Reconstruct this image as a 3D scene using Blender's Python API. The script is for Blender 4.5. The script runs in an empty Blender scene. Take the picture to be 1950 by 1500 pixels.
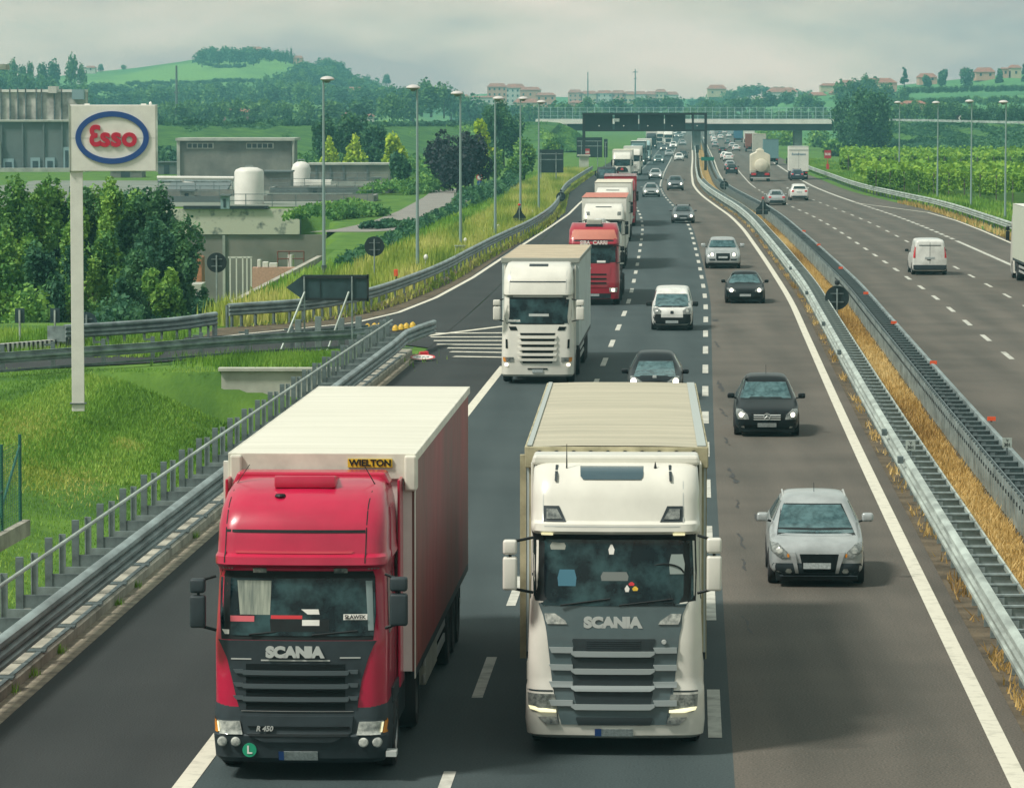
import bpy, bmesh, math, random
import numpy as np
from mathutils import Vector, Matrix
from mathutils.bvhtree import BVHTree
SC = bpy.context.scene
COL = SC.collection
F_PX = 7600.0; CAM_H = 9.0; PT = math.atan(538/7600)
# ---------------------------------------------------------------- camera
cam = bpy.data.cameras.new('camera'); camo = bpy.data.objects.new('camera', cam); COL.objects.link(camo)
cam.sensor_width = 36; cam.lens = 36*F_PX/1950; cam.clip_start = 1; cam.clip_end = 20000
camo.location = (0, 0, CAM_H); camo.rotation_euler = (math.pi/2-PT, 0, 0)
SC.camera = camo
# ---------------------------------------------------------------- world
SUN_EL = math.radians(52); SUN_AZ = math.radians(-118)      # azimuth from +Y, clockwise
W = bpy.data.worlds.new("World"); SC.world = W; W.use_nodes = True
nt = W.node_tree; nt.nodes.clear()
def N(nt, t, **kw):
    n = nt.nodes.new(t)
    for k, v in kw.items():
        if k.startswith('i_'): n.inputs[k[2:].replace('_', ' ')].default_value = v
        else: setattr(n, k, v)
    return n
sky = N(nt, 'ShaderNodeTexSky', sky_type='NISHITA', sun_disc=False, sun_elevation=SUN_EL, sun_rotation=SUN_AZ, air_density=1.5, dust_density=4.0)
scl = N(nt, 'ShaderNodeVectorMath', operation='SCALE'); scl.inputs['Scale'].default_value = 0.06
nt.links.new(sky.outputs[0], scl.inputs[0])
tc = N(nt, 'ShaderNodeTexCoord')
mp = N(nt, 'ShaderNodeMapping'); mp.inputs['Scale'].default_value = (5, 5, 16); mp.inputs['Location'].default_value = (1.7, .3, .55)
nz = N(nt, 'ShaderNodeTexNoise'); nz.inputs['Scale'].default_value = 1.6; nz.inputs['Detail'].default_value = 5; nz.inputs['Roughness'].default_value = .5
nt.links.new(tc.outputs['Generated'], mp.inputs[0]); nt.links.new(mp.outputs[0], nz.inputs[0])
rmp = N(nt, 'ShaderNodeValToRGB'); e = rmp.color_ramp.elements
e[0].position = .41; e[0].color = (.36, .42, .42, 1); e[1].position = .59; e[1].color = (.72, .76, .66, 1)
m_ = e.new(.5); m_.color = (.55, .62, .53, 1)
nt.links.new(nz.outputs[0], rmp.inputs[0])
mix = N(nt, 'ShaderNodeMix', data_type='RGBA'); mix.inputs[0].default_value = .86
nt.links.new(scl.outputs[0], mix.inputs[6]); nt.links.new(rmp.outputs[0], mix.inputs[7])
sx_ = N(nt, 'ShaderNodeSeparateXYZ'); nt.links.new(tc.outputs['Generated'], sx_.inputs[0])
mr = N(nt, 'ShaderNodeMapRange'); mr.inputs[1].default_value = .0; mr.inputs[2].default_value = .12; mr.inputs[3].default_value = 1; mr.inputs[4].default_value = 0; nt.links.new(sx_.outputs[2], mr.inputs[0])
mx2 = N(nt, 'ShaderNodeMix', data_type='RGBA', blend_type='MULTIPLY'); mx2.inputs[7].default_value = (1.66, 1.16, 1.08, 1); nt.links.new(mr.outputs[0], mx2.inputs[0]); nt.links.new(mix.outputs[2], mx2.inputs[6])
bg = N(nt, 'ShaderNodeBackground'); bg.inputs[1].default_value = .80
wo = N(nt, 'ShaderNodeOutputWorld')
nt.links.new(mx2.outputs[2], bg.inputs[0]); nt.links.new(bg.outputs[0], wo.inputs[0])
# ---------------------------------------------------------------- sun (hidden behind thin cloud)
sl = bpy.data.lights.new('sun', 'SUN'); sl.energy = 3.0; sl.angle = math.radians(10); sl.color = (1, .95, .86)
so = bpy.data.objects.new('sun', sl); COL.objects.link(so)
sd = Vector((math.sin(SUN_AZ)*math.cos(SUN_EL), math.cos(SUN_AZ)*math.cos(SUN_EL), math.sin(SUN_EL)))
so.rotation_euler = (-sd).to_track_quat('-Z', 'Y').to_euler()
vs = SC.view_settings; vs.view_transform = 'Standard'; vs.look = 'None'; vs.exposure = 0.5; vs.gamma = 1
SC.cycles.max_bounces = 5; SC.cycles.diffuse_bounces = 2; SC.cycles.glossy_bounces = 3; SC.cycles.transmission_bounces = 3
SC.cycles.volume_bounces = 0; SC.cycles.transparent_max_bounces = 8; SC.cycles.use_denoising = True
SC.cycles.caustics_reflective = False; SC.cycles.caustics_refractive = False

# ---------------------------------------------------------------- measuring helpers: a picture point at height h -> metres on site
def G(x, y, h=0.0):
    dx = (x-975)/F_PX; dv = (750-y)/F_PX; c, s = math.cos(PT), math.sin(PT)
    d = (dx, c+dv*s, -s+dv*c); t = (h-CAM_H)/d[2]
    return Vector((d[0]*t, d[1]*t, h))
def GY(x, y, Y):
    dx = (x-975)/F_PX; dv = (750-y)/F_PX; c, s = math.cos(PT), math.sin(PT)
    d = (dx, c+dv*s, -s+dv*c); t = Y/d[1]
    return Vector((d[0]*t, Y, CAM_H+d[2]*t))
RY = np.array([0, 54.4, 103.8, 160, 186.2, 224, 271.1, 309, 343.1, 381.3, 429, 480.1, 549.3, 746.6, 1010, 1431, 2500])
RX = np.array([4.5, 6.87, 9.12, 11.83, 13.1, 14.65, 16.44, 17.8, 18.75, 19.45, 20.4, 21.9, 24.76, 33.7, 45.5, 64.5, 112])
def _pchip():
    h = np.diff(RY); d = np.diff(RX)/h; m = np.zeros(len(RY)); m[0] = d[0]; m[-1] = d[-1]
    for i in range(1, len(RY)-1): m[i] = (d[i-1]*h[i]+d[i]*h[i-1])/(h[i]+h[i-1])
    return m
RM = _pchip()
def rx(Y, off=0.0):
    Y = min(max(Y, RY[0]), RY[-1]-1e-3); i = int(np.searchsorted(RY, Y, side='right')-1)
    h = RY[i+1]-RY[i]; t = (Y-RY[i])/h
    v = (2*t**3-3*t*t+1)*RX[i]+(t**3-2*t*t+t)*h*RM[i]+(-2*t**3+3*t*t)*RX[i+1]+(t**3-t*t)*h*RM[i+1]
    return float(v+off)
def hd(Y):      # heading: angle of the road away from +Y
    return -math.atan2(rx(Y+4)-rx(Y-4), 8)

# ---------------------------------------------------------------- materials
MATS = {}
def lin(c): return tuple((v/255/12.92 if v/255 <= .04045 else ((v/255+.055)/1.055)**2.4) for v in c)
def mat(name, col, rough=.6, metal=0, coat=0, noise=0, nscale=5, stretch=(1, 1, 1), bump=0, bscale=60, col2=None, emit=None, spec=.5, dirt=0, detail=5, ramp=(.35, .65)):
    if name in MATS: return MATS[name]
    m = bpy.data.materials.new(name); m.use_nodes = True; nt = m.node_tree; b = nt.nodes['Principled BSDF']
    b.inputs['Base Color'].default_value = (*col, 1); b.inputs['Roughness'].default_value = rough
    b.inputs['Metallic'].default_value = metal; b.inputs['Coat Weight'].default_value = coat; b.inputs['Coat Roughness'].default_value = .06
    b.inputs['Specular IOR Level'].default_value = spec
    if emit: b.inputs['Emission Color'].default_value = (*emit[0], 1); b.inputs['Emission Strength'].default_value = emit[1]
    if noise or bump or col2:
        t = N(nt, 'ShaderNodeTexCoord'); mp = N(nt, 'ShaderNodeMapping'); mp.inputs['Scale'].default_value = stretch
        nt.links.new(t.outputs['Object'], mp.inputs[0])
    if noise or col2:
        c2 = col2 or tuple(max(0, v*(1-noise)) for v in col)
        c1 = col if col2 else tuple(min(1, v*(1+noise*.6)) for v in col)
        n = N(nt, 'ShaderNodeTexNoise'); n.inputs['Scale'].default_value = nscale; n.inputs['Detail'].default_value = detail; n.inputs['Roughness'].default_value = .6
        nt.links.new(mp.outputs[0], n.inputs[0])
        r = N(nt, 'ShaderNodeValToRGB'); r.color_ramp.elements[0].position = ramp[0]; r.color_ramp.elements[1].position = ramp[1]
        r.color_ramp.elements[0].color = (*c2, 1); r.color_ramp.elements[1].color = (*c1, 1)
        nt.links.new(n.outputs[0], r.inputs[0]); nt.links.new(r.outputs[0], b.inputs['Base Color'])
    if bump:
        n = N(nt, 'ShaderNodeTexNoise'); n.inputs['Scale'].default_value = bscale; n.inputs['Detail'].default_value = 3
        nt.links.new(mp.outputs[0], n.inputs[0])
        bu = N(nt, 'ShaderNodeBump'); bu.inputs['Strength'].default_value = bump; bu.inputs['Distance'].default_value = .05
        nt.links.new(n.outputs[0], bu.inputs['Height']); nt.links.new(bu.outputs[0], b.inputs['Normal'])
    MATS[name] = m
    return m
def leafmat(name, dark, mid, light, trans=.25):
    if name in MATS: return MATS[name]
    m = bpy.data.materials.new(name); m.use_nodes = True; nt = m.node_tree; b = nt.nodes['Principled BSDF']
    a = N(nt, 'ShaderNodeAttribute', attribute_name='tone'); r = N(nt, 'ShaderNodeValToRGB')
    r.color_ramp.elements[0].color = (*dark, 1); r.color_ramp.elements[1].color = (*light, 1)
    r.color_ramp.elements[0].position = .05; r.color_ramp.elements[1].position = .95
    q = r.color_ramp.elements.new(.5); q.color = (*mid, 1)
    nt.links.new(a.outputs['Fac'], r.inputs[0]); nt.links.new(r.outputs[0], b.inputs['Base Color']); b.inputs['Roughness'].default_value = .65
    b.inputs['Specular IOR Level'].default_value = .25
    tr = N(nt, 'ShaderNodeBsdfTranslucent'); nt.links.new(r.outputs[0], tr.inputs[0]); mx = N(nt, 'ShaderNodeMixShader'); mx.inputs[0].default_value = trans
    out = nt.nodes['Material Output']; nt.links.new(b.outputs[0], mx.inputs[1]); nt.links.new(tr.outputs[0], mx.inputs[2]); nt.links.new(mx.outputs[0], out.inputs[0])
    MATS[name] = m
    return m

# ---------------------------------------------------------------- object helpers
def tag(o, label=None, cat=None, group=None, kind=None):
    if label: o['label'] = label
    if cat: o['category'] = cat
    if group: o['group'] = group
    if kind: o['kind'] = kind
    return o
def thing(name, label, cat, loc=(0, 0, 0), rz=0, group=None):
    o = bpy.data.objects.new(name, None); COL.objects.link(o); o.location = loc; o.rotation_euler = (0, 0, rz); o.empty_display_size = .2
    return tag(o, label, cat, group)
def copy_tree(o, parent=None):
    c = o.copy(); COL.objects.link(c)
    if parent is not None: c.parent = parent
    for ch in o.children: copy_tree(ch, c)
    return c
class MB:
    def __init__(s): s.v = []; s.f = []
    def add(s, vs, fs):
        n = len(s.v); s.v += [tuple(v) for v in vs]; s.f += [tuple(i+n for i in f) for f in fs]; return s
    def box(s, c, d, rz=0, taper=1.0, tilt=0):
        x, y, z = d[0]/2, d[1]/2, d[2]/2; t = taper
        vs = [(-x, -y, -z), (x, -y, -z), (x, y, -z), (-x, y, -z), (-x*t, -y*t, z), (x*t, -y*t, z), (x*t, y*t, z), (-x*t, y*t, z)]
        R = Matrix.Rotation(rz, 3, 'Z') @ Matrix.Rotation(tilt, 3, 'X')
        vs = [R @ Vector(v)+Vector(c) for v in vs]
        return s.add(vs, [(0, 3, 2, 1), (4, 5, 6, 7), (0, 1, 5, 4), (1, 2, 6, 5), (2, 3, 7, 6), (3, 0, 4, 7)])
    def b2(s, x0, x1, y0, y1, z0, z1): return s.box(((x0+x1)/2, (y0+y1)/2, (z0+z1)/2), (abs(x1-x0), abs(y1-y0), abs(z1-z0)))
    def cyl(s, p, q, r, r2=None, n=10, caps=True):
        p, q = Vector(p), Vector(q); r2 = r if r2 is None else r2; d = (q-p).normalized()
        a = d.orthogonal().normalized(); b = d.cross(a)
        vs = [p+(a*math.cos(2*math.pi*i/n)+b*math.sin(2*math.pi*i/n))*r for i in range(n)]+[q+(a*math.cos(2*math.pi*i/n)+b*math.sin(2*math.pi*i/n))*r2 for i in range(n)]
        fs = [(i, (i+1) % n, n+(i+1) % n, n+i) for i in range(n)]
        if caps: fs += [tuple(range(n-1, -1, -1)), tuple(range(n, 2*n))]
        return s.add(vs, fs)
    def tube(s, pts, r, n=8):
        for a, b in zip(pts[:-1], pts[1:]): s.cyl(a, b, r, n=n)
        return s
    def lathe(s, prof, c=(0, 0, 0), n=24, axis='Z', cap=True):
        vs = []; m = len(prof)
        for r, z in prof:
            for i in range(n):
                a = 2*math.pi*i/n; x, y = r*math.cos(a), r*math.sin(a)
                v = (x, y, z) if axis == 'Z' else ((z, x, y) if axis == 'X' else (x, z, y))
                vs.append((v[0]+c[0], v[1]+c[1], v[2]+c[2]))
        fs = [(j*n+i, j*n+(i+1) % n, (j+1)*n+(i+1) % n, (j+1)*n+i) for j in range(m-1) for i in range(n)]
        if cap: fs += [tuple(range(n-1, -1, -1)), tuple(range((m-1)*n, m*n))]
        return s.add(vs, fs)
    def prism(s, poly, a0, a1, axis='Y'):    # 2-D outline extruded along an axis
        n = len(poly); vs = []
        for a in (a0, a1):
            for u, w in poly: vs.append({'Y': (u, a, w), 'Z': (u, w, a), 'X': (a, u, w)}[axis])
        return s.add(vs, [tuple(range(n)), tuple(range(2*n-1, n-1, -1))]+[(i, n+i, n+(i+1) % n, (i+1) % n) for i in range(n)])
    def strip(s, fL, fR, Ys, z):
        n = len(s.v); z_ = z if callable(z) else (lambda y: z)
        for y in Ys: s.v += [(fL(y), y, z_(y)), (fR(y), y, z_(y))]
        s.f += [(n+2*i, n+2*i+1, n+2*i+3, n+2*i+2) for i in range(len(Ys)-1)]
        return s
    def sweep(s, prof, path, close=False):   # prof: list (side, z); path: list of (x,y,z)
        n = len(prof); base = len(s.v); P = [Vector(p) for p in path]
        for i, p in enumerate(P):
            t = (P[min(i+1, len(P)-1)]-P[max(i-1, 0)]); t.z = 0; t.normalize(); sd = Vector((t.y, -t.x, 0))
            for u, w in prof: s.v.append(tuple(p+sd*u+Vector((0, 0, w))))
        m = n if close else n-1
        for i in range(len(P)-1):
            for j in range(m):
                k = (j+1) % n; s.f.append((base+i*n+j, base+i*n+k, base+(i+1)*n+k, base+(i+1)*n+j))
        if close: s.f += [tuple(base+j for j in range(n-1, -1, -1)), tuple(base+(len(P)-1)*n+j for j in range(n))]
        return s
    def build(s, name, m, parent=None, smooth=False, bevel=0, segs=2, sub=0, loc=None):
        me = bpy.data.meshes.new(name); me.from_pydata(s.v, [], s.f)
        o = bpy.data.objects.new(name, me); COL.objects.link(o)
        bm = bmesh.new(); bm.from_mesh(me); bmesh.ops.recalc_face_normals(bm, faces=bm.faces)
        if bevel:
            bmesh.ops.bevel(bm, geom=[e for e in bm.edges if len(e.link_faces) == 2 and e.calc_face_angle(0) > .5], offset=bevel, segments=segs, affect='EDGES', profile=.5)
        bm.to_mesh(me); bm.free()
        me.materials.append(m)
        if smooth: me.shade_smooth(); me.set_sharp_from_angle(angle=math.radians(38))
        if parent is not None: o.parent = parent
        if loc is not None: o.location = loc
        return o
def text_mesh(txt, size, bold=0.0, extrude=.01, shear=0, space=1.0, align='CENTER', mirror=False, sx=1.0):
    c = bpy.data.curves.new('t', 'FONT'); c.body = txt; c.size = size; c.offset = bold; c.extrude = extrude; c.shear = shear; c.space_character = space
    c.align_x = align; c.align_y = 'CENTER'; c.resolution_u = 4
    o = bpy.data.objects.new('t', c); COL.objects.link(o); dg = bpy.context.evaluated_depsgraph_get(); dg.update()
    me = bpy.data.meshes.new_from_object(o.evaluated_get(dg)); bpy.data.objects.remove(o); bpy.data.curves.remove(c)
    if mirror or sx != 1: me.transform(Matrix.Diagonal((-sx if mirror else sx, 1, 1, 1)))
    return me
def put_text(name, txt, m, parent, loc, size, rot=(math.pi/2, 0, 0), **kw):
    me = text_mesh(txt, size, **kw); me.materials.clear(); me.materials.append(m)
    o = bpy.data.objects.new(name, me); COL.objects.link(o); o.location = loc; o.rotation_euler = rot
    if parent is not None: o.parent = parent
    return o
# projected panels: a picture-like outline laid onto a curved body, with a little thickness
def patch(bvh, rows, m, name, parent, d='F', off=.006, th=.0, nx=14, ny=8, smooth=True):
    """rows: list of (w, u0, u1) from bottom to top; d: F front (u=x,w=z), B back, L/R sides (u=y,w=z), T top (u=x,w=y)"""
    ws = [r[0] for r in rows]; lo, hi = ws[0], ws[-1]; vs = []; 
    DIR = {'F': Vector((0, 1, 0)), 'B': Vector((0, -1, 0)), 'R': Vector((-1, 0, 0)), 'L': Vector((1, 0, 0)), 'T': Vector((0, 0, -1))}[d]
    wl = sorted(set([round(lo+(hi-lo)*i/ny, 5) for i in range(ny+1)]+[round(w, 5) for w in ws]))
    wl = [w for i, w in enumerate(wl) if i == 0 or w-wl[i-1] > 1e-4]; last = None
    for w in wl:
        u0 = float(np.interp(w, ws, [r[1] for r in rows])); u1 = float(np.interp(w, ws, [r[2] for r in rows]))
        for i in range(nx+1):
            u = u0+(u1-u0)*i/nx
            o = {'F': Vector((u, -9, w)), 'B': Vector((u, 30, w)), 'R': Vector((9, u, w)), 'L': Vector((-9, u, w)), 'T': Vector((u, w, 9))}[d]
            h, nrm, _, _ = bvh.ray_cast(o, DIR)
            k_ = 0
            while h is None and d in 'FB' and k_ < 12: k_ += 1; o = Vector((o.x*.985, o.y, o.z+.015)); h, nrm, _, _ = bvh.ray_cast(o, DIR)
            if h is None: h = (last if last is not None else o+DIR*9).copy(); nrm = -DIR; h = Vector((o.x if DIR.x == 0 else h.x, o.y if DIR.y == 0 else h.y, o.z if DIR.z == 0 else h.z))
            last = h; vs.append(h-DIR*off)
    n = nx+1; fs = [(j*n+i, j*n+i+1, (j+1)*n+i+1, (j+1)*n+i) for j in range(len(wl)-1) for i in range(nx)]
    mb = MB(); mb.add(vs, fs)
    if th:
        k = len(vs); mb.v += [tuple(v+DIR*(th+off)) for v in vs]
        ring = [i for i in range(n)]+[j*n+nx for j in range(1, len(wl))]+[(len(wl)-1)*n+i for i in range(nx-1, -1, -1)]+[j*n for j in range(len(wl)-2, 0, -1)]
        mb.f += [(ring[i], ring[(i+1) % len(ring)], ring[(i+1) % len(ring)]+k, ring[i]+k) for i in range(len(ring))]
    me = bpy.data.meshes.new(name); me.from_pydata(mb.v, [], mb.f); bm = bmesh.new(); bm.from_mesh(me)
    bmesh.ops.recalc_face_normals(bm, faces=bm.faces); bm.faces.ensure_lookup_table(); bm.normal_update()
    if bm.faces[0].normal.dot(DIR) > 0: bmesh.ops.reverse_faces(bm, faces=bm.faces)
    lv = [v for v in bm.verts if not v.link_faces]; bmesh.ops.delete(bm, geom=lv, context='VERTS')
    bm.to_mesh(me); bm.free(); me.materials.append(m)
    if smooth: me.shade_smooth(); me.set_sharp_from_angle(angle=math.radians(40))
    o = bpy.data.objects.new(name, me); COL.objects.link(o)
    if parent is not None: o.parent = parent
    return o
def mesh_np(name, V, Fq, m, tone=None, parent=None):
    me = bpy.data.meshes.new(name); nv, nf = len(V), len(Fq); k = Fq.shape[1]
    me.vertices.add(nv); me.vertices.foreach_set('co', np.ascontiguousarray(V, dtype=np.float32).ravel())
    me.loops.add(nf*k); me.loops.foreach_set('vertex_index', np.ascontiguousarray(Fq, dtype=np.int32).ravel())
    me.polygons.add(nf); me.polygons.foreach_set('loop_start', np.arange(0, nf*k, k, dtype=np.int32))
    me.update(calc_edges=True)
    if tone is not None:
        a = me.attributes.new('tone', 'FLOAT', 'FACE'); a.data.foreach_set('value', np.ascontiguousarray(tone, dtype=np.float32))
    me.materials.append(m)
    o = bpy.data.objects.new(name, me); COL.objects.link(o)
    if parent is not None: o.parent = parent
    return o
def leaves(C, size, rng, tone, up=.3, aspect=1.0):
    n = len(C); nr = rng.normal(size=(n, 3)); nr[:, 2] += up; nr /= np.linalg.norm(nr, axis=1)[:, None]
    a = np.cross(nr, rng.normal(size=(n, 3))); a /= np.linalg.norm(a, axis=1)[:, None]+1e-9; b = np.cross(nr, a)
    s = (size*(.6+.8*rng.random(n)))[:, None]; a = a*s*.5; b = b*s*.5*aspect
    V = np.stack([C-a*.9, C-b*.75+a*.15, C+a, C+b*.75-a*.1], 1).reshape(-1, 3); Fq = np.arange(4*n).reshape(n, 4)
    return V, Fq, np.clip(tone, 0, 1)
def blades(C, h, w, rng, tone, lean=.35):
    n = len(C); ang = rng.random(n)*6.283; hh = h*(.5+rng.random(n)); d = np.stack([np.cos(ang), np.sin(ang), np.zeros(n)], 1)
    a2 = rng.random(n)*6.283; ln = np.stack([np.cos(a2), np.sin(a2), np.zeros(n)], 1)*(hh*lean*rng.random(n))[:, None]
    tip = C+ln; tip[:, 2] += hh; V = np.stack([C-d*w/2, C+d*w/2, tip], 1).reshape(-1, 3)
    return V, np.arange(3*n).reshape(n, 3), np.clip(tone, 0, 1)
# ================================================================ SETTING
rng = np.random.default_rng(7); rnd = random.Random(7)
M = {}
M['grass'] = mat('grass', (.11, .21, .035), .9, noise=.5, nscale=.35, col2=(.05, .12, .025), bump=.6, bscale=8, spec=.1)
M['field'] = mat('field', (.13, .27, .05), .9, nscale=.02, col2=(.05, .14, .04), spec=.1, stretch=(1, .5, 1))
M['dry'] = mat('dry_grass', (.50, .34, .13), .95, nscale=1.3, col2=(.17, .12, .05), bump=.8, bscale=14, spec=.1)
M['dirt'] = mat('dirt', (.16, .13, .09), .95, nscale=1.1, col2=(.07, .06, .045), bump=.6, bscale=20, spec=.1)
def asphalt(name, c1, c2, grain):
    m = bpy.data.materials.new(name); m.use_nodes = True; nt = m.node_tree; b = nt.nodes['Principled BSDF']
    t = N(nt, 'ShaderNodeTexCoord'); L = nt.links
    mp = N(nt, 'ShaderNodeMapping'); mp.inputs['Scale'].default_value = (1, .05, 1); L.new(t.outputs['Object'], mp.inputs[0])
    n1 = N(nt, 'ShaderNodeTexNoise'); n1.inputs['Scale'].default_value = .9; n1.inputs['Detail'].default_value = 4; L.new(mp.outputs[0], n1.inputs[0])
    n2 = N(nt, 'ShaderNodeTexNoise'); n2.inputs['Scale'].default_value = .25; n2.inputs['Detail'].default_value = 6; L.new(t.outputs['Object'], n2.inputs[0])
    n3 = N(nt, 'ShaderNodeTexNoise'); n3.inputs['Scale'].default_value = 30; n3.inputs['Detail'].default_value = 2; L.new(t.outputs['Object'], n3.inputs[0])
    a = N(nt, 'ShaderNodeMath', operation='ADD'); L.new(n1.outputs[0], a.inputs[0]); L.new(n2.outputs[0], a.inputs[1])
    a2 = N(nt, 'ShaderNodeMath', operation='MULTIPLY_ADD'); L.new(n3.outputs[0], a2.inputs[0]); a2.inputs[1].default_value = grain*4.2
    at = N(nt, 'ShaderNodeAttribute', attribute_name='off'); w1 = N(nt, 'ShaderNodeMath', operation='MULTIPLY_ADD'); w1.inputs[1].default_value = 2*math.pi/1.83; w1.inputs[2].default_value = 2*math.pi*(2.02+.9)/1.83; L.new(at.outputs['Fac'], w1.inputs[0])
    w2 = N(nt, 'ShaderNodeMath', operation='COSINE'); L.new(w1.outputs[0], w2.inputs[0]); w3 = N(nt, 'ShaderNodeMath', operation='MULTIPLY_ADD'); w3.inputs[1].default_value = -.085; L.new(w2.outputs[0], w3.inputs[0]); L.new(a.outputs[0], w3.inputs[2]); L.new(w3.outputs[0], a2.inputs[2])
    r = N(nt, 'ShaderNodeMapRange'); r.inputs[1].default_value = .60+grain*2.1; r.inputs[2].default_value = 1.40+grain*2.1; L.new(a2.outputs[0], r.inputs[0])
    mx = N(nt, 'ShaderNodeMix', data_type='RGBA'); mx.inputs[6].default_value = (*c1, 1); mx.inputs[7].default_value = (*c2, 1); L.new(r.outputs[0], mx.inputs[0])
    L.new(mx.outputs[2], b.inputs['Base Color']); b.inputs['Roughness'].default_value = .82; b.inputs['Specular IOR Level'].default_value = .35
    bu = N(nt, 'ShaderNodeBump'); bu.inputs['Strength'].default_value = .35; bu.inputs['Distance'].default_value = .02; L.new(n3.outputs[0], bu.inputs['Height']); L.new(bu.outputs[0], b.inputs['Normal'])
    return m
M['asph_new'] = asphalt('asphalt_new', (.024, .038, .041), (.050, .070, .073), .5)
M['asph_sh'] = asphalt('asphalt_shoulder', (.014, .018, .019), (.032, .037, .037), .5)
M['asph_old'] = asphalt('asphalt_old', (.056, .053, .044), (.128, .112, .093), .6)
M['paint'] = mat('road_paint', (.62, .60, .50), .7, noise=.35, nscale=3.5, col2=(.40, .39, .32), ramp=(.25, .5))
M['paint2'] = mat('road_paint_worn', (.52, .52, .46), .7, nscale=2.2, col2=(.25, .25, .22), ramp=(.3, .55))
M['galv'] = mat('galvanised_steel', (.27, .33, .33), .48, metal=.4, noise=.4, nscale=2.5, stretch=(1, .3, 1))
M['galv_l'] = mat('galvanised_steel_light', (.42, .48, .44), .5, metal=.25, noise=.4, nscale=2, stretch=(1, .3, 1))
M['galv_d'] = mat('galvanised_steel_dull', (.14, .18, .185), .55, metal=.4, noise=.4, nscale=3)
M['post'] = mat('post_steel', (.20, .25, .25), .6, metal=.3, noise=.3, nscale=4)
M['conc'] = mat('concrete', (.36, .35, .29), .9, noise=.4, nscale=1.2, bump=.3, bscale=10)
M['conc_d'] = mat('concrete_dark', (.17, .17, .15), .9, noise=.5, nscale=.35, bump=.3, bscale=3)
M['conc_l'] = mat('concrete_light', (.46, .47, .40), .9, noise=.3, nscale=.5)
M['dust'] = mat('gutter_dust', (.38, .34, .25), .95, nscale=2.5, col2=(.17, .15, .12), bump=.4, bscale=15)
M['dark'] = mat('dark_metal', (.010, .016, .019), .55, noise=.3, nscale=2)
M['signback'] = mat('sign_back', (.008, .022, .026), .6, noise=.35, nscale=2)
M['signgrey'] = mat('sign_back_grey', (.035, .07, .08), .5, metal=.3, noise=.3, nscale=1.5)
M['white'] = mat('white_enamel', (.72, .71, .66), .45, noise=.08, nscale=2)
M['red'] = mat('red_enamel', (.55, .03, .04), .4)
M['orange'] = mat('orange_reflector', (.75, .10, .03), .4)
M['yellow'] = mat('yellow_plastic', (.70, .45, .04), .5, noise=.3)
M['blk'] = mat('black_matt', (.015, .016, .018), .6)
M['rubber'] = mat('rubber', (.018, .019, .021), .85)

def sm(t): t = np.clip(t, 0, 1); return t*t*(3-2*t)
# ---- ground
def vrx(Y): return np.interp(Y, RY, RX)
def pit_edge(Y): return np.interp(Y, [165, 181, 246, 378, 400], [-13.6, -13.2, -11.8, -17, -17])
def gz(X, Y):
    X = np.asarray(X, float); Y = np.asarray(Y, float)
    d = (vrx(Y)-16.4)-X
    z = np.full(X.shape, -.04)
    dip = (1.5+1.2*sm((Y-112)/20))*(1-sm((d-.8)/9.0))*(Y < 138.2)*(d > -1)*sm((Y-20)/30)
    z = z-dip+.28*np.exp(-((d-10.5)/4.0)**2)*sm((Y-70)/20)*sm((136-Y)/16)+.12*np.sin(X*.7+Y*.13)*sm(d/4)*(Y < 135)*(d > 0)
    pit = (X < pit_edge(Y)) & (Y > np.interp(X, [-80, -30, -13], [163, 170, 172])) & (Y < 377.5)
    z = np.where(pit, -10+1.2*np.sin(X*.2), z)
    # embankment that carries the crossing road, left and right of the bridge
    return z
xs = np.unique(np.concatenate([np.linspace(-6000, -400, 30), np.linspace(-400, -62, 40), np.arange(-62, 20, .8), np.linspace(20, 400, 40), np.linspace(400, 6000, 30)]))
ys = np.unique(np.concatenate([np.linspace(-60, 30, 8), np.arange(30, 172, 1.0), [137.9, 138.3, 377.2, 377.8], np.arange(172, 380, 2.0), np.linspace(380, 1200, 60), np.linspace(1200, 9000, 60)]))
XX, YY = np.meshgrid(xs, ys); ZZ = gz(XX, YY); ni, nj = XX.shape
idx = np.arange(ni*nj).reshape(ni, nj)
gq = np.stack([idx[:-1, :-1], idx[:-1, 1:], idx[1:, 1:], idx[1:, :-1]], -1).reshape(-1, 4)
g = mesh_np('ground', np.stack([XX, YY, ZZ], -1).reshape(-1, 3), gq, M['grass']); tag(g, kind='structure')
def struct(mb, name, m, **kw): return tag(mb.build(name, m, **kw), kind='structure')
YS = [float(v) for v in np.concatenate([np.arange(20, 480, 4), np.arange(480, 2400, 20)])]
struct(MB().strip(lambda y: rx(y, -14.6), lambda y: rx(y, -11.3), YS, .0), 'road_shoulder', M['asph_sh'])
struct(MB().strip(lambda y: rx(y, -11.3), lambda y: rx(y, -3.82), YS, .0), 'road', M['asph_new'])
struct(MB().strip(lambda y: rx(y, -3.82), lambda y: rx(y, .42), YS, .0), 'road_fast_lane', M['asph_old'])
def set_off(name):
    me = bpy.data.objects[name].data; a = me.attributes.new('off', 'FLOAT', 'POINT'); a.data.foreach_set('value', [v.co.x-rx(v.co.y) for v in me.vertices])
def redge(y): return rx(y, float(np.interp(y, [0, 300, 380, 440, 560, 650, 3000], [21, 20.6, 20.2, 18.4, 17.9, 17.2, 17.2])))
struct(MB().strip(lambda y: rx(y, 3.35), redge, YS, .0), 'road_opposite', M['asph_old'])
struct(MB().strip(lambda y: rx(y, .42), lambda y: rx(y, 3.35), YS, -.01), 'median_strip', M['dirt'])
for n_ in ('road_shoulder', 'road', 'road_fast_lane', 'road_opposite'): set_off(n_)
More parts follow.
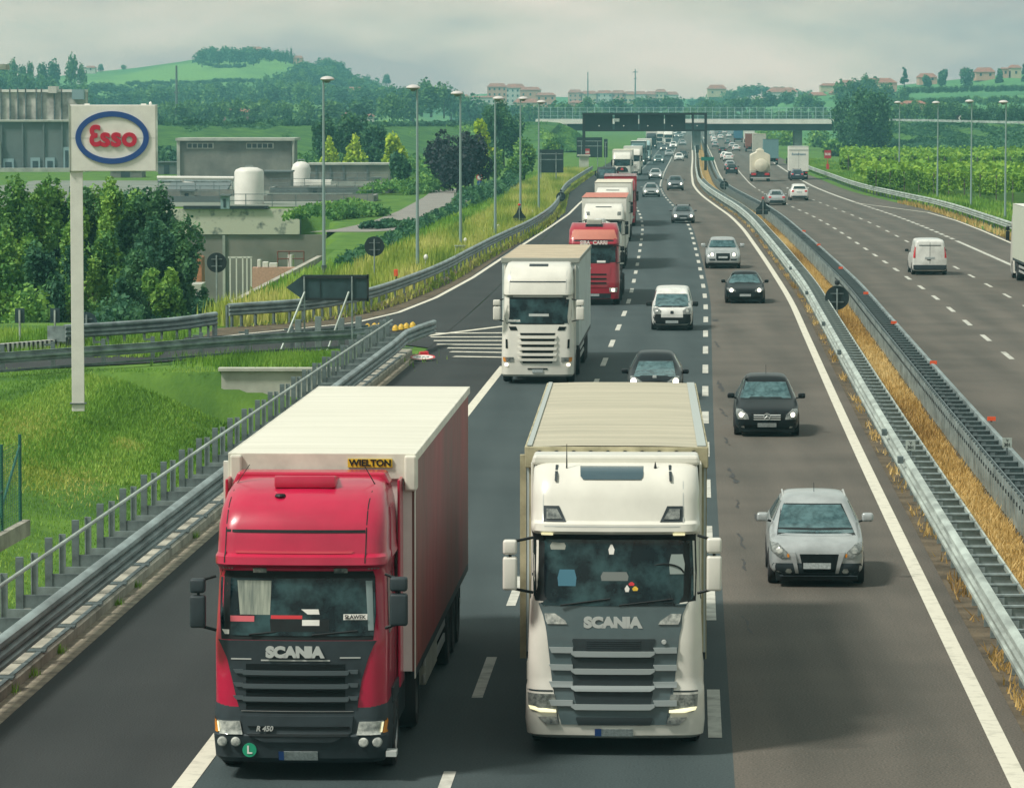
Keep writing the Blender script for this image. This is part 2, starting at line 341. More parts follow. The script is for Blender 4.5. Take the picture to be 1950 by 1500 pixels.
# tar patches / cracks of the fast lane
mb = MB()
for (x, y, w, l) in [(1377, 785, .10, 3.2), (1384, 840, .09, 2.5), (1395, 905, .13, 4.2), (1405, 960, .08, 2), (1412, 1030, .07, 3), (1417, 1075, .06, 2), (1440, 985, .08, 1.5), (1372, 735, .16, 5), (1365, 655, .1, 4), (1424, 1190, .05, 2.5), (1362, 610, .3, 2)]:
    p = G(x, y); a = rnd.uniform(-.02, .04)
    pts = [(w*.5*math.sin(k*2.3+x)+w*(.3+.7*rnd.random()), -l/2+l*k/7) for k in range(8)]
    n0 = len(mb.v)
    for k, (u, v) in enumerate(pts): mb.v += [(p.x+.03*math.sin(v*3)-u*.5+a*v, p.y+v, .005), (p.x+.03*math.sin(v*3)+u*.5+a*v, p.y+v, .005)]
    mb.f += [(n0+2*k, n0+2*k+1, n0+2*k+3, n0+2*k+2) for k in range(7)]
struct(mb, 'road_tar_marks', mat('tar', (.03, .03, .03), .7))
# ---- painted markings
def line(mb, off, w, y0, y1, z=.008, step=4):
    ys_ = [y0+(y1-y0)*i/max(1, int((y1-y0)/step)) for i in range(max(1, int((y1-y0)/step))+1)]
    return mb.strip(lambda y: rx(y, off-w/2), lambda y: rx(y, off+w/2), ys_, z)
mb = MB(); line(mb, .0, .27, 20, 1500); line(mb, -11.2, .27, 20, 141); line(mb, 3.95, .25, 430, 1400); struct(mb, 'lane_edge_lines', M['paint'])
mb = MB()
y = 38.0
while y < 1300: line(mb, -7.7, .17 if y < 130 else .19, y, y+4.6, step=1.5); y += 11.46
struct(mb, 'lane_dashes_slow', M['paint2'])
mb = MB()
for y in (45.5, 57.0, 70.3, 81.6): line(mb, -4.06, .2, y, y+4.8, step=1.5)
y = 92.8
while y < 1300: line(mb, -4.06, .2, y, y+4.6, step=1.5); y += 11.1 if y < 480 else 6.0
struct(mb, 'lane_dashes_fast', M['paint2'])
mb = MB(); y = 147.2-2.2-11.45*8
while y < 460: line(mb, 7.1, .2, y, y+4.4, step=1.5); y += 11.45
line(mb, 7.1, .16, 470, 900)
y = 182.7-2-11.6*6
while y < 420: line(mb, 10.73, .17, y, y+4.2, step=1.5); y += 11.7
line(mb, 14.25, .28, 20, 278); line(mb, 3.95, .25, 20, 430); line(mb, 14.3, .3, 396, 1000)
y = 281.
while y < 392: line(mb, 14.28, .30, y, y+3.2, step=1.5); y += 5.2
struct(mb, 'lane_dashes_opposite', M['paint2'])
# ---- exit ramp
RAILTOP = [(1128, 319), (1100, 336), (1072, 355), (1061, 389), (1016, 422), (952, 450), (901.5, 475.5), (840, 509), (759, 540), (703, 558), (640, 570), (576, 579), (435, 588)]
RAILTOP2 = [(411, 604), (330, 616), (179, 626), (123, 629)]
EDGE = [(1128, 368), (1104, 387), (1083, 408), (1050, 431), (959, 490), (900, 529), (830, 567), (759, 595), (674, 615), (576, 625), (426, 640), (180, 652), (-200, 668)]
rail_w = [G(x, y, .75).xy for x, y in RAILTOP]; rail2_w = [G(x, y, .75).xy for x, y in RAILTOP2]
edge_w = [G(x, y).xy for x, y in EDGE]
near_w = [G(x, y).xy for x, y in [(-200, 716), (0, 707), (101, 700), (291, 690), (470, 674), (600, 668), (700, 652), (760, 655), (815, 662)]]
def fill(name, pts, z, m):
    bm = bmesh.new(); vs_ = [bm.verts.new((p[0], p[1], z)) for p in pts]
    es = [bm.edges.new((vs_[i], vs_[(i+1) % len(vs_)])) for i in range(len(vs_))]
    bmesh.ops.triangle_fill(bm, edges=es, use_beauty=True, use_dissolve=False)
    bmesh.ops.recalc_face_normals(bm, faces=bm.faces)
    if bm.faces and list(bm.faces)[0].normal.z < 0: bmesh.ops.reverse_faces(bm, faces=bm.faces)
    me = bpy.data.meshes.new(name); bm.to_mesh(me); bm.free(); me.materials.append(m)
    o = bpy.data.objects.new(name, me); COL.objects.link(o); return tag(o, kind='structure')
mainL = [(rx(y, -14.62), y) for y in (148, 175, 200, 240, 300, 330, 350, 380, 420, 470)]
def push(p, q, d):   # p shifted away from q
    v = Vector((p[0]-q[0], p[1]-q[1])); v.normalize(); return (p[0]+v.x*d, p[1]+v.y*d)
fill('exit_ramp_road', [(p[0]-.35, p[1]) for p in edge_w[:5]]+[(p[0]-.15, p[1]+.5) for p in edge_w[5:]]+[tuple(p) for p in near_w]+mainL, .002, M['asph_sh'])
def polyline(mb, pts, w, z):
    return mb.sweep([(-w/2, z), (w/2, z)], [(p[0], p[1], 0) for p in pts])
mb = MB(); polyline(mb, edge_w[:-2], .22, .010)
# chevrons
for i, y in enumerate([634, 641, 648, 655, 662, 669, 678]):
    a = G(822+i*6-(8 if i < 4 else -6), y+1).xy; b = G(985, y+[0, 1, 1, 2, 2, 3, 3][i]).xy; polyline(mb, [a, b], .55, .012)
polyline(mb, [G(812, 640).xy, G(955, 622).xy, G(1000, 617).xy], .35, .014)
a_ = [G(1628, 387).xy, G(1677, 393).xy, G(1767, 405).xy, G(1820, 420).xy, G(1867, 438).xy, G(1960, 478).xy]; polyline(mb, a_, .2, .012)
struct(mb, 'ramp_markings', M['paint'])
# brown verge between the ramp line and its rail
mb = MB(); A = [tuple(p) for p in edge_w[:11]]; B = []
rl = rail_w+rail2_w
def near_on(path, p):
    best = None
    for a, b in zip(path[:-1], path[1:]):
        a, b = Vector(a), Vector(b); t = max(0, min(1, (Vector(p)-a).dot(b-a)/(b-a).length_squared)); q = a+(b-a)*t
        if best is None or (q-Vector(p)).length < best[0]: best = ((q-Vector(p)).length, q)
    return best[1]
for p in A:
    q = near_on(rl, p); B.append(push(q, p, .5))
n0 = len(mb.v)
for p, q in zip(A, B): mb.v += [(*p, -.012), (*q, -.012)]
mb.f += [(2*i, 2*i+1, 2*i+3, 2*i+2) for i in range(len(A)-1)]
struct(mb, 'verge_dirt', M['dirt'])
# bridge edge beam and gutter along the near left side
YN = [20+4*i for i in range(33)]
struct(MB().strip(lambda y: rx(y, -14.98), lambda y: rx(y, -14.58), YN, .006), 'gutter', M['dust'])
mb = MB(); mb.sweep([(-.45, .2), (.9, .2), (.95, .16), (.95, -.1), (-.45, -1.9)], [(rx(y, -15.9), y, 0) for y in YN], close=True)
kb = mb.build('kerb_beam', M['conc']); tag(kb, 'pale concrete edge beam under the near left guard rail', 'kerb')
mb = MB(); b0 = rx(138, -16.25); mb.b2(b0-4.6, b0, 138.2, 138.6, -2.9, .02); mb.b2(b0-4.7, b0+.02, 138.05, 138.7, .02, .12)
tag(mb.build('retaining_wall', M['conc_l']), 'low stained concrete wall in the grass bank behind the handrail posts', 'wall')
# service road behind
sr = [G(x, y).xy for x, y in [(590, 441), (640, 436), (700, 424), (760, 401), (806, 376), (826, 361), (850, 358), (905, 362), (900, 378), (862, 398), (800, 424), (755, 438), (700, 441)]]
fill('service_road', sr, -.02, mat('service_asphalt', (.22, .21, .19), .9, noise=.15, nscale=.4))
fill('far_track', [G(x, y).xy for x, y in [(700, 388), (706, 372), (735, 366), (762, 372), (800, 362), (800, 372), (757, 384)]], -.025, M['grass'])

# ---- guard rails
BEAM3 = [(-.05, .44), (.03, .45), (.09, .50), (.09, .56), (.0, .61), (.09, .66), (.09, .72), (.0, .77), (.06, .80), (.10, .86), (.09, .93), (.03, .97), (-.05, .97), (-.06, .90)]
BEAM2 = [(-.02, .42), (.06, .46), (.06, .52), (-.06, .58), (-.06, .64), (.06, .70), (.06, .76), (-.02, .80), (-.04, .79), (.03, .75), (.03, .70), (-.085, .64), (-.085, .58), (.03, .52), (.03, .47), (-.04, .43)]
def flip(p): return [(-u, w) for u, w in p]
def posts(parent, mesh_obj, spots, name):
    """first 100 as parts, the rest as one stuff part"""
    for i, (x, y, z, rz) in enumerate(spots[:100]):
        o = mesh_obj if i == 0 else mesh_obj.copy()
        if i: COL.objects.link(o)
        o.parent = parent; o.location = (x, y, z); o.rotation_euler = (0, 0, rz)
    if len(spots) > 100:
        me = mesh_obj.data; v0 = np.array([v.co[:] for v in me.vertices]); f0 = [tuple(p.vertices) for p in me.polygons]; mb = MB()
        for (x, y, z, rz) in spots[100:]:
            c, s = math.cos(rz), math.sin(rz); mb.add([(x+v[0]*c-v[1]*s, y+v[0]*s+v[1]*c, z+v[2]) for v in v0], f0)
        o = mb.build(name+'_row', me.materials[0], parent); tag(o, kind='stuff')
def lane_path(off, y0, y1, st=4): return [(rx(y, off), y, 0) for y in np.arange(y0, y1+.1, st)]
# 1 near-left parapet with handrail
t = thing('parapet_barrier', 'grey steel bridge barrier with tall posts and handrail at the left edge of the road', 'guard rail')
end = [(x, y, 0) for x, y in [G(773, 640, .75).xy, G(800, 629, .75).xy, G(827, 620, .75).xy]]
MB().sweep([(u, w) for u, w in BEAM3], lane_path(-15.0, 24, 140)+end, close=True).build('rail', M['galv'], t, smooth=True)
MB().sweep([(-.1, .0), (-.02, .0), (-.02, .22), (-.1, .22)], lane_path(-14.98, 24, 144), close=True).build('kick_plate', M['galv_d'], t)
MB().tube([(rx(y, -15.62), y, 1.32) for y in range(24, 150, 3)], .035).build('handrail', M['galv_l'], t)
pa = MB(); pa.b2(-.065, .065, -.05, .05, 0, 1.2); pa.b2(.05, .85, -.03, .03, .32, .55); pa.b2(-.16, .95, -.16, .16, .0, .03)
pao = pa.build('post', M['galv_d']); pb = MB(); pb.b2(-.06, .06, -.02, .02, 0, 1.1); pb.b2(-.06, -.04, -.06, .06, 0, 1.1); pb.b2(.05, .85, -.03, .03, .32, .5); pbo = pb.build('slim_post', M['post'])
posts(t, pao, [(rx(y, -15.9), y, .2, 0) for y in np.arange(40, 150, 3.1)], 'post')
posts(t, pbo, [(rx(y, -15.9), y, .2, 0) for y in np.arange(41.55, 150, 3.1)], 'slim_post')
# 2 median barriers
def rung_mesh(w, name):
    m = MB(); m.b2(0, w, -.05, .05, .90, .93); m.b2(0, w, -.012, .012, .52, .90); m.b2(.08, .2, -.05, -.02, 0, .88); return m.build(name, M['galv'])
t = thing('median_barrier', 'pale steel barrier with ladder-like brackets beside the yellow line', 'guard rail')
MB().sweep(flip(BEAM3), lane_path(.62, 24, 1300), close=True).build('rail', M['galv_l'], t, smooth=True)
MB().sweep([(-.02, .84), (.02, .84), (.02, .93), (-.02, .93)], lane_path(1.2, 24, 1000), close=True).build('back_rail', M['galv_l'], t)
rg = rung_mesh(.58, 'bracket'); posts(t, rg, [(rx(y, .64), y, 0, 0) for y in np.arange(50, 480, 1.5)], 'bracket')
for y in (92.5, 100.5, 152, 178, 206, 134): MB().b2(rx(y, .5)-.12, rx(y, .5), y-.12, y+.12, .84, 1.0).build('joint_clip', M['galv_d'], t)
t2 = thing('median_panel_barrier', 'dark steel barrier with a ribbed grey face behind the dry grass strip', 'guard rail')
pts = lane_path(2.55, 40, 1300, 3)
# ribbed panel face
mb = MB()
yy = np.arange(60, 330, .75)
for a in yy:
    x0, x1 = rx(a, 2.55), rx(a+.7, 2.55); mb.add([(x0, a, .12), (x0-.03, a+.12, .12), (x1-.03, a+.58, .12), (x1, a+.7, .12), (x0, a, .92), (x0-.05, a+.12, .90), (x1-.05, a+.58, .90), (x1, a+.7, .92)], [(0, 1, 5, 4), (1, 2, 6, 5), (2, 3, 7, 6)])
mb.build('panel', M['galv'], t2)
MB().sweep([(-.015, .12), (.015, .12), (.015, .90), (-.015, .90)], lane_path(2.6, 40, 1300), close=True).build('back_plate', M['galv_d'], t2)
mb = MB()
for i, a in enumerate(np.arange(60, 200, .75)): mb.box((rx(a+.35, 2.50), a+.35, .68), (.03, .09, .09))
tag(mb.build('bolt_holes', M['dark'], t2), kind='stuff')
MB().sweep(BEAM3, lane_path(3.2, 40, 1300), close=True).build('rail', M['galv'], t2, smooth=True)
rg = rung_mesh(.56, 'bracket'); rg.data.materials[0] = M['galv_d']; posts(t2, rg, [(rx(y, 2.62), y, 0, 0) for y in np.arange(80, 480, 1.5)], 'bracket')
# orange reflectors on it
for i, (x, y) in enumerate([(1888, 797), (1777.5, 690), (1702, 614), (1649, 558), (1601, 510), (1559, 466), (1531, 440)]):
    p = G(x, y, 1.0); r_ = thing('reflector', ['orange reflector on the dark median barrier nearest the camera', 'orange reflector second nearest the camera on the dark median barrier', 'orange reflector level with the round median sign on the barrier top', 'orange reflector just beyond the round median sign', 'orange reflector beside the small plate on the far barrier', 'small orange reflector short of the triangular median sign', 'tiny orange reflector closest to the triangular median sign'][i], 'reflector', (p.x, p.y, .93), 0, 'orange reflectors on the median barrier')
    m1 = MB(); m1.box((0, 0, .07), (.22, .03, .11)); m1.build('reflector_face', M['orange'], r_); m1 = MB(); m1.box((0, .03, .03), (.05, .02, .1)); m1.build('bracket', M['galv_d'], r_)
# V 301 plates
for (x, y, h, lab) in [(1734, 848, 1.15, 'square grey marker plate reading V 301 on the pale barrier'), (1918, 843, 1.15, 'square grey marker plate reading V 301 on the dark barrier')]:
    p = G(x, y, h); t = thing('marker_plate', lab, 'sign', (p.x, p.y, 0), 0, 'marker plates on the median barriers')
    MB().b2(-.115, .115, 0, .012, h-.12, h+.12).build('plate', M['galv_l'], t, bevel=.004); MB().b2(-.02, .02, .012, .03, .8, h+.05).build('bracket', M['galv_d'], t)
    put_text('lettering', 'V', M['blk'], t, (0, -.006, h+.055), .09, extrude=.003, bold=.002); put_text('lettering', '301', M['blk'], t, (0, -.006, h-.045), .105, extrude=.003, bold=.002)
# 3 upper ramp rail
t = thing('ramp_guard_rail', 'long curving steel guard rail above the exit ramp with tall grass behind', 'guard rail')
P = [(p[0], p[1], 0) for p in rail_w][::-1]
def resample(P, st):
    out = [Vector(P[0])]; 
    for a, b in zip(P[:-1], P[1:]):
        a, b = Vector(a), Vector(b); n = max(1, int((b-a).length/st)); out += [a+(b-a)*(k/n) for k in range(1, n+1)]
    return out
def smooth_path(P, it=3):
    for _ in range(it):
        Q = [P[0]]
        for a, b in zip(P[:-1], P[1:]): a, b = Vector(a), Vector(b); Q += [a*.75+b*.25, a*.25+b*.75]
        Q.append(P[-1]); P = Q
    return P
P = smooth_path(P, 2); MB().sweep(BEAM3, P, close=True).build('rail', M['galv'], t, smooth=True)
po = MB(); po.b2(-.12, -.02, -.05, .05, -.4, .9); po = po.build('post', M['galv_d'])
R_ = resample(P, 3.0); posts(t, po, [(q.x, q.y, 0, math.atan2(-(R_[min(i+1, len(R_)-1)]-R_[max(0, i-1)]).x, (R_[min(i+1, len(R_)-1)]-R_[max(0, i-1)]).y)) for i, q in enumerate(R_)][:100], 'post')
t = thing('low_guard_rail', 'low weathered guard rail curving past the trees left of the exit ramp', 'guard rail')
P = smooth_path([(p[0], p[1], 0) for p in rail2_w][::-1], 2); MB().sweep(BEAM3, P, close=True).build('rail', M['galv'], t, smooth=True)
for q in resample(P, 3.5): MB().b2(q.x-.05, q.x+.05, q.y+.06, q.y+.14, -.3, .85).build('post', M['galv_d'], t)
MB().box((P[0][0]-.3, P[0][1], .62), (.7, .06, .6)).build('end_plate', M['galv'], t)
# 4 lower ramp rail (its back towards us)
t = thing('front_ramp_rail', 'guard rail seen from behind with stub posts above the green grass bank', 'guard rail')
FR = [(-200, 686), (0, 674), (134, 664), (291, 654), (383, 646), (500, 638), (600, 633), (688, 629), (745, 612)]
P = smooth_path([(*G(x, y, .75).xy, 0) for x, y in FR], 2); MB().sweep(flip(BEAM2), [(p[0], p[1], p[2]) for p in P], close=True).build('rail', M['galv'], t, smooth=True)
MB().sweep([(-.02, .12), (.02, .12), (.02, .2), (-.02, .2)], P, close=True).build('lower_rail', M['galv_d'], t)
for i, x in enumerate([-90, 5, 101, 197, 291, 383, 470, 556]):
    q = G(x, float(np.interp(x, [-200, 0, 101, 291, 470, 600], [715, 706, 700, 689, 674, 664]))); m1 = MB(); m1.b2(-.07, .07, -.07, .07, 0, .92); m1.b2(-.3, .05, -.05, .05, .78, .84)
    m1.build('post', M['galv_d'], t, loc=(q.x, q.y, 0))
# wide flat posts round the nose
t = thing('nose_barrier', 'row of broad upright steel posts where ramp and motorway split', 'guard rail')
for (x, yt, yb) in [(568, 608, 668), (606, 602, 668), (650, 605, 665), (683, 602, 660), (735, 608, 645), (722, 620, 652)]:
    q = G(x, yb); hh = 9-(yt-212)/((yb-212)/9); MB().b2(-.12, .12, -.05, .05, 0, hh).build('post', M['post'], t, loc=(q.x, q.y, 0), bevel=.01)
a, b = G(556, 668), G(700, 655); MB().sweep([(-.03, .35), (.03, .35), (.03, .75), (-.03, .75)], [(a.x, a.y, 0), (b.x, b.y, 0)], close=True).build('cross_rail', M['galv_d'], t)
# 5 right rail
t = thing('right_guard_rail', 'double steel guard rail along the far right verge by the vineyard', 'guard rail')
RR = [(1500, 300), (1543, 320), (1573, 330), (1633, 352), (1717, 370), (1800, 387), (1925, 428), (2010, 458)]
P = smooth_path([(*G(x, y, .75).xy, 0) for x, y in RR][::-1], 2); MB().sweep(flip(BEAM3), P, close=True).build('rail', M['galv_l'], t, smooth=True)
posts(t, po.copy(), [(q.x+.15, q.y, 0, 0) for q in resample(P, 4)][:60], 'post'); COL.objects.link(t.children[-1]) if False else None
for o in t.children:
    if o.name not in COL.objects: COL.objects.link(o)
rr_path = P
mb = MB(); PP = [Vector(p) for p in P]; mb.v += []
for p in PP: mb.v += [(p.x-.9, p.y, .004), (p.x+.6, p.y, .004)]
mb.f += [(2*i, 2*i+1, 2*i+3, 2*i+2) for i in range(len(PP)-1)]; struct(mb, 'verge_grass', M['grass'])

# ---- lamp posts
def lamp(x, yb, yt, label, arm, r=.09):
    p = G(x, yb); s = (yb-212)/9; h = 9-(yt-212)/s
    t = thing('street_lamp', label, 'street lamp', (p.x, p.y, 0), 0, 'tall street lamps with mushroom heads')
    MB().cyl((0, 0, -.1), (0, 0, h-.25), r*1.15, r*.6, n=10).build('pole', mat('lamp_pole', (.26, .36, .35), .5, metal=.3), t, smooth=True)
    MB().cyl((0, 0, 0), (0, 0, .5), .16, n=10).build('base_sleeve', M['galv_d'], t)
    m1 = MB(); m1.lathe([(.08, -.1), (.34, -.05), (.40, 0), (.36, .07), (.24, .14), (.1, .17), (.01, .18)], (arm*.22, 0, h-.22), n=20); m1.build('lamp_shade', mat('lamp_shade', (.50, .48, .46), .5), t, smooth=True)
    MB().cyl((arm*.22, 0, h-.42), (arm*.22, 0, h-.30), .1, .2, n=12).build('lens', M['galv'], t)
for a in [(617, 522, 144, 'tallest street lamp nearest the white fuel sign, by the back of the arrow board', 1), (795, 522, 160, 'street lamp second from the left standing in tall verge grass', -1),
          (877, 482, 172, 'street lamp with a small white box at its foot', -1), (943, 462, 182, 'street lamp in front of the big dark green tree', 1),
          (991, 432, 183, 'street lamp just behind the triangular sign back', 1), (1026, 412, 190, 'street lamp beside the dark square direction panel', 1),
          (1712, 368, 192, 'right-hand street lamp nearest the white disc sign', -1), (1785, 384, 192, 'second right-hand street lamp over the vineyard posts', -1),
          (1849, 402, 189, 'third right-hand street lamp with a bright round head', -1), (1914, 424, 190, 'rightmost street lamp at the picture edge above the truck', -1)]: lamp(*a)
# ---- tall fuel sign
p = G(149, 776); s_ = (776-212)/9; t = thing('roadside_sign', 'tall white fuel station sign with blue oval and red letters on one post', 'sign', (p.x, p.y, -.1), .10)
hz0 = 9-(326-212)/s_; hz1 = 9-(200-212)/s_; x0 = (137-149)/s_; x1 = (300-149)/s_
MB().b2(-.19, .19, -.15, .15, 0, hz0+.12).build('post', M['white'], t, bevel=.01)
MB().b2(-.25, .25, -.2, .2, .22, .25).build('base_plate', M['galv_d'], t)
for z_ in (hz0+.1+(hz1-hz0)*.5,): MB().b2(x0+.02, x1-.02, -.224, -.2195, z_-.004, z_+.004).build('panel_seam', M['galv'], t)
MB().b2(x0, x1, -.22, .22, hz0+.1, hz1+.1).build('sign_box', M['white'], t, bevel=.02)
mb = MB(); mb.b2(x0-.03, x0+.0, -.24, .24, hz0+.08, hz1+.12); mb.b2(x1+.0, x1+.05, -.24, .24, hz0+.08, hz1+.12); mb.build('side_frame', M['galv_l'], t)
cx, cz, ra, rb = (217-149)/s_, 9-(262-212)/s_+.1, (287-148)/2/s_, (312-212)/2/s_
mb = MB(); n = 64
for k in range(n+1):
    a = 2*math.pi*k/n
    for f in (1, .87): mb.v += [(cx+ra*(f if f == 1 else .85)*math.cos(a), -.26, cz+rb*(f if f == 1 else .79)*math.sin(a)), (cx+ra*(f if f == 1 else .85)*math.cos(a), -.22, cz+rb*(f if f == 1 else .79)*math.sin(a))]
for k in range(n): a, b = 4*k, 4*k+4; mb.f += [(a, b, b+2, a+2), (a, b, b+1, a+1), (a+2, b+2, b+3, a+3)]
mb.build('oval_ring', mat('sign_blue', (.015, .07, .25), .4), t)
LR = mat('sign_red', (.50, .015, .05), .4); sz = 46/s_*1.32
put_text('lettering', '3', LR, t, (cx-.47*ra, -.25, cz+.02), sz*.90, mirror=True, bold=.028, extrude=.02, sx=.92)
put_text('lettering', 'sso', LR, t, (cx+.17*ra, -.25, cz+.0), sz*.86, bold=.028, extrude=.02, space=1.02)
mb = MB(); mb.lathe([(.03, 0), (.05, .04), (.03, .08), (.01, .1)], ((290-149)/s_, 0, hz1+.1)); mb.b2((165-149)/s_, (175-149)/s_, -.03, .03, hz1+.1, hz1+.14); mb.b2((272-149)/s_, (282-149)/s_, -.03, .03, hz1+.1, hz1+.14); mb.build('roof_eyes', M['white'], t)

# ---- road signs seen from behind
def disc_sign(x, yc, r, yb, label, lampy=None, name='road_sign', facem='signback'):
    p = G(x, yb); s = (yb-212)/9; zc = 9-(yc-212)/s; t = thing(name, label, 'sign', (p.x, p.y, 0), 0, 'road sign backs')
    MB().lathe([(.001, 0), (r/s, 0), (r/s, .03), (.001, .03)], (0, .06, zc), n=32, axis='Y', cap=False).build('sign_plate', M[facem], t)
    MB().cyl((0, 0, 0), (0, 0, zc+r/s*.75), .035, n=10).build('pole', M['galv'], t, smooth=True)
    for dz in (-.35, .35): MB().box((0, .04, zc+dz*r/s), (r/s*1.1, .03, .05)).build('clamp_bar', M['galv_d'], t)
    if lampy: MB().lathe([(.02, -.12), (.1, -.08), (.12, 0), (.1, .08), (.02, .12)], (0, 0, zc+r/s+.14), n=14).build('warning_lamp', M['dark'], t, smooth=True)
    return t
disc_sign(413, 500, 19, 606, 'round dark sign back on a leaning post beside the trees')
disc_sign(713, 469, 19, 545, 'round dark sign back standing in the yellow verge grass')
disc_sign(165, 614, 20, 652, 'grey round sign back half hidden by the white sign post', facem='signgrey')
disc_sign(1594, 567, 23, 612, 'round dark sign back with lamp on the median grass', 1)
disc_sign(1379, 353, 8.5, 372, 'small round sign back with lamp on the distant median', 1)
t = disc_sign(1732, 341, 9, 364, 'white round sign with a black diagonal bar by the vineyard', facem='white')
z_ = [c for c in t.children if c.name.startswith('sign_plate')][0]
zc = 9-(341-212)/((364-212)/9); MB().box((0, .0, zc), (.12, .02, 1.0), 0).build('black_bar', M['blk'], t)
def tri_sign(x, yt, yb2, w, yb, label):
    p = G(x, yb); s = (yb-212)/9; z0, z1 = 9-(yb2-212)/s, 9-(yt-212)/s; a = w/2/s
    t = thing('warning_sign', label, 'sign', (p.x, p.y, 0), 0, 'triangular sign backs')
    MB().prism([(-a, z0), (a, z0), (a, z0+.08), (a*.45, z0+.35*(z1-z0)+.1), (.05, z1), (-.05, z1), (-a*.45, z0+.35*(z1-z0)+.1), (-a, z0+.08)], .05, .08).build('sign_plate', M['signback'], t)
    MB().b2(-a*.95, a*.95, .045, .085, z0-.42*(z1-z0), z0-.02).build('lower_plate', M['signback'], t)
    MB().cyl((0, 0, 0), (0, 0, z1), .035).build('pole', M['galv'], t)
    MB().lathe([(.02, -.1), (.11, -.05), (.11, .05), (.02, .1)], (0, 0, z1+.12), n=14).build('warning_lamp', M['red'], t, smooth=True)
tri_sign(1453, 380, 400, 28, 424, 'triangular sign back with red lamp on the median barrier')
tri_sign(989, 393, 416, 26, 438, 'triangular sign back with red lamp behind the curving ramp rail')
t = disc_sign(1068, 375, 9, 392, 'small round sign back at the bend of the ramp rail', 1)
# arrow board
p = G(605, 668); s_ = (668-212)/9; t = thing('arrow_board', 'dark back of an arrow-shaped direction board on slanting struts', 'sign', (p.x, p.y, 0), 0)
X_ = lambda px: (px-605)/s_
Z_ = lambda py: 9-(py-212)/s_
MB().prism([(X_(545), Z_(547)), (X_(578), Z_(523)), (X_(702), Z_(523)), (X_(702), Z_(573)), (X_(578), Z_(571))], .02, .06).build('board', M['signgrey'], t)
mb = MB(); mb.b2(X_(575), X_(702), -.03, .02, Z_(530), Z_(525)); mb.b2(X_(575), X_(702), -.03, .02, Z_(572), Z_(567)); mb.b2(X_(699), X_(703), -.03, .07, Z_(574), Z_(522)); mb.b2(X_(610), X_(611), -.01, .02, Z_(570), Z_(526)); mb.build('frame', M['dark'], t)
for x in (580, 671): MB().cyl((X_(x), -.03, 0), (X_(x), -.03, Z_(526)), .035).build('post', M['galv'], t)
for x0, x1 in ((535, 581), (624, 665)): MB().cyl((X_(x0), -.5, 0), (X_(x1), -.03, Z_(555)), .04).build('strut', M['galv_l'], t)
# small rectangular sign backs at the left
for x, lab in ((38, 'narrow grey sign back nearest the left picture edge'), (105, 'narrow grey sign back left of the tall white sign post')):
    p = G(x, 652); s = 48.9; t = thing('small_sign', lab, 'sign', (p.x, p.y, 0)); MB().b2(-.19, .19, 0, .03, 9-(615-212)/s, 9-(587-212)/s).build('sign_plate', M['signgrey'], t, bevel=.01); MB().cyl((0, -.03, 0), (0, -.03, 9-(590-212)/s), .04).build('pole', M['galv_l'], t)
# striped kerb wall
t = thing('striped_wall', 'low wall painted with black and white blocks at the left edge', 'wall', (0, 0, 0)); a, b = G(-60, 680), G(133, 664); mbw, mbb = MB(), MB()
n = 44
for k in range(n):
    u0, u1 = k/n, (k+1)/n; pa_, pb_ = a.lerp(b, u0), a.lerp(b, u1); (mbw if k % 2 else mbb).box(((pa_.x+pb_.x)/2, (pa_.y+pb_.y)/2, .2), ((pb_-pa_).length, .3, .4), math.atan2(b.y-a.y, b.x-a.x))
mbw.build('white_block', M['white'], t); mbb.build('black_block', M['blk'], t)
# fallen sign, yellow bumpers, delineators, cabinets
p = G(805, 686); t = thing('portable_sign', 'round white and red portable sign lying flat on the asphalt by the barrier end', 'sign', (p.x, p.y, 0))
pl_ = MB().lathe([(.001, .07), (.45, .07), (.45, .1), (.001, .1)], n=28, cap=False).build('sign_plate', M['white'], t); MB().lathe([(.39, .102), (.455, .102), (.455, .11), (.39, .11), (.39, .102)], n=28, cap=False).build('red_rim', M['red'], pl_); pl_.rotation_euler.x = .14; pl_.location.z = .02
put_text('lettering', 'GAS', M['blk'], pl_, (0, 0, .104), .26, rot=(0, 0, 0), extrude=.002); 
mb = MB(); mb.tube([(-.2, .45, .05), (-.12, .6, .26), (.15, .6, .28), (.25, .45, .05)], .02); mb.build('stand', M['red'], t); MB().box((.05, .62, .2), (.3, .16, .16)).build('lamp_box', M['red'], t, bevel=.02)
labs = ['yellow plastic bumper at the left end of the hazard row', 'second yellow bumper behind the post row', 'third yellow bumper from the left behind the posts', 'yellow bumper just left of the handrail end', 'yellow bumper right after the handrail end', 'yellow bumper second from the right end of the row', 'yellow bumper at the right end of the hazard row']
for i, (x, y) in enumerate([(700, 628), (713, 627), (724, 626), (753, 631), (764, 629), (774, 627), (786, 625)]):
    p = G(x, y); t = thing('crash_bumper', labs[i], 'bumper', (p.x, p.y, 0), 0, 'yellow hazard bumpers at the ramp nose'); MB().lathe([(.14, 0), (.13, .12), (.09, .22), (.02, .27)], n=16).build('dome', M['yellow'], t, smooth=True); MB().lathe([(.16, 0), (.16, .03), (.13, .04)], n=16).build('foot_ring', M['blk'], t)
labs = ['white marker post with oval head nearest the second lamp', 'white marker post beside the small white cabinet', 'white marker post in the verge right of the cabinet', 'white marker post close to the fourth lamp', 'white marker post near the triangular sign back']
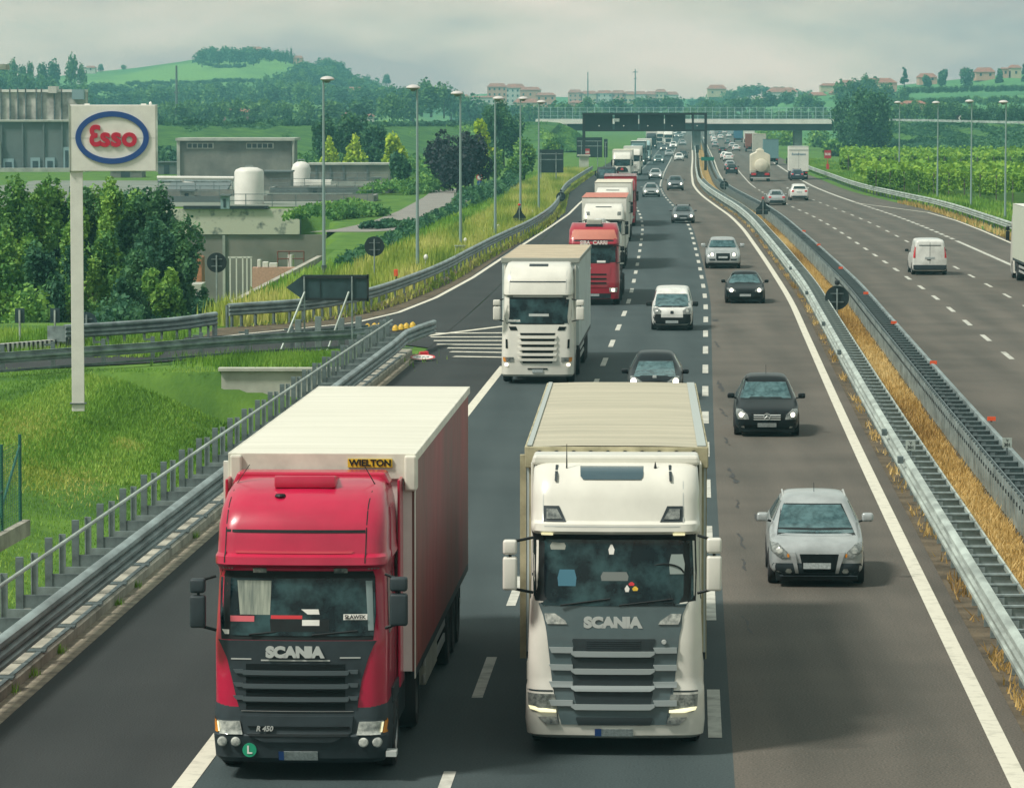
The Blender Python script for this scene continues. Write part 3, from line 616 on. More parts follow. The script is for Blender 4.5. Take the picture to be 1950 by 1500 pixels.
for i, (x, yt, yb) in enumerate([(811, 481, 520), (886, 452, 478), (922, 440, 455), (949, 427, 447), (1014, 400, 416)]):
    p = G(x, yb); s = (yb-212)/9; h = (yb-yt)/s; t = thing('marker_post', labs[i], 'marker post', (p.x, p.y, 0), 0, 'white marker posts in the verge'); MB().b2(-.04, .04, -.02, .02, 0, h*.75).build('stake', M['white'], t); MB().lathe([(.02, -.2), (.1, -.1), (.13, .02), (.09, .14), (.01, .2)], (0, 0, h*.75), n=12).build('head', M['white'], t, smooth=True)
p = G(754, 560); t = thing('hydrant_marker', 'small red and black marker in the yellow verge grass', 'marker post', (p.x, p.y, 0)); MB().cyl((0, 0, 0), (0, 0, .9), .04).build('stake', M['blk'], t); MB().box((0, 0, 1.05), (.2, .1, .35)).build('head', M['orange'], t, bevel=.02)
p = G(876, 492); t = thing('cabinet', 'small pale electrical cabinet at the foot of a lamp', 'cabinet', (p.x, p.y, 0)); MB().b2(-.3, .3, -.15, .15, 0, .75).build('box', M['conc_l'], t, bevel=.01); MB().b2(-.34, .34, -.2, .2, .75, .8).build('lid', M['galv_l'], t)
p = G(1112, 328); t = thing('shelter_cabinet', 'pale concrete service cabin beside the distant ramp rail', 'cabinet', (p.x, p.y, 0)); MB().b2(-.7, .7, 0, 1.4, 0, 2.35).build('box', M['conc_l'], t); MB().b2(-.95, .95, -.25, 1.6, 2.35, 2.6).build('roof', M['conc_l'], t)
# direction panels far left
for (x0, x1, y0, y1, yb, lab, legs) in [(1026, 1073, 285, 329, 352, 'dark square direction panel back on two grey posts', (1030, 1059)), (1098, 1147, 262, 300, 318, 'large dark direction panel back near the gantry leg', (1107, 1138)), (1150, 1157, 265, 300, 318, 'narrow grey panel beside the large direction panel', (1153,))]:
    xc = (x0+x1)/2; p = G(xc, yb); s = (yb-212)/9; t = thing('direction_panel', lab, 'sign', (p.x, p.y, 0)); MB().b2((x0-xc)/s, (x1-xc)/s, .03, .1, 9-(y1-212)/s, 9-(y0-212)/s).build('board', M['signback'], t)
    for l in legs: MB().cyl(((l-xc)/s, 0, 0), ((l-xc)/s, 0, 9-(y0+6-212)/s), .06).build('post', M['galv'], t)
    mb = MB(); 
    for k in (.2, .45): mb.b2((x0-xc)/s+.1, (x1-xc)/s-.1, 0, .03, 9-(y0+(y1-y0)*k-212)/s, 9-(y0+(y1-y0)*k-1.5-212)/s)
    mb.build('brace', M['galv'], t)
# SOS signs
for (x, yc, w, yb, tx, lab) in [(1117.5, 290, 11, 318, 'SOS', 'red SOS sign on the left beside the concrete cabin'), (1576, 294, 13, 331, 'SOS', 'red SOS sign over the right guard rail near the truck')]:
    p = G(x, yb); s = (yb-212)/9; zc = 9-(yc-212)/s; a = w/2/s; t = thing('sos_sign', lab, 'sign', (p.x, p.y, 0), 0, 'red emergency phone signs'); MB().b2(-a, a, 0, .06, zc-a*1.2, zc+a*1.2).build('sign_plate', mat('sos_red', (.42, .02, .04), .5), t); MB().cyl((0, .05, 0), (0, .05, zc), .05).build('pole', M['red'], t)
    MB().b2(-.2, .2, -.1, .15, .6, 1.4).build('phone_box', M['red'], t); put_text('lettering', tx, M['white'], t, (0, -.012, zc), a*.95, bold=.02, extrude=.008)
# small signs by the service road and in the far median
p = G(913, 362); s = 150/9; t = thing('service_sign', 'speed limit disc above a blue arrow disc by the service road', 'sign', (p.x, p.y, 0)); MB().cyl((0, .04, 0), (0, .04, 9-(334-212)/s), .05).build('pole', M['galv'], t)
MB().lathe([(.001, 0), (.36, 0), (.36, .02), (.001, .02)], (0, 0, 9-(338-212)/s), n=24, axis='Y', cap=False).build('limit_disc', M['red'], t); MB().lathe([(.001, 0), (.26, 0), (.26, .02), (.001, .02)], (0, -.02, 9-(338-212)/s), n=24, axis='Y', cap=False).build('limit_centre', M['white'], t)
MB().lathe([(.001, 0), (.3, 0), (.3, .02), (.001, .02)], (0, 0, 9-(348.5-212)/s), n=24, axis='Y', cap=False).build('arrow_disc', mat('sign_blue', (.02, .09, .32), .4), t); MB().b2(-.2, .2, 0, .03, 9-(360-212)/s, 9-(354-212)/s).build('plate', M['white'], t)
p = G(1347, 330); t = thing('green_sign', 'small green plate sign fixed to the dark gantry column on the median', 'sign', (p.x, p.y-.5, 0)); MB().b2(-.95, .95, 0, .05, 9-(306-212)/13.1, 9-(299-212)/13.1).build('sign_plate', mat('sign_green', (.01, .16, .12), .5), t); MB().b2(-1.5, -.2, .06, .1, 9-(303-212)/13.1, 9-(302-212)/13.1).build('arm', M['galv_d'], t)
p = G(1328, 300); t = thing('median_box', 'dark upright equipment box on the far end of the median', 'cabinet', (p.x, p.y, 0)); MB().b2(-.3, .3, 0, .4, .9, 2.4).build('box', M['dark'], t); MB().b2(-.06, .06, .1, .2, 0, .9).build('leg', M['galv'], t)
# green fence bottom left
t = thing('mesh_fence', 'green mesh fence corner with braced post at the left edge', 'fence'); FG = mat('fence_green', (.01, .10, .07), .5); a = G(40, 1000); z0 = 9-(1000-212)/((1000-212)/9)
for (x, yb, yt) in [(39, 995, 826), (4, 1014, 845)]:
    q = G(x, yb); s = (yb-212)/9; MB().cyl((q.x, q.y, -.2), (q.x, q.y, (yb-yt)/s), .035).build('post', FG, t)
q1, q2, q3 = G(39, 995), G(4, 1014), G(-120, 1085)
MB().cyl((q1.x, q1.y, 1.7), (q2.x-.1, q2.y-.4, .1), .03).build('brace', FG, t); MB().cyl((q2.x, q2.y, .9), (q3.x, q3.y, .1), .03).build('brace', FG, t)
mb = MB()
for k in range(40):
    u = k/39; A_ = q1.lerp(q3, u); mb.cyl((A_.x, A_.y, .05), (A_.x, A_.y, 1.75), .004, n=3, caps=False)
for k in range(30): z = .05+k*.06; mb.cyl((q1.x, q1.y, z), (q3.x, q3.y, z), .004, n=3, caps=False)
mb.build('mesh', FG, t)
tag(MB().sweep([(-.08, -.3), (.08, -.3), (.08, .04), (-.08, .04)], [(q1.x+.1, q1.y+.3, 0), (q3.x, q3.y, 0)], close=True).build('fence_kerb', M['conc']), 'low concrete kerb under the green mesh fence', 'kerb')

# ---- sign gantry (seen from behind)
p = G(1343, 325); s_ = (325-212)/9; X_ = lambda px: (px-1343)/s_
Z_ = lambda py: 9-(py-212)/s_
t = thing('sign_gantry', 'big dark sign gantry spanning the oncoming carriageway before the bridge', 'gantry', (p.x, p.y, 0))
MB().b2(X_(1341), X_(1346), -.2, .2, 0, Z_(215)).build('column', M['dark'], t); MB().b2(X_(1108.5), X_(1114), -.2, .2, 0, Z_(215)).build('column', M['dark'], t)
mb = MB(); mb.b2(X_(1108), X_(1346), -.3, .3, Z_(219), Z_(215)); mb.b2(X_(1108), X_(1346), -.3, .3, Z_(250.5), Z_(247)); mb.build('beam', M['dark'], t)
for (x0, x1, y1) in [(1110, 1166, 249), (1170, 1215, 250), (1217, 1264, 250), (1266, 1305, 250)]: MB().b2(X_(x0), X_(x1), .3, .5, Z_(y1), Z_(216)).build('panel', M['signback'], t)
mb = MB(); mb.b2(X_(1305), X_(1345), -.1, .1, Z_(236), Z_(234)); mb.b2(X_(1317), X_(1321), -.15, .15, Z_(250), Z_(215)); mb.build('brace', M['dark'], t)
for x in (1140, 1187, 1233, 1279, 1327): m1 = MB(); m1.lathe([(.02, -.1), (.11, 0), (.02, .1)], (X_(x), -.4, Z_(240)), n=12); m1.build('lamp', M['white'], t); 
mb = MB(); mb.b2(X_(1168), X_(1179), -.32, -.3, Z_(232), Z_(226)); mb.build('plate', M['galv_l'], t)

# ---- bridge
DB = 930.; sb = 7600/DB; xb = lambda px: (px-975)/sb
zb = lambda py: 9-(py-212)/sb
t = thing('road_bridge', 'pale concrete road bridge with mesh fence crossing the motorway', 'bridge', (0, DB, 0))
BC = mat('bridge_concrete', (.74, .74, .68), .9, noise=.15, nscale=.3)
MB().b2(xb(1020), xb(1612), -.3, .1, zb(236), zb(227)).build('fascia', BC, t); MB().b2(xb(1020), xb(1612), .1, 9, zb(234.5), zb(230)).build('deck', BC, t)
MB().b2(xb(1078), xb(1600), .35, 8.6, zb(249), zb(235.5)).build('girder', mat('girder', (.035, .05, .05), .8, noise=.3, nscale=.2), t)
for x in (1520, 1327): MB().b2(xb(x)-.9, xb(x)+.9, 1.5, 7, 0, zb(248)).build('pier', mat('pier', (.16, .19, .18), .9, noise=.3, nscale=.5), t)
mb = MB(); mb.add([(xb(1052), 0, zb(235)), (xb(1080), 0, zb(235)), (xb(1080), 0, zb(256)), (xb(1070), 0, zb(246)), (xb(1052), 8, zb(235)), (xb(1080), 8, zb(235)), (xb(1080), 8, zb(256)), (xb(1070), 8, zb(246))], [(0, 1, 2, 3), (4, 5, 6, 7), (0, 1, 5, 4), (1, 2, 6, 5), (2, 3, 7, 6), (3, 0, 4, 7)]); mb.build('abutment', BC, t)
MB().b2(xb(1600), xb(1614), 0, 8, zb(262), zb(235)).build('abutment', BC, t)
BF = mat('bridge_fence', (.40, .58, .57), .6)
for x in range(1034, 1612, 14): MB().b2(xb(x)-.05, xb(x)+.05, -.25, -.15, zb(228), zb(204)).build('fence_post', BF, t)
mb = MB()
for z in (zb(226), zb(221), zb(212.5), zb(205)): mb.b2(xb(1022), xb(1612), -.22, -.18, z-.03, z+.03)
for k in range(300): x = xb(1024)+k*(xb(1610)-xb(1024))/300; mb.b2(x-.006, x+.006, -.21, -.19, zb(226), zb(205))
mb.build('fence_mesh', BF, t)
# embankments of the crossing road
def bank(name, pts, side):   # pts: (px, y_top, Ytop, y_base) left to right
    mb = MB()
    for (x, yt, Yt, Yb) in pts:
        a = GY(x, yt, Yt); b = Vector((a.x*Yb/Yt, Yb, -.1)); mid = a.lerp(b, .5)+Vector((0, 0, .3))
        mb.v += [tuple(b), tuple(mid), tuple(a), (a.x, a.y+9, a.z), (a.x, a.y+30, -.1)]
    n = len(pts)
    for i in range(n-1):
        for j in range(4): mb.f.append((i*5+j, (i+1)*5+j, (i+1)*5+j+1, i*5+j+1))
    mb.f += [(4, 3, 2, 1, 0), tuple((n-1)*5+j for j in range(5))]
    return struct(mb, name, M['field2'])
M['field2'] = mat('bank_grass', (.075, .17, .035), .95, nscale=.25, col2=(.03, .085, .03), bump=.5, bscale=2, spec=.1)
bank('embankment_left', [(-1200, 240, 700, 600), (-200, 236, 760, 650), (300, 235, 780, 680), (700, 234, 850, 760), (900, 233, 915, 830), (1040, 232, 928, 800), (1066, 234, 930, 880), (1092, 246, 915, 880), (1118, 264, 890, 875), (1136, 284, 860, 858)], 1)
bank('embankment_right', [(1606, 232, 932, 900), (1660, 231, 930, 860), (1760, 233, 900, 800), (1850, 235, 860, 760), (2200, 243, 760, 640), (2700, 247, 700, 600), (3300, 252, 640, 560)], 1)
t = thing('crossing_road_rail', 'thin guard rail along the raised road right of the bridge', 'guard rail')
a = [GY(1614, 228, 930), GY(1760, 230, 899), GY(1850, 232, 859), GY(2200, 239, 759)]
mb = MB(); mb.sweep([(-.05, -.2), (.05, -.2), (.05, .3), (-.05, .3)], [tuple(v) for v in a], close=True); mb.build('rail', M['galv_l'], t)
for q in resample([tuple(v) for v in a], 8): MB().b2(-.06, .06, -.06, .06, -.9, .2).build('post', M['galv_d'], t, loc=tuple(q))
t = thing('chevron_sign', 'small black and white chevron board on the raised road right of the bridge', 'sign', tuple(GY(1826, 231, 872))); MB().b2(-.5, .5, 0, .05, 0, 1.3).build('board', M['blk'], t); MB().prism([(.3, .1), (.5, .1), (.1, .65), (.5, 1.2), (.3, 1.2), (-.15, .65)], -.03, 0).build('arrow', M['white'], t); MB().b2(-.05, .05, .05, .12, -1.2, .6).build('post', M['galv'], t)

# ---- hills
def hill(name, sk, D, depth, m, ynear=214):
    xs_ = np.arange(sk[0][0], sk[-1][0]+1, 12); rows = 14; mb = MB()
    yk = np.interp(xs_, [p[0] for p in sk], [p[1] for p in sk])
    for x, y in zip(xs_, yk):
        top = GY(float(x), float(y), D)
        for j in range(rows+3):
            u = j/rows; Yd = D-depth*(1-u); zz = max(0, top.z+.5)*(u if u <= 1 else 1-(u-1)*6)*(1 if u > 1 else (.55+.45*u)) if u > 0 else -2
            mb.v.append((top.x*Yd/D, Yd, zz+ (.6*math.sin(x*.05+j) if 0 < j < rows else 0)))
    R = rows+3
    for i in range(len(xs_)-1):
        for j in range(R-1): mb.f.append((i*R+j, (i+1)*R+j, (i+1)*R+j+1, i*R+j+1))
    return struct(mb, name, m, smooth=True)
M['hillg'] = mat('hill_grass', (.14, .27, .065), .95, nscale=.007, col2=(.06, .16, .06), spec=.1, ramp=(.40, .60), stretch=(1, .5, 6))
M['hillg2'] = mat('hill_vineyard', (.11, .25, .08), .95, nscale=.01, col2=(.06, .17, .07), spec=.1)
hill('hill_left', [(-1100, 211), (-700, 190), (-300, 165), (0, 152), (100, 148), (180, 139), (260, 131), (340, 120), (380, 113), (470, 103), (550, 110), (620, 130), (700, 158), (760, 172), (830, 205), (860, 211)], 2600, 1100, M['hillg'])
hill('hill_middle', [(780, 205), (860, 188), (920, 180), (1060, 186), (1200, 190), (1400, 190), (1560, 192), (1620, 200)], 3000, 700, M['hillg2'])
hill('hill_right', [(1440, 207), (1500, 190), (1560, 180), (1620, 170), (1700, 166), (1800, 156), (1900, 146), (2000, 140), (2200, 134), (2500, 142), (2800, 170), (3200, 205), (3400, 211)], 1900, 800, M['hillg2'])
# ================================================================ VEHICLES
def paint(name, c, rough=.28, metal=0.0, coat=.45, dirt=True):
    return mat('paint_'+name, c, rough, metal=metal, coat=coat, noise=.18 if dirt else 0, nscale=2.0)
V = {}
V['glass'] = mat('car_glass', (.030, .060, .062), .10, coat=.2, nscale=2.6, col2=(.012, .022, .024), ramp=(.4, .6), detail=4)  # noise tones paint interior reflections into the opaque glass
V['glass_l'] = mat('car_glass_light', (.075, .15, .16), .10, coat=.15, nscale=4.5, col2=(.020, .050, .056), ramp=(.35, .62), detail=5)  # paler pane, cloudy cabin reflections put into the colour
V['glass_t'] = mat('truck_glass', (.030, .070, .075), .12, coat=.0, spec=.35, nscale=2.2, col2=(.003, .010, .013), ramp=(.42, .62), detail=6)  # teal and dark noise painted in as reflections of the cab interior
V['black'] = mat('black_trim', (.007, .011, .012), .55, spec=.3, noise=.3, nscale=5)
V['slate'] = mat('slate_plastic', (.026, .038, .044), .55, spec=.35, noise=.2, nscale=3)
V['grille'] = mat('grille_dark', (.004, .008, .009), .7, spec=.2)
V['chrome'] = mat('chrome', (.55, .58, .56), .35, metal=.3)
V['silverbar'] = mat('silver_bar', (.46, .48, .46), .4, metal=.2)
V['lens'] = mat('lamp_lens', (.55, .57, .52), .12, coat=.5, nscale=12, col2=(.20, .22, .21))
V['lens_d'] = mat('lamp_lens_dark', (.26, .28, .26), .12, coat=.5, nscale=14, col2=(.07, .08, .08))
V['amber'] = mat('amber_lens', (.70, .26, .03), .2, coat=.4)
V['tail'] = mat('tail_lens', (.50, .02, .03), .2, coat=.5)
V['lit'] = mat('lit_lamp', (.9, .85, .7), .3, emit=((1, .92, .75), 1.7))
V['drl'] = mat('lit_strip', (.9, .85, .6), .3, emit=((1, .93, .55), .55))
V['plate'] = mat('number_plate', (.45, .50, .50), .5, nscale=25, col2=(.26, .30, .30))
V['plateb'] = mat('number_plate_blue', (.03, .09, .30), .5)
V['under'] = mat('underbody', (.012, .013, .014), .9)
V['rim'] = mat('wheel_rim', (.40, .42, .42), .35, metal=.5)
V['rimd'] = mat('wheel_rim_dark', (.10, .11, .11), .5, metal=.4)
V['seat'] = mat('inside_grey', (.16, .18, .17), .8)

def chaikin(P, it=2):
    for _ in range(it):
        Q = [P[0]]
        for a, b in zip(P[:-1], P[1:]): Q += [tuple(a[k]*.75+b[k]*.25 for k in range(2)), tuple(a[k]*.25+b[k]*.75 for k in range(2))]
        Q.append(P[-1]); P = Q
    return P
def loft_body(keys, W, name, m, parent, ny=56):
    ys_ = np.array([k[0] for k in keys]); A = np.array([k[1:] for k in keys], float)
    L = ys_[-1]; yy = np.unique(np.round(np.concatenate([ys_, np.linspace(0, L, ny), np.linspace(0, .3, 6), np.linspace(L-.3, L, 6)]), 4))
    cols = []
    for j in range(A.shape[1]):
        h = np.diff(ys_); d = np.diff(A[:, j])/h; mm = np.zeros(len(ys_)); mm[0] = d[0]; mm[-1] = d[-1]
        for i in range(1, len(ys_)-1): mm[i] = 0 if d[i-1]*d[i] <= 0 else 2*d[i-1]*d[i]/(d[i-1]+d[i])
        v = []
        for y in yy:
            i = min(max(int(np.searchsorted(ys_, y, side='right')-1), 0), len(ys_)-2); t = (y-ys_[i])/h[i]
            v.append((2*t**3-3*t*t+1)*A[i, j]+(t**3-2*t*t+t)*h[i]*mm[i]+(-2*t**3+3*t*t)*A[i+1, j]+(t**3-t*t)*h[i]*mm[i+1])
        cols.append(v)
    mb = MB(); nsec = None
    for k, y in enumerate(yy):
        wf, zb, zs, zt, wtf = [c[k] for c in cols]; w = wf*W/2; wt = wtf*W/2
        P = [(0, zb), (.82*w, zb), (.97*w, zb+.06), (w, zb+.4*(zs-zb)), (w*.985, zs-.10*(zs-zb)), (w*.955, zs), (wt+(w*.93-wt)*.5, zs+(zt-zs)*.5), (wt+.01, zt-.07*min(1, (zt-zs)*3)), (wt*.86, zt-.005), (wt*.5, zt+.012), (0, zt+.018)]
        P = chaikin(P, 2); full = [(-x, z) for x, z in P[::-1]][:-1]+P   # top-left ... bottom ... top-right
        full = full[1:] if False else full
        nsec = len(full); mb.v += [(x, y, z) for x, z in full]
    K = len(yy)
    for i in range(K-1):
        for j in range(nsec-1): mb.f.append((i*nsec+j, i*nsec+j+1, (i+1)*nsec+j+1, (i+1)*nsec+j))
    mb.f.append(tuple(range(nsec-1))); mb.f.append(tuple((K-1)*nsec+j for j in range(nsec-1))[::-1])
    o = mb.build(name, m, parent, smooth=True)
    bm = bmesh.new(); bm.from_mesh(o.data); bmesh.ops.remove_doubles(bm, verts=bm.verts, dist=.0005); bmesh.ops.recalc_face_normals(bm, faces=bm.faces); bm.to_mesh(o.data); bm.free(); o.data.shade_smooth(); o.data.set_sharp_from_angle(angle=math.radians(50))
    return o, BVHTree.FromPolygons([v.co[:] for v in o.data.vertices], [tuple(p.vertices) for p in o.data.polygons])
KEYS = {   # y, half-width factor, bottom, shoulder, top, top-width factor
 'hatch': lambda L, H: [(0, .66, .34, .50, .56, .50), (.05, .80, .24, .58, .66, .62), (.18, .91, .20, .66, .75, .74), (.45, .98, .19, .74, .84, .80), (.95, 1, .19, .88, .98, .80), (1.10, 1, .19, .90, 1.04, .79), (1.85, 1, .19, .94, H-.03, .64), (2.3, 1, .19, .95, H, .64), (L-1.0, 1, .19, .96, H-.03, .63), (L-.45, .99, .2, .96, H-.14, .60), (L-.12, .95, .22, .90, 1.02, .66), (L-.03, .88, .26, .78, .86, .70), (L, .76, .34, .62, .68, .60)],
 'sedan': lambda L, H: [(0, .66, .32, .48, .54, .50), (.05, .80, .22, .56, .63, .62), (.18, .91, .18, .62, .70, .74), (.5, .98, .17, .70, .78, .80), (1.15, 1, .17, .82, .90, .80), (1.3, 1, .17, .85, .96, .78), (2.05, 1, .17, .88, H-.03, .62), (2.5, 1, .17, .88, H, .62), (3.1, 1, .17, .89, H-.03, .61), (L-.75, .99, .18, .90, .98, .62), (L-.15, .94, .2, .88, .95, .70), (L-.04, .88, .24, .78, .84, .70), (L, .76, .34, .60, .66, .60)],
 'suv': lambda L, H: [(0, .76, .36, .58, .66, .62), (.04, .88, .27, .68, .76, .74), (.14, .95, .24, .76, .83, .82), (.5, .99, .23, .86, .93, .85), (1.0, 1, .23, .95, 1.01, .84), (1.12, 1, .23, .97, 1.06, .83), (1.85, 1, .24, 1.06, H-.04, .68), (2.3, 1, .24, 1.07, H, .68), (L-.9, 1, .24, 1.08, H-.03, .67), (L-.35, .99, .25, 1.08, H-.14, .64), (L-.08, .95, .27, 1.0, 1.14, .70), (L-.02, .88, .3, .85, .95, .72), (L, .78, .38, .7, .76, .62)],
 'van': lambda L, H: [(0, .70, .32, .62, .72, .56), (.05, .84, .24, .74, .84, .68), (.2, .94, .21, .86, .96, .78), (.5, .99, .2, .98, 1.10, .82), (.75, 1, .2, 1.04, 1.2, .82), (1.55, 1, .2, 1.10, H-.06, .76), (2.0, 1, .2, 1.10, H, .78), (L-.6, 1, .2, 1.12, H, .80), (L-.12, .99, .22, 1.12, H-.03, .79), (L-.02, .97, .26, 1.05, H-.1, .76), (L, .93, .32, 1.0, H-.18, .72)],
}
def wheel(parent, x, y, r=.32, w=.21, rim=None, truck=False):
    s = -1 if x < 0 else 1
    o = MB().lathe([(r*.62, -w/2), (r*.93, -w/2), (r, -w*.36), (r, w*.36), (r*.93, w/2), (r*.62, w/2)], n=28, axis='X', cap=False).build('wheel', M['rubber'], parent, smooth=True, loc=(x, y, r))
    MB().lathe([(.001, .25*w), (r*.2, .3*w), (r*.3, .2*w), (r*.55, .3*w), (r*.64, .48*w), (r*.64, -.45*w)] if s > 0 else [(.001, -.25*w), (r*.2, -.3*w), (r*.3, -.2*w), (r*.55, -.3*w), (r*.64, -.48*w), (r*.64, .45*w)], n=20, axis='X', cap=False).build('rim', rim or V['rim'], o, smooth=True)
    return o
def mirror(parent, x, z, y, w, h, m, ax):
    """door mirror at x,z with arm towards ax"""
    o = MB().box((0, 0, 0), (w, .16, h)).build('mirror', m, parent, smooth=True, bevel=min(w, h)*.28, segs=3, loc=(x, y, z))
    MB().cyl((0, .02, -h*.2), (ax-x, .08, -h*.55), .022, n=6).build('mirror_arm', V['black'], o)
    return o
class Px:
    def __init__(s, cx, yg, H0=9.0): s.cx = cx; s.s = (yg-212)/H0
    def x(s, px): return (px-s.cx)/s.s
    def z(s, py): return 9-(py-212)/s.s
    def rows(s, rs): return [(s.z(y), s.x(a), s.x(b)) for y, a, b in rs]
def mrows(rows): return [(w, -b, -a) for w, a, b in rows]
def car(label, cat, px, typ, W, L, H, pm, front=True, group=None, glass='glass', detail=1, lit=False, mirrorm=None, sym=True, name=None, rr=.32, low='slate', track=None, seed=0, **q):
    """px: Px frame or None; q: patch rows in local metres"""
    t = thing(name or {'van': 'van', 'suv': 'suv_car', 'sedan': 'saloon_car', 'hatch': 'hatchback_car'}[typ], label, cat, (0, 0, 0), 0, group)
    body, bvh = loft_body(KEYS[typ](L, H), W, 'body', pm, t, ny=56 if detail > 1 else 34)
    hw = W/2; nx = 24 if detail > 1 else 8; ny = 9 if detail > 1 else 4
    P_ = lambda rows, mt, nm, d='F', par=t, off=.009, th=.014, nx_=nx, ny_=ny: patch(bvh, rows, mt, nm, par, d, off, th, nx_, ny_)
    zc = {'hatch': 1.0, 'sedan': .93, 'suv': 1.15, 'van': 1.2}[typ]
    ws = q.get('ws') or [(zc+.03, -hw*.80, hw*.80), (zc+(H-zc)*.5, -hw*.75, hw*.75), (H-.10, -hw*.63, hw*.63)]
    P_([(ws[0][0]-.03, ws[0][1]-.02, ws[0][2]+.02), (ws[-1][0]+.02, ws[-1][1]-.025, ws[-1][2]+.025)], V['black'], 'windshield_frame', off=.003)
    P_(ws, V[glass], 'windshield', off=.010)
    if detail > 1:
        wz = ws[0][0]
        for sx in (-1, 1): P_([(wz+.005, -hw*.55 if sx < 0 else -.05, .0 if sx < 0 else hw*.5), (wz+.03, -hw*.5 if sx < 0 else 0, -.02 if sx < 0 else hw*.45)], V['black'], 'wiper', off=.02, nx_=6, ny_=1)
    # side and rear glass
    y0, y1 = {'hatch': (1.35, L-.55), 'sedan': (1.6, L-1.15), 'suv': (1.45, L-.6), 'van': (1.15, 2.05)}[typ]
    zs0 = {'hatch': 1.0, 'sedan': .93, 'suv': 1.13, 'van': 1.18}[typ]
    for d in 'LR':
        ym = (y0+y1)/2
        for a, b, nm in ((y0, ym-.04, 'side_window'), (ym+.04, y1, 'side_window')) if typ != 'van' else ((y0, y1, 'side_window'),):
            P_([(zs0, a, b), (H-.13, a+(.45 if a == y0 else 0), b-(.25 if b == y1 else 0))], V['glass'], nm, d, off=.006)
    if typ != 'van' or q.get('rear_glass'):
        zr0, zr1 = (1.03, H-.19) if typ != 'suv' else (1.18, H-.2)
        if typ == 'sedan': zr0, zr1 = .99, H-.09
        if typ == 'van': zr0, zr1 = 1.25, H-.25
        P_([(zr0, -hw*.68, hw*.68), (zr1, -hw*.56, hw*.56)], V['glass'], 'rear_window', 'B', off=.008)
    # lower dark bumper front
    bl = q.get('lowf', [(.22, -hw*.86, hw*.86), (.36, -hw*.84, hw*.84), (.42, -hw*.70, hw*.70)])
    P_(bl, V[low], 'front_bumper', off=.014)
    gr = q.get('grille', [(.50, -hw*.34, hw*.34), (.64, -hw*.38, hw*.38)] if typ in ('hatch', 'sedan') else [(.58, -hw*.36, hw*.36), (.78, -hw*.42, hw*.42)])
    if gr: P_(gr, V['grille'], 'grille', off=.020)
    zl = {'hatch': .64, 'sedan': .60, 'suv': .78, 'van': .80}[typ]
    hl = q.get('hl', [(zl-.06, hw*.48, hw*.76), (zl+.02, hw*.50, hw*.86), (zl+.08, hw*.66, hw*.88)])
    for rows in (hl, mrows(hl)):
        h_ = P_(rows, V['lens_d'], 'headlight', off=.018)
        if not lit and detail > 1: c = (rows[0][1]+rows[-1][2]+rows[0][2]+rows[-1][1])/4; z_ = (rows[0][0]+rows[-1][0])/2; P_([(z_-.05, c-.03, c+.03), (z_-.02, c-.06, c+.06), (z_+.02, c-.06, c+.06), (z_+.05, c-.03, c+.03)], V['lens'], 'reflector', 'F', h_, off=.026, nx_=5, ny_=3)
        if lit:
            c = (rows[0][1]+rows[-1][2])/2*.5+(rows[0][2]+rows[-1][1])/2*.5; zc_ = (rows[0][0]+rows[-1][0])/2-.01; rr_ = q.get('litr', .055)
            P_([(zc_-rr_, c-rr_*.5, c+rr_*.5), (zc_-rr_*.4, c-rr_, c+rr_), (zc_+rr_*.4, c-rr_, c+rr_), (zc_+rr_, c-rr_*.5, c+rr_*.5)], V['lit'], 'bulb', 'F', h_, off=.026, nx_=4, ny_=3)
    pl = q.get('plate', (.44 if typ != 'suv' else .52, 0)); P_([(pl[0]-.055, -.26, .26), (pl[0]+.055, -.26, .26)], V['plate'], 'licence_plate', off=.034, nx_=2, ny_=1)
    # rear lamps, plate, bumper
    zt = {'hatch': .86, 'sedan': .80, 'suv': .98, 'van': 1.05}[typ]
    tl = q.get('tl', [(zt-.1, hw*.58, hw*.84), (zt+.07, hw*.56, hw*.86)])
    for rows in (tl, mrows(tl)): P_(rows, V['tail'], 'tail_light', 'B', off=.014)
    P_([(zt-.16, -.27, .27), (zt-.05, -.27, .27)], V['plate'], 'licence_plate', 'B', off=.012, nx_=2, ny_=1)
    P_([(.28, -hw*.84, hw*.84), (.50, -hw*.88, hw*.88)], V['slate'], 'rear_bumper', 'B', off=.010)
    # wheels
    r = rr; yw = (q.get('y_axle', .82), L-.85)
    for y in yw:
        for sx in (-1, 1): wheel(t, sx*(hw-.105), y, r, .22)
    for d in 'LR':
        for y in yw: P_([(.19 if typ != 'suv' else .25, y-r-.03, y+r+.03), (r+.1, y-r+.02, y+r-.02), (r*2+.03, y-.18, y+.18)], V['under'], 'wheel_arch', d, off=.004, nx_=6, ny_=5)
    MB().b2(-hw*.8, hw*.8, .35, L-.35, .16, .30).build('underbody', V['under'], t)
    if detail > 1: MB().prism([(-hw*.90, .40), (-hw*.84, .12), (hw*.84, .12), (hw*.90, .40)], .07, .5).build('lower_valance', V['black'], t, bevel=.02)
    mz = q.get('mz', zs0+.03); my = y0-.02; mw = q.get('mw', .20)
    for sx in (-1, 1): mirror(t, sx*(hw+mw*.5-.01), mz+.04, my, mw, q.get('mh', .15), mirrorm or pm, sx*(hw*.93))
    t['_bvh'] = 0; del t['_bvh']
    return t, bvh, P_
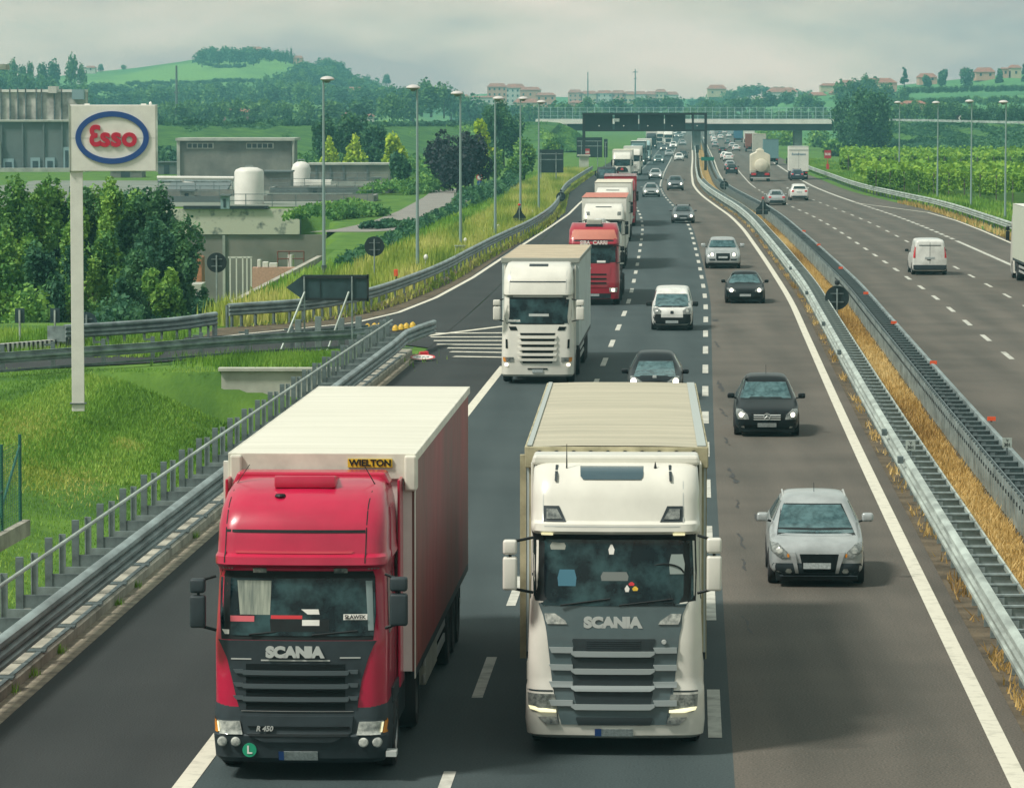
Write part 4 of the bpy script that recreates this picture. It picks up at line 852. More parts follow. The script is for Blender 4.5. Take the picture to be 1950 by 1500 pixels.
def place(t, cx, yg, axle=.82, rear=False, L=None):
    """front-tyre contact (or rear-tyre contact of a car driving away) seen at picture row yg"""
    p = G(cx, yg); h = hd(p.y)
    t.rotation_euler.z = h+(math.pi if rear else 0)
    dist = (axle-.1) if not rear else (L-axle+.0)
    if not rear: t.location = (p.x+math.sin(h)*dist, p.y-math.cos(h)*dist, 0)
    else: t.location = (p.x-math.sin(h)*(L-.75), p.y+math.cos(h)*(L-.75), 0)
    return t
silver = paint('silver', (.40, .43, .43), .3, .3); grey = paint('grey', (.11, .13, .14), .3, .3); black = mat('paint_black', (.003, .006, .008), .35, coat=.12, spec=.3); white = paint('white', (.66, .67, .63), .35)
teal = paint('teal_grey', (.10, .18, .18), .3, .4); dblue = paint('dark_blue', (.02, .035, .06), .25); lgrey = paint('light_grey', (.33, .36, .36), .3, .5); beige = paint('beige', (.50, .46, .36), .4)
# ---- near cars, one by one -------------------------------------------------
q = Px(1553.5, 1110); C4 = lambda x, y: (1180+x/2.885, 640+y/2.885)
def cr(q, rows, sc=2.885, ox=1180, oy=640): return [(q.z(oy+y/sc), q.x(ox+a/sc), q.x(ox+b/sc)) for y, a, b in rows]
def crw(q, rows, sc=2.885, ox=1180, oy=640):   # windscreen rows lie 1.1 m (bottom) to 1.9 m (top) behind the nose
    out = []
    for i, (y, a, b) in enumerate(rows): dd = 1+(1.1+.8*i/(len(rows)-1))*q.s/7600; out.append((9-(oy+y/sc-212)/q.s*dd, q.x(ox+a/sc)*dd, q.x(ox+b/sc)*dd))
    return out
ws = crw(q, [(1045, 872, 1285), (970, 885, 1255), (892, 905, 1215)])
t, bvh, P_ = car('silver compact off-roader with dark lower bumper and roof bars, nearest car on the right', 'car', q, 'suv', 1.82, 4.15, 1.60, silver, glass='glass_l', detail=2, ws=ws,
    grille=cr(q, [(1285, 1008, 1182), (1205, 990, 1192), (1172, 982, 1200)]), lowf=cr(q, [(1345, 835, 1340), (1290, 832, 1344), (1240, 830, 1346), (1222, 840, 1335)]),
    hl=cr(q, [(1192, 1228, 1275), (1160, 1240, 1330), (1115, 1290, 1335)]), plate=(q.z(640+1236/2.885), 0), mz=q.z(640+1010/2.885)-.04, mw=.22, mh=.17)
for sx in (-1, 1):
    f = cr(q, [(1292, 1175, 1192), (1235, 1184, 1205), (1160, 1198, 1230)]); P_(f if sx > 0 else mrows(f), silver, 'bumper_bar', off=.038, th=.03)
    f = cr(q, [(1281, 1222, 1242), (1268, 1214, 1250), (1252, 1222, 1242)]); P_(f if sx > 0 else mrows(f), V['lens'], 'fog_light', off=.020)
    f = cr(q, [(1190, 1230, 1238), (1180, 1228, 1242), (1170, 1232, 1240)]); P_(f if sx > 0 else mrows(f), V['amber'], 'turn_signal', off=.020)
    MB().tube([(sx*.585, 1.95, 1.50), (sx*.60, 2.2, 1.55), (sx*.60, 3.2, 1.56), (sx*.585, 3.4, 1.52)], .018).build('roof_bar', V['silverbar'], t)
P_(cr(q, [(1297, 1012, 1172), (1287, 1010, 1174)]), silver, 'bumper_bar', off=.040, th=.03)
MB().lathe([(.001, -.03), (.075, -.02), (.08, 0)], (0, .02, q.z(640+1190/2.885)), n=20, axis='Y').build('emblem', V['chrome'], t)
MB().cyl((0, 2.2, 1.58), (.0, 2.35, 1.78), .006, n=5).build('antenna', V['black'], t)
place(t, 1553.5, 1110)
q = Px(1459.7, 828)
t, bvh, P_ = car('black family hatchback with chrome barred grille and lit headlights in the right lane', 'car', q, 'hatch', 1.80, 4.27, 1.60, black, glass='glass_l', detail=2, lit=True, litr=.06, low='black',
    ws=crw(q, [(327, 662, 942), (235, 688, 912)]), grille=cr(q, [(455, 745, 868), (432, 724, 892), (413, 718, 898)]), hl=cr(q, [(446, 905, 968), (420, 912, 978), (392, 945, 975)]), plate=(q.z(640+477/2.885), 0),
    lowf=cr(q, [(545, 640, 975), (500, 632, 982), (485, 660, 955)]), mz=q.z(640+333/2.885)-.04)
for y in (422, 434, 446): P_(cr(q, [(y+2.5, 735, 880), (y-2.5, 733, 882)]), V['chrome'], 'grille_bar', off=.022, ny_=1)
mb = MB(); c_ = (0, -.02, q.z(640+430/2.885)); mb.lathe([(.080, -.012), (.095, -.012), (.095, .012), (.080, .012), (.080, -.012)], c_, n=28, axis='Y', cap=False)
for a in (90, 210, 330): mb.cyl((c_[0], c_[1], c_[2]), (c_[0]+.085*math.cos(math.radians(a)), c_[1], c_[2]+.085*math.sin(math.radians(a))), .018, .006, n=6)
mb.build('emblem', V['chrome'], t)
for sx in (-1, 1): f = cr(q, [(503, 930, 948), (493, 928, 950), (484, 932, 946)]); P_(f if sx > 0 else mrows(f), V['lens'], 'fog_light', off=.02)
MB().cyl((0, 2.2, 1.57), (0, 2.4, 1.85), .006, n=5).build('antenna', V['black'], t)
place(t, 1459.7, 828)
q = Px(1247, 763)
t, bvh, P_ = car('dark small hatchback with bright teardrop headlights behind the beige trailer roof', 'car', q, 'hatch', 1.73, 4.03, 1.47, mat('paint_dk', (.005, .009, .012), .35, coat=.12, spec=.3), glass='glass_l', detail=2, lit=True, litr=.09,
    ws=crw(q, [(203, 78, 308), (122, 105, 290)]), hl=cr(q, [(262, 275, 325), (240, 262, 328), (214, 308, 328)]), mz=q.z(640+195/2.885)-.06)
MB().box((0, -.02, .80), (.12, .03, .09)).build('emblem', V['chrome'], t, bevel=.012); place(t, 1247, 763)
C7 = dict(sc=6.5, ox=1200, oy=430)
q = Px(1279.8, 628)
t, bvh, P_ = car('small white van with black lower bumper and mirrors in the middle lane', 'van', q, 'van', 1.70, 3.86, 1.72, white, glass='glass_l', detail=2, mirrorm=V['black'], low='black',
    ws=crw(q, [(975, 293, 738), (825, 312, 724)], **C7), hl=cr(q, [(1078, 655, 735), (1040, 650, 752), (1005, 690, 752)], **C7), grille=None, lowf=cr(q, [(1290, 285, 770), (1200, 272, 775), (1125, 285, 770), (1082, 300, 755)], **C7),
    plate=(q.z(430+1177/6.5), 0), mz=q.z(430+965/6.5)-.05, mw=.24, mh=.2)
P_(cr(q, [(1122, 385, 655), (1080, 385, 655)], **C7), white, 'grille_panel', off=.02); MB().box((0, -.01, q.z(430+1060/6.5)), (.13, .03, .13)).build('emblem', V['slate'], t, bevel=.02); place(t, 1279.8, 628)
q = Px(1418.8, 577)
t, bvh, P_ = car('black low saloon with bright wedge headlights following the black hatchback', 'car', q, 'sedan', 1.86, 4.7, 1.45, black, glass='glass_l', detail=2, lit=True, litr=.085, low='black',
    ws=crw(q, [(700, 1222, 1613), (590, 1258, 1568)], **C7), hl=cr(q, [(805, 1540, 1615), (785, 1545, 1640), (765, 1575, 1645)], **C7), plate=(q.z(430+850/6.5), 0), mz=q.z(430+690/6.5)-.05)
place(t, 1418.8, 577)
q = Px(1376.5, 511)
t, bvh, P_ = car('large silver off-roader with tall dark grille and lit headlights', 'car', q, 'suv', 2.0, 5.0, 1.74, silver, glass='glass_l', detail=2, lit=True, litr=.09, rr=.37, low='slate',
    ws=crw(q, [(260, 975, 1312), (172, 1002, 1283)], **C7), grille=cr(q, [(425, 1075, 1220), (400, 1062, 1232), (335, 1062, 1232)], **C7), hl=cr(q, [(365, 1252, 1310), (330, 1245, 1320)], **C7), plate=(q.z(430+384/6.5), 0),
    lowf=cr(q, [(500, 990, 1300), (455, 960, 1330)], **C7), mz=q.z(430+242/6.5)-.05, mw=.26, mh=.22)
P_(cr(q, [(443, 955, 1335), (430, 950, 1340)], **C7), silver, 'bumper_bar', off=.03, th=.02)
for sx in (-1, 1): f = cr(q, [(425, 1245, 1310), (402, 1240, 1325)], **C7); P_(f if sx > 0 else mrows(f), V['slate'], 'air_intake', off=.015)
place(t, 1376.5, 511)
# ---- farther cars: one of each kind, then copies with their own paint -------
PROTO = {}
for ty, (W_, L_, H_) in {'hatch': (1.75, 4.1, 1.5), 'sedan': (1.83, 4.6, 1.45), 'suv': (1.88, 4.5, 1.66), 'van': (1.95, 4.9, 1.96)}.items():
    for l in (0, 1):
        t, _, _ = car('plain car of the queue', 'car', None, ty, W_, L_, H_, silver, detail=1, lit=bool(l), litr=.10); PROTO[ty, l] = (t, L_)
USED = set()
def clone(ty, l, label, cx, yg, pm, rear=False, group=None, cat='car'):
    t, L_ = PROTO[ty, l]
    if (ty, l) in USED: t = copy_tree(t)
    else: USED.add((ty, l))
    tag(t, label, cat, group)
    for c in t.children:
        if c.name.split('.')[0] in ('body', 'mirror'): c.material_slots[0].link = 'OBJECT'; c.material_slots[0].material = pm
    place(t, cx, yg, rear=rear, L=L_); return t
GO = 'oncoming cars in the distance'; GA = 'cars driving away on the far carriageway'
for a in [('sedan', 1, 'grey saloon with lit lamps just before the bend of the white line', 1301, 425, grey), ('sedan', 1, 'silver-grey saloon in the middle lane beside the dark off-roader', 1240, 375, lgrey), ('suv', 1, 'dark grey off-roader beside the silver-grey saloon', 1286, 363, grey),
          ('sedan', 1, 'silver saloon in the middle lane level with the black flatbed', 1248, 342, silver), ('sedan', 1, 'teal-grey saloon with lit lamps right of the white truck with dark grille', 1254, 311, teal), ('hatch', 0, 'white hatchback with dark car tucked behind it near the yellow line', 1293, 307, white),
          ('hatch', 0, 'dark car half hidden behind the distant white hatchback', 1301, 302, black), ('hatch', 0, 'pale grey-green car following the teal-grey saloon', 1274, 299, lgrey), ('hatch', 1, 'small dark car with lit lamp next to the far bus front', 1264, 288, grey), ('suv', 1, 'white car with lamps on between the lanes below the coach', 1282, 283, white),
          ('sedan', 0, 'silver saloon on the right below the white cluster', 1300, 277, silver), ('hatch', 0, 'white car in the far cluster under the gantry', 1297, 263, white), ('hatch', 1, 'tiny car with lamps on at the far left of the gantry cluster', 1288, 262, lgrey), ('hatch', 0, 'tiny white car just under the gantry beam on the right', 1302, 256, white), ('sedan', 0, 'tiny grey car in the farthest lane under the bridge', 1293, 254, grey), ('van', 0, 'tiny white van under the bridge between lanes', 1284, 258, white)]: clone(*a, group=GO)
for a in [('sedan', 0, 'silver estate passing the triangular sign on the far carriageway', 1478.5, 391, silver), ('suv', 0, 'white off-roader beside the silver estate', 1521.5, 382, white), ('hatch', 0, 'dark blue hatchback close behind the white box truck', 1518, 344, dblue), ('hatch', 0, 'dark hatchback left of the tanker', 1393.5, 332, black), ('hatch', 0, 'grey car partly hidden behind the dark hatchback', 1390, 324, lgrey),
          ('suv', 0, 'white car nearest of the pair left of the tanker', 1387, 308, white), ('hatch', 0, 'white car just ahead in the pair left of the tanker', 1380, 304, white), ('hatch', 0, 'dark car alone in the fast lane beyond the white pair', 1376, 293, black), ('hatch', 0, 'pale blue-grey car at the left of the far queue', 1362, 281, lgrey), ('sedan', 0, 'white saloon in the middle of the far queue', 1402, 288, white), ('hatch', 0, 'silver car ahead of the white saloon', 1394, 283, silver),
          ('hatch', 0, 'teal car in the middle of the distant queue', 1386, 275, teal), ('hatch', 0, 'white car second in the far left queue', 1360, 272, white), ('suv', 0, 'white off-roader beside the blue lorry', 1372, 266, white), ('hatch', 0, 'white car third in the far left queue', 1358, 266, white), ('van', 0, 'white van under the bridge in the far queue', 1356, 258, white), ('sedan', 0, 'white car under the bridge beside the van', 1388, 262, white), ('hatch', 0, 'tiny grey car below the bridge girder', 1370, 257, grey), ('hatch', 0, 'tiny white car at the head of the visible far queue', 1380, 255, white)]: clone(a[0], a[1], a[2], a[3], a[4], a[5], rear=True, group=GA)
for k_, (t, L_) in PROTO.items():
    if k_ not in USED:
        for c in list(t.children_recursive)+[t]: bpy.data.objects.remove(c)
# white van driving away (near)
q = Px(1769, 523)
t, bvh, P_ = car('white panel van driving away alone on the far carriageway', 'van', q, 'van', 1.93, 4.9, 1.96, white, detail=2, mirrorm=V['black'], tl=[(.95, .80, .92), (1.2, .80, .93), (1.55, .78, .90)])
P_([(1.62, -.6, .6), (1.66, -.6, .6)], V['slate'], 'door_seam', 'B', off=.012, ny_=1); P_([(.62, -.01, .01), (1.8, -.01, .01)], V['slate'], 'door_gap', 'B', off=.008, nx_=1)
P_([(.83, -.05, .16), (.87, -.05, .16)], V['black'], 'door_handle', 'B', off=.02, th=.02, nx_=1, ny_=1); P_([(.30, -.90, .90), (.56, -.92, .92)], V['slate'], 'rear_bumper_trim', 'B', off=.02)
place(t, 1769, 523, rear=True, L=4.9)
# ================================================================ TRUCKS
def ring(z, w, yf, yb, rf=.3, rb=.06, n=7, bow=.05):
    P = []
    def arc(cx, cy, r, a0, a1, k): return [(cx+r*math.cos(a0+(a1-a0)*i/(k-1)), cy+r*math.sin(a0+(a1-a0)*i/(k-1))) for i in range(k)]
    h = math.pi/2
    P += arc(-w+rb, yb-rb, rb, h, 2*h, 3); P += arc(-w+rf, yf+rf, rf, 2*h, 3*h, n)
    fx = w-rf; P += [(-fx*.66, yf-bow*.55), (-fx*.33, yf-bow*.88), (0, yf-bow), (fx*.33, yf-bow*.88), (fx*.66, yf-bow*.55)]
    P += arc(w-rf, yf+rf, rf, 3*h, 4*h, n); P += arc(w-rb, yb-rb, rb, 0, h, 3)
    return [(x, y, z) for x, y in P]
def ring_stack(rings, name, m, parent, cap=True, interp=True):
    RR = []
    for a, b in zip(rings[:-1], rings[1:]):
        n = max(1, int(abs(b['z']-a['z'])/.12))
        for i in range(n):
            u = i/n; RR.append({k: a[k]+(b[k]-a[k])*u for k in a})
    RR.append(rings[-1]); mb = MB(); pts = [ring(r['z'], r['w'], r['yf'], r['yb'], r['rf']) for r in RR]; k = len(pts[0])
    for p in pts: mb.v += p
    for i in range(len(pts)-1):
        for j in range(k): mb.f.append((i*k+j, i*k+(j+1) % k, (i+1)*k+(j+1) % k, (i+1)*k+j))
    mb.f.append(tuple(range(k))); mb.f.append(tuple((len(pts)-1)*k+j for j in range(k)))
    o = mb.build(name, m, parent, smooth=True)
    return o, BVHTree.FromPolygons([v.co[:] for v in o.data.vertices], [tuple(p.vertices) for p in o.data.polygons])
def R_(z, w, yf, yb=2.3, rf=.28): return dict(z=z, w=w, yf=yf, yb=yb, rf=rf)
def twheel(parent, x, y, rimm=None, r=.50, w=.30): return wheel(parent, x, y, r, w, rimm or V['rimd'])
def chassis(t, L0, L1):
    MB().b2(-.42, .42, .9, L0+1.2, .55, .95).build('chassis', V['under'], t)
    for sx in (-1, 1):
        twheel(t, sx*1.05, 1.45, V['rim']); twheel(t, sx*1.05, 4.9, V['rimd'], w=.4)
        m1 = MB(); m1.b2(sx*.55-.0, sx*1.15, 2.55, 3.9, .40, 1.0); m1.build('fuel_tank', V['slate'], t, bevel=.06)
def trailer(t, y0, Lt, W, ztop, zfl, side, roof, front, hem=None, hemz=.28, rear=None, crown=.0, ribs=0, holes=0, sag=0, post=None):
    hw = W/2; y1 = y0+Lt
    MB().b2(-hw, -hw+.03, y0, y1, zfl, ztop-.02).build('side_curtain', side, t); MB().b2(hw-.03, hw, y0, y1, zfl, ztop-.02).build('side_curtain', side, t)
    MB().b2(-hw+.031, hw-.031, y0+.002, y0+.04, zfl, ztop-.03).build('front_wall', front, t); MB().b2(-hw+.031, hw-.031, y1-.04, y1-.002, zfl, ztop-.03).build('rear_door', rear or front, t)
    mb = MB(); ny = max(8, int(Lt*5)); nx = 10
    for j in range(ny+1):
        y = y0-.03+(Lt+.06)*j/ny
        for i in range(nx+1):
            x = -hw-.02+(W+.04)*i/nx; z = ztop+crown*(1-(2*i/nx-1)**2)+ribs*abs(math.sin(y*math.pi/.62))*min(1, 4*i/nx, 4*(nx-i)/nx)-sag*math.exp(-((y-y0)/.5)**2)*0-.05*sag*math.sin(y*1.3+i)*.5
            mb.v.append((x, y, z))
    for j in range(ny):
        for i in range(nx): a = j*(nx+1)+i; mb.f.append((a, a+1, a+nx+2, a+nx+1))
    o = mb.build('roof', roof, t, smooth=True)
    if hem:
        for x0, x1, ya, yb_ in ((-hw-.03, hw+.03, y0-.05, y0-.0), (-hw-.035, -hw-.001, y0, y1), (hw+.001, hw+.035, y0, y1)):
            hz_ = hemz if x1-x0 > 1 else .12; MB().b2(x0, x1, ya, yb_, ztop-hz_, ztop+.005).build('roof_hem', hem, t, bevel=.012)
    for k in range(holes): MB().lathe([(.001, 0), (.04, 0), (.04, .03), (.001, .03)], (-hw*.86+k*W*.86/(holes-1), y0-.08, ztop-.085), n=10, axis='Y').build('eyelet', V['black'], t)
    MB().b2(-.5, .5, y0+1.0, y1-.1, zfl-.30, zfl-.002).build('trailer_frame', V['under'], t)
    if post is not None:
        for sx in (-1, 1): MB().b2(sx*hw-(.0 if sx > 0 else .10)-.0+(.002 if sx > 0 else -.002), sx*hw+(.012 if sx > 0 else -.012), y0-.01, y0+.14, zfl-.1, ztop-.12).build('corner_post', post, t)
    for k in range(3):
        for sx in (-1, 1): twheel(t, sx*1.08, y1-2.0-1.31*k)
    for sx in (-1, 1):
        m1 = MB()
        for z in (.5, .75): m1.b2(sx*1.2-.015, sx*1.2+.015, y0+3.4, y1-5.4, z, z+.12)
        m1.build('side_guard', V['silverbar'], t); MB().b2(sx*1.1-.05, sx*1.1+.05, y1-.08, y1+.0, .42, 1.0).build('mudflap', V['under'], t)
        MB().b2(sx*hw-(.05 if sx > 0 else 0), sx*hw+(.0 if sx > 0 else .05), y0+.2, y1, zfl-.13, zfl-.004).build('side_rave', V['slate'], t)
        m1 = MB().b2(sx*1.0-.14, sx*1.0+.14, y1+.0, y1+.05, zfl-.30, zfl-.16); m1.build('tail_light', V['tail'], t)
    MB().b2(-1.15, 1.15, y1-.12, y1-.06, .42, .54).build('rear_bumper', V['silverbar'], t)
def tmirror(t, sx, x, z0, z1, w, y, m, ax, small=True):
    h = z1-z0
    if small:
        MB().box((0, 0, 0), (w, .16, h*.66)).build('mirror', m, t, smooth=True, bevel=.035, segs=3, loc=(x, y, z0+h*.33))
        MB().box((0, 0, 0), (w*.98, .16, h*.29)).build('mirror', m, t, smooth=True, bevel=.035, segs=3, loc=(x, y, z0+h*.855))
        mb = MB(); mb.tube([(ax, y+.12, z1+.02), (x, y+.05, z1-.04), (x, y+.06, z0+.02), (ax, y+.12, z0-.05)], .022, 6); mb.build('mirror_arm', V['black'], t)
def tplace(t, cx, yb, zb=.25):
    """bumper bottom edge (height zb) seen at picture point cx, yb"""
    p = G(cx, yb, zb); t.location = (p.x, p.y, 0); t.rotation_euler.z = hd(p.y+6); return t
# ------------------------------------------------------------- 1 red lorry
class TruckPx(Px):
    def __init__(s, cx, ybump, zb=.25): s.cx = cx; s.s = (ybump-212)/(9-zb)
red = mat('paint_red', (.44, .008, .048), .3, coat=.4, noise=.12, nscale=1.5); q = TruckPx(583, 1452); Z = q.z; X = q.x
t = thing('articulated_lorry', 'red lorry with a white roofed red curtain trailer, front left in the emergency-lane side', 'lorry'); t['label'] = 'red lorry with dark grille pulling a white-roofed red curtain trailer, nearest on the left'
cab, bv = ring_stack([R_(.95, 1.165, .04), R_(1.9, 1.17, .07), R_(2.05, 1.16, .10), R_(2.75, 1.13, .24), R_(2.86, 1.14, .20), R_(2.92, 1.17, .10), R_(3.02, 1.17, .12), R_(3.06, 1.15, .20), R_(3.42, 1.14, .30), R_(3.62, 1.12, .45, rf=.34), R_(3.80, 1.08, .72, rf=.4), R_(3.90, 1.03, 1.05, rf=.42), R_(3.96, .95, 1.5, rf=.4), R_(3.97, .80, 1.8, rf=.3)], 'cab', red, t)
bum, bb = ring_stack([R_(.25, 1.12, .10, 2.0), R_(.32, 1.17, .02, 2.0), R_(.62, 1.19, -.03, 2.0), R_(.66, 1.18, .01, 2.0), R_(.9, 1.18, .02, 2.0), R_(1.04, 1.17, .05, 2.0)], 'bumper', V['slate'], t)
CS = lambda rows: [(q.z(880+y/2.42), q.x(350+a/2.42), q.x(350+b/2.42)) for y, a, b in rows]
def tp(bvh, rows, m, name, par=t, d='F', off=.01, th=.02, nx=12, ny=6): return patch(bvh, rows, m, name, par, d, off, th, nx, ny)
tp(bv, CS([(815, 197, 903), (700, 187, 914), (530, 186, 908), (500, 195, 900)]), V['black'], 'windshield_frame', off=.006, nx=30, ny=10)
wsd = tp(bv, CS([(795, 200, 905), (690, 190, 912), (535, 190, 905)]), V['glass_t'], 'windshield', off=.018, ny=10)
gl = tp(bv, CS([(1140, 285, 830), (1095, 272, 835), (1000, 250, 850), (900, 225, 880), (840, 195, 905), (818, 180, 920)]), V['slate'], 'grille', off=.012, nx=30, ny=12)
SL = mat('slat_grey', (.060, .080, .088), .45)
for k, y in enumerate((965, 1027, 1087)):
    tp(bv, CS([(y+10, 305, 785), (y+3, 298, 792), (y-10, 298, 792)]), SL, 'grille_slat', off=.055, th=.05, ny=2)
    for a, b in ((255, 302), (788, 835)): tp(bv, CS([(y+4, a+14, b-3), (y-14, a, b)]), SL, 'grille_slat', off=.04, th=.04, nx=4, ny=2)
for y0, y1 in ((985, 1015), (1045, 1075), (1105, 1135), (925, 955)): tp(bv, CS([(y1, 315, 775), (y0, 315, 775)]), V['grille'], 'grille_opening', off=.018, ny=1)
tp(bb, CS([(1285, 400, 710), (1240, 305, 805), (1165, 292, 812)]), V['slate'], 'lower_grille', off=.03, th=.03)
for y in (1215, 1250): tp(bb, CS([(y+6, 330, 790), (y-4, 325, 795)]), V['grille'], 'grille_opening', off=.045, ny=1)
tp(bv, CS([(1158, 288, 818), (1148, 288, 818)]), V['silverbar'], 'grille_strip', off=.03, ny=1)
for y, a, b in ((908, 385, 705), (903, 245, 340), (895, 750, 845)): tp(bv, CS([(y+3, a, b), (y-3, a, b)]), V['silverbar'], 'grille_strip', off=.02, ny=1)
for mirrored in (0, 1):
    f = lambda r: mrows(CS(r)) if mirrored else CS(r)
    # measured on the left lamp, mirrored about the cab centre
    h_ = tp(bb, f([(1250, 190, 300), (1190, 178, 288)]), V['lens'], 'headlight', off=.035, th=.03); tp(bb, f([(1245, 160, 182), (1190, 152, 172)]), V['amber'], 'turn_signal', off=.03, th=.02, nx=3); tp(bb, f([(1240, 184, 191), (1195, 177, 184)]), V['drl'], 'light_strip', off=.05, nx=1)
    for cx_ in (205, 268):
        c = CS([(1285, cx_, cx_)])[0]; xx = -c[1] if mirrored else c[1]; MB().lathe([(.001, -.05), (.05, -.045), (.065, -.03), (.07, .02)], (xx, -.01 if cx_ == 268 else .0, c[0]), n=20, axis='Y').build('fog_light', V['lens'], t, smooth=True)
    for k in range(4): c = CS([(489, 205+k*14, 0)])[0]; tp(bv, f([(492, 201+k*14, 209+k*14), (484, 201+k*14, 209+k*14)]), V['lens'], 'marker_lamp', off=.02, nx=1, ny=1)
    tp(bv, f([(508, 345, 408), (484, 345, 408)]), V['lens_d'], 'visor_lamp', off=.03, nx=3)
tp(bv, CS([(325, 215, 862), (312, 215, 862)]), V['black'], 'roof_seam', off=.008, ny=1, nx=16)
tp(bv, CS([(418, 265, 800), (408, 262, 812), (350, 820, 826)][:2]), mat('paint_red_hi', (.50, .03, .055), .3, coat=.8), 'crease_highlight', off=.012, nx=14, ny=1)  # lighter red strip paints the highlight along the roof crease
for a in (210, 862): tp(bv, CS([(460, a, a+5), (200, a+5, a+10), (105, a+20, a+24)]), V['black'], 'panel_gap', off=.006, nx=1, ny=14)
MB().box((-.0, 0, 0), (CS([(0, 418, 705)])[0][2]-CS([(0, 418, 705)])[0][1], .7, .17), tilt=-.1).build('roof_box', red, t, smooth=True, bevel=.03, loc=(sum(CS([(0, 418, 705)])[0][1:])/2, 1.25, 3.93))
MB().prism([(-1.10, 3.85), (1.10, 3.85), (1.02, 4.02), (-1.02, 4.02)], 1.75, 2.2).build('roof_spoiler', red, t, bevel=.03)
for sx in (-1, 1): MB().b2(sx*1.2-.02, sx*1.2+.02, 1.95, 2.75, 1.0, 3.9).build('side_fairing', red, t, bevel=.015)
MB().lathe([(.001, .02), (.06, .02), (.08, -.01)], (CS([(0, 455, 0)])[0][1], .68, 3.80), n=16).build('roof_beacon_base', V['black'], t)
tp(bv, [(1.95, .55, 1.45), (2.7, .65, 1.45)], V['glass'], 'door_window', d='R', off=.008); tp(bv, [(1.95, .55, 1.45), (2.7, .65, 1.45)], V['glass'], 'door_window', d='L', off=.008)
tp(bv, [(2.95, .9, 1.9), (3.6, 1.2, 1.9)], red, 'side_window_panel', d='R', off=.02); tp(bv, [(1.0, 1.55, 1.57), (2.8, 1.55, 1.57)], V['black'], 'door_gap', d='R', off=.004, nx=1)
put_text('lettering', 'SCANIA', V['chrome'], t, (CS([(0, 542, 0)])[0][1], -.02, CS([(871, 0, 0)])[0][0]), .19, bold=.014, extrude=.012, sx=1.14)
put_text('lettering', 'R 450', V['silverbar'], t, (CS([(0, 403, 0)])[0][1], -.085, CS([(1222, 0, 0)])[0][0]), .095, bold=.003, extrude=.008, shear=.2)
tp(bb, CS([(1370, 468, 648), (1328, 468, 648)]), V['plate'], 'licence_plate', off=.03, nx=6, ny=1); tp(bb, CS([(1370, 468, 492), (1328, 468, 492)]), V['plateb'], 'plate_band', off=.035, nx=1, ny=1)
GR = mat('sticker_green', (.01, .30, .16), .5); c = CS([(1323, 332, 0)])[0]; MB().lathe([(.001, 0), (.095, 0), (.095, .02)], (c[1], -.045, c[0]), n=24, axis='Y').build('round_sticker', GR, t); put_text('lettering', 'L', M['white'], t, (c[1], -.05, c[0]), .15, bold=.004, extrude=.003)
# dashboard things seen through the glass
tp(bv, CS([(732, 240, 352), (706, 240, 352)]), mat('name_sign_red', (.55, .10, .12), .5), 'dash_sign', par=wsd, off=.022, nx=2, ny=1); tp(bv, CS([(722, 765, 875), (696, 765, 875)]), M['white'], 'name_plate', par=wsd, off=.022, nx=2, ny=1)
put_text('lettering', 'SŁAWEK', V['black'], wsd, (CS([(0, 820, 0)])[0][1], .075, CS([(709, 0, 0)])[0][0]), .075, extrude=.002, bold=.002)
tp(bv, CS([(748, 575, 655), (722, 575, 655)]), M['white'], 'paper', par=wsd, off=.022, nx=2, ny=1); tp(bv, CS([(697, 600, 655), (674, 570, 650)]), M['white'], 'paper', par=wsd, off=.022, nx=2, ny=1)
tp(bv, CS([(718, 430, 575), (702, 430, 575)]), M['red'], 'dash_sign', par=wsd, off=.020, nx=2, ny=1); tp(bv, CS([(775, 430, 700), (720, 425, 700)]), V['black'], 'dashboard', par=wsd, off=.0195, nx=4, ny=2)
tp(bv, CS([(790, 215, 235), (770, 200, 235)]), M['white'], 'sticker', par=wsd, off=.022, nx=2, ny=1)
tp(bv, CS([(700, 285, 425), (545, 270, 430)]), mat('cab_curtain', (.30, .33, .27), .8, nscale=6, stretch=(3, 1, .1), col2=(.12, .15, .13)), 'curtain', par=wsd, off=.0195, nx=6, ny=4)
tp(bv, CS([(770, 880, 905), (545, 865, 895)]), mat('belt_grey', (.20, .26, .26), .7), 'pillar_trim', par=wsd, off=.0195, nx=2, ny=2)
for (x0_, y0_, x1_, y1_) in ((330, 790, 540, 770), (620, 792, 830, 772)): c0, c1 = CS([(y0_, x0_, 0)])[0], CS([(y1_, x1_, 0)])[0]; MB().cyl((c0[1], .02, c0[0]), (c1[1], .06, c1[0]), .014, n=6).build('wiper', V['black'], t)
tmirror(t, -1, X(390), Z(1192), Z(1098), .21, -.05, V['slate'], -1.13); tmirror(t, 1, X(773), Z(1187), Z(1094), .24, .0, V['slate'], 1.15)
for sx in (-1, 1): MB().b2(sx*.95-.17, sx*.95+.17, .3, .9, .35, .95).build('step', V['slate'], t, bevel=.02); MB().b2(sx*1.2-.03, sx*1.2+.0, .9, 2.0, .95, 1.15).build('wheel_arch', V['slate'], t)
MB().b2(X(748), X(768), -.03, .25, Z(1438), Z(1428)).build('step_tip', V['chrome'], t)
chassis(t, 5.5, 0)
wt = mat('tarp_white', (.66, .65, .56), .65, nscale=1.2, col2=(.57, .56, .47), stretch=(.15, 2.2, 1)); rc = mat('curtain_red', (.30, .050, .048), .55, nscale=1.1, col2=(.15, .065, .05), bump=.8, bscale=3.0, stretch=(1, .45, .25), detail=8)
n_cab = set(t.children)
trailer(t, 2.5, 13.6, 2.58, 4.22, 1.15, rc, wt, M['white'], hem=mat('tarp_hem', (.62, .61, .52), .6, noise=.15, nscale=2), hemz=.36, ribs=.012, post=mat('post_white', (.62, .62, .56), .5))
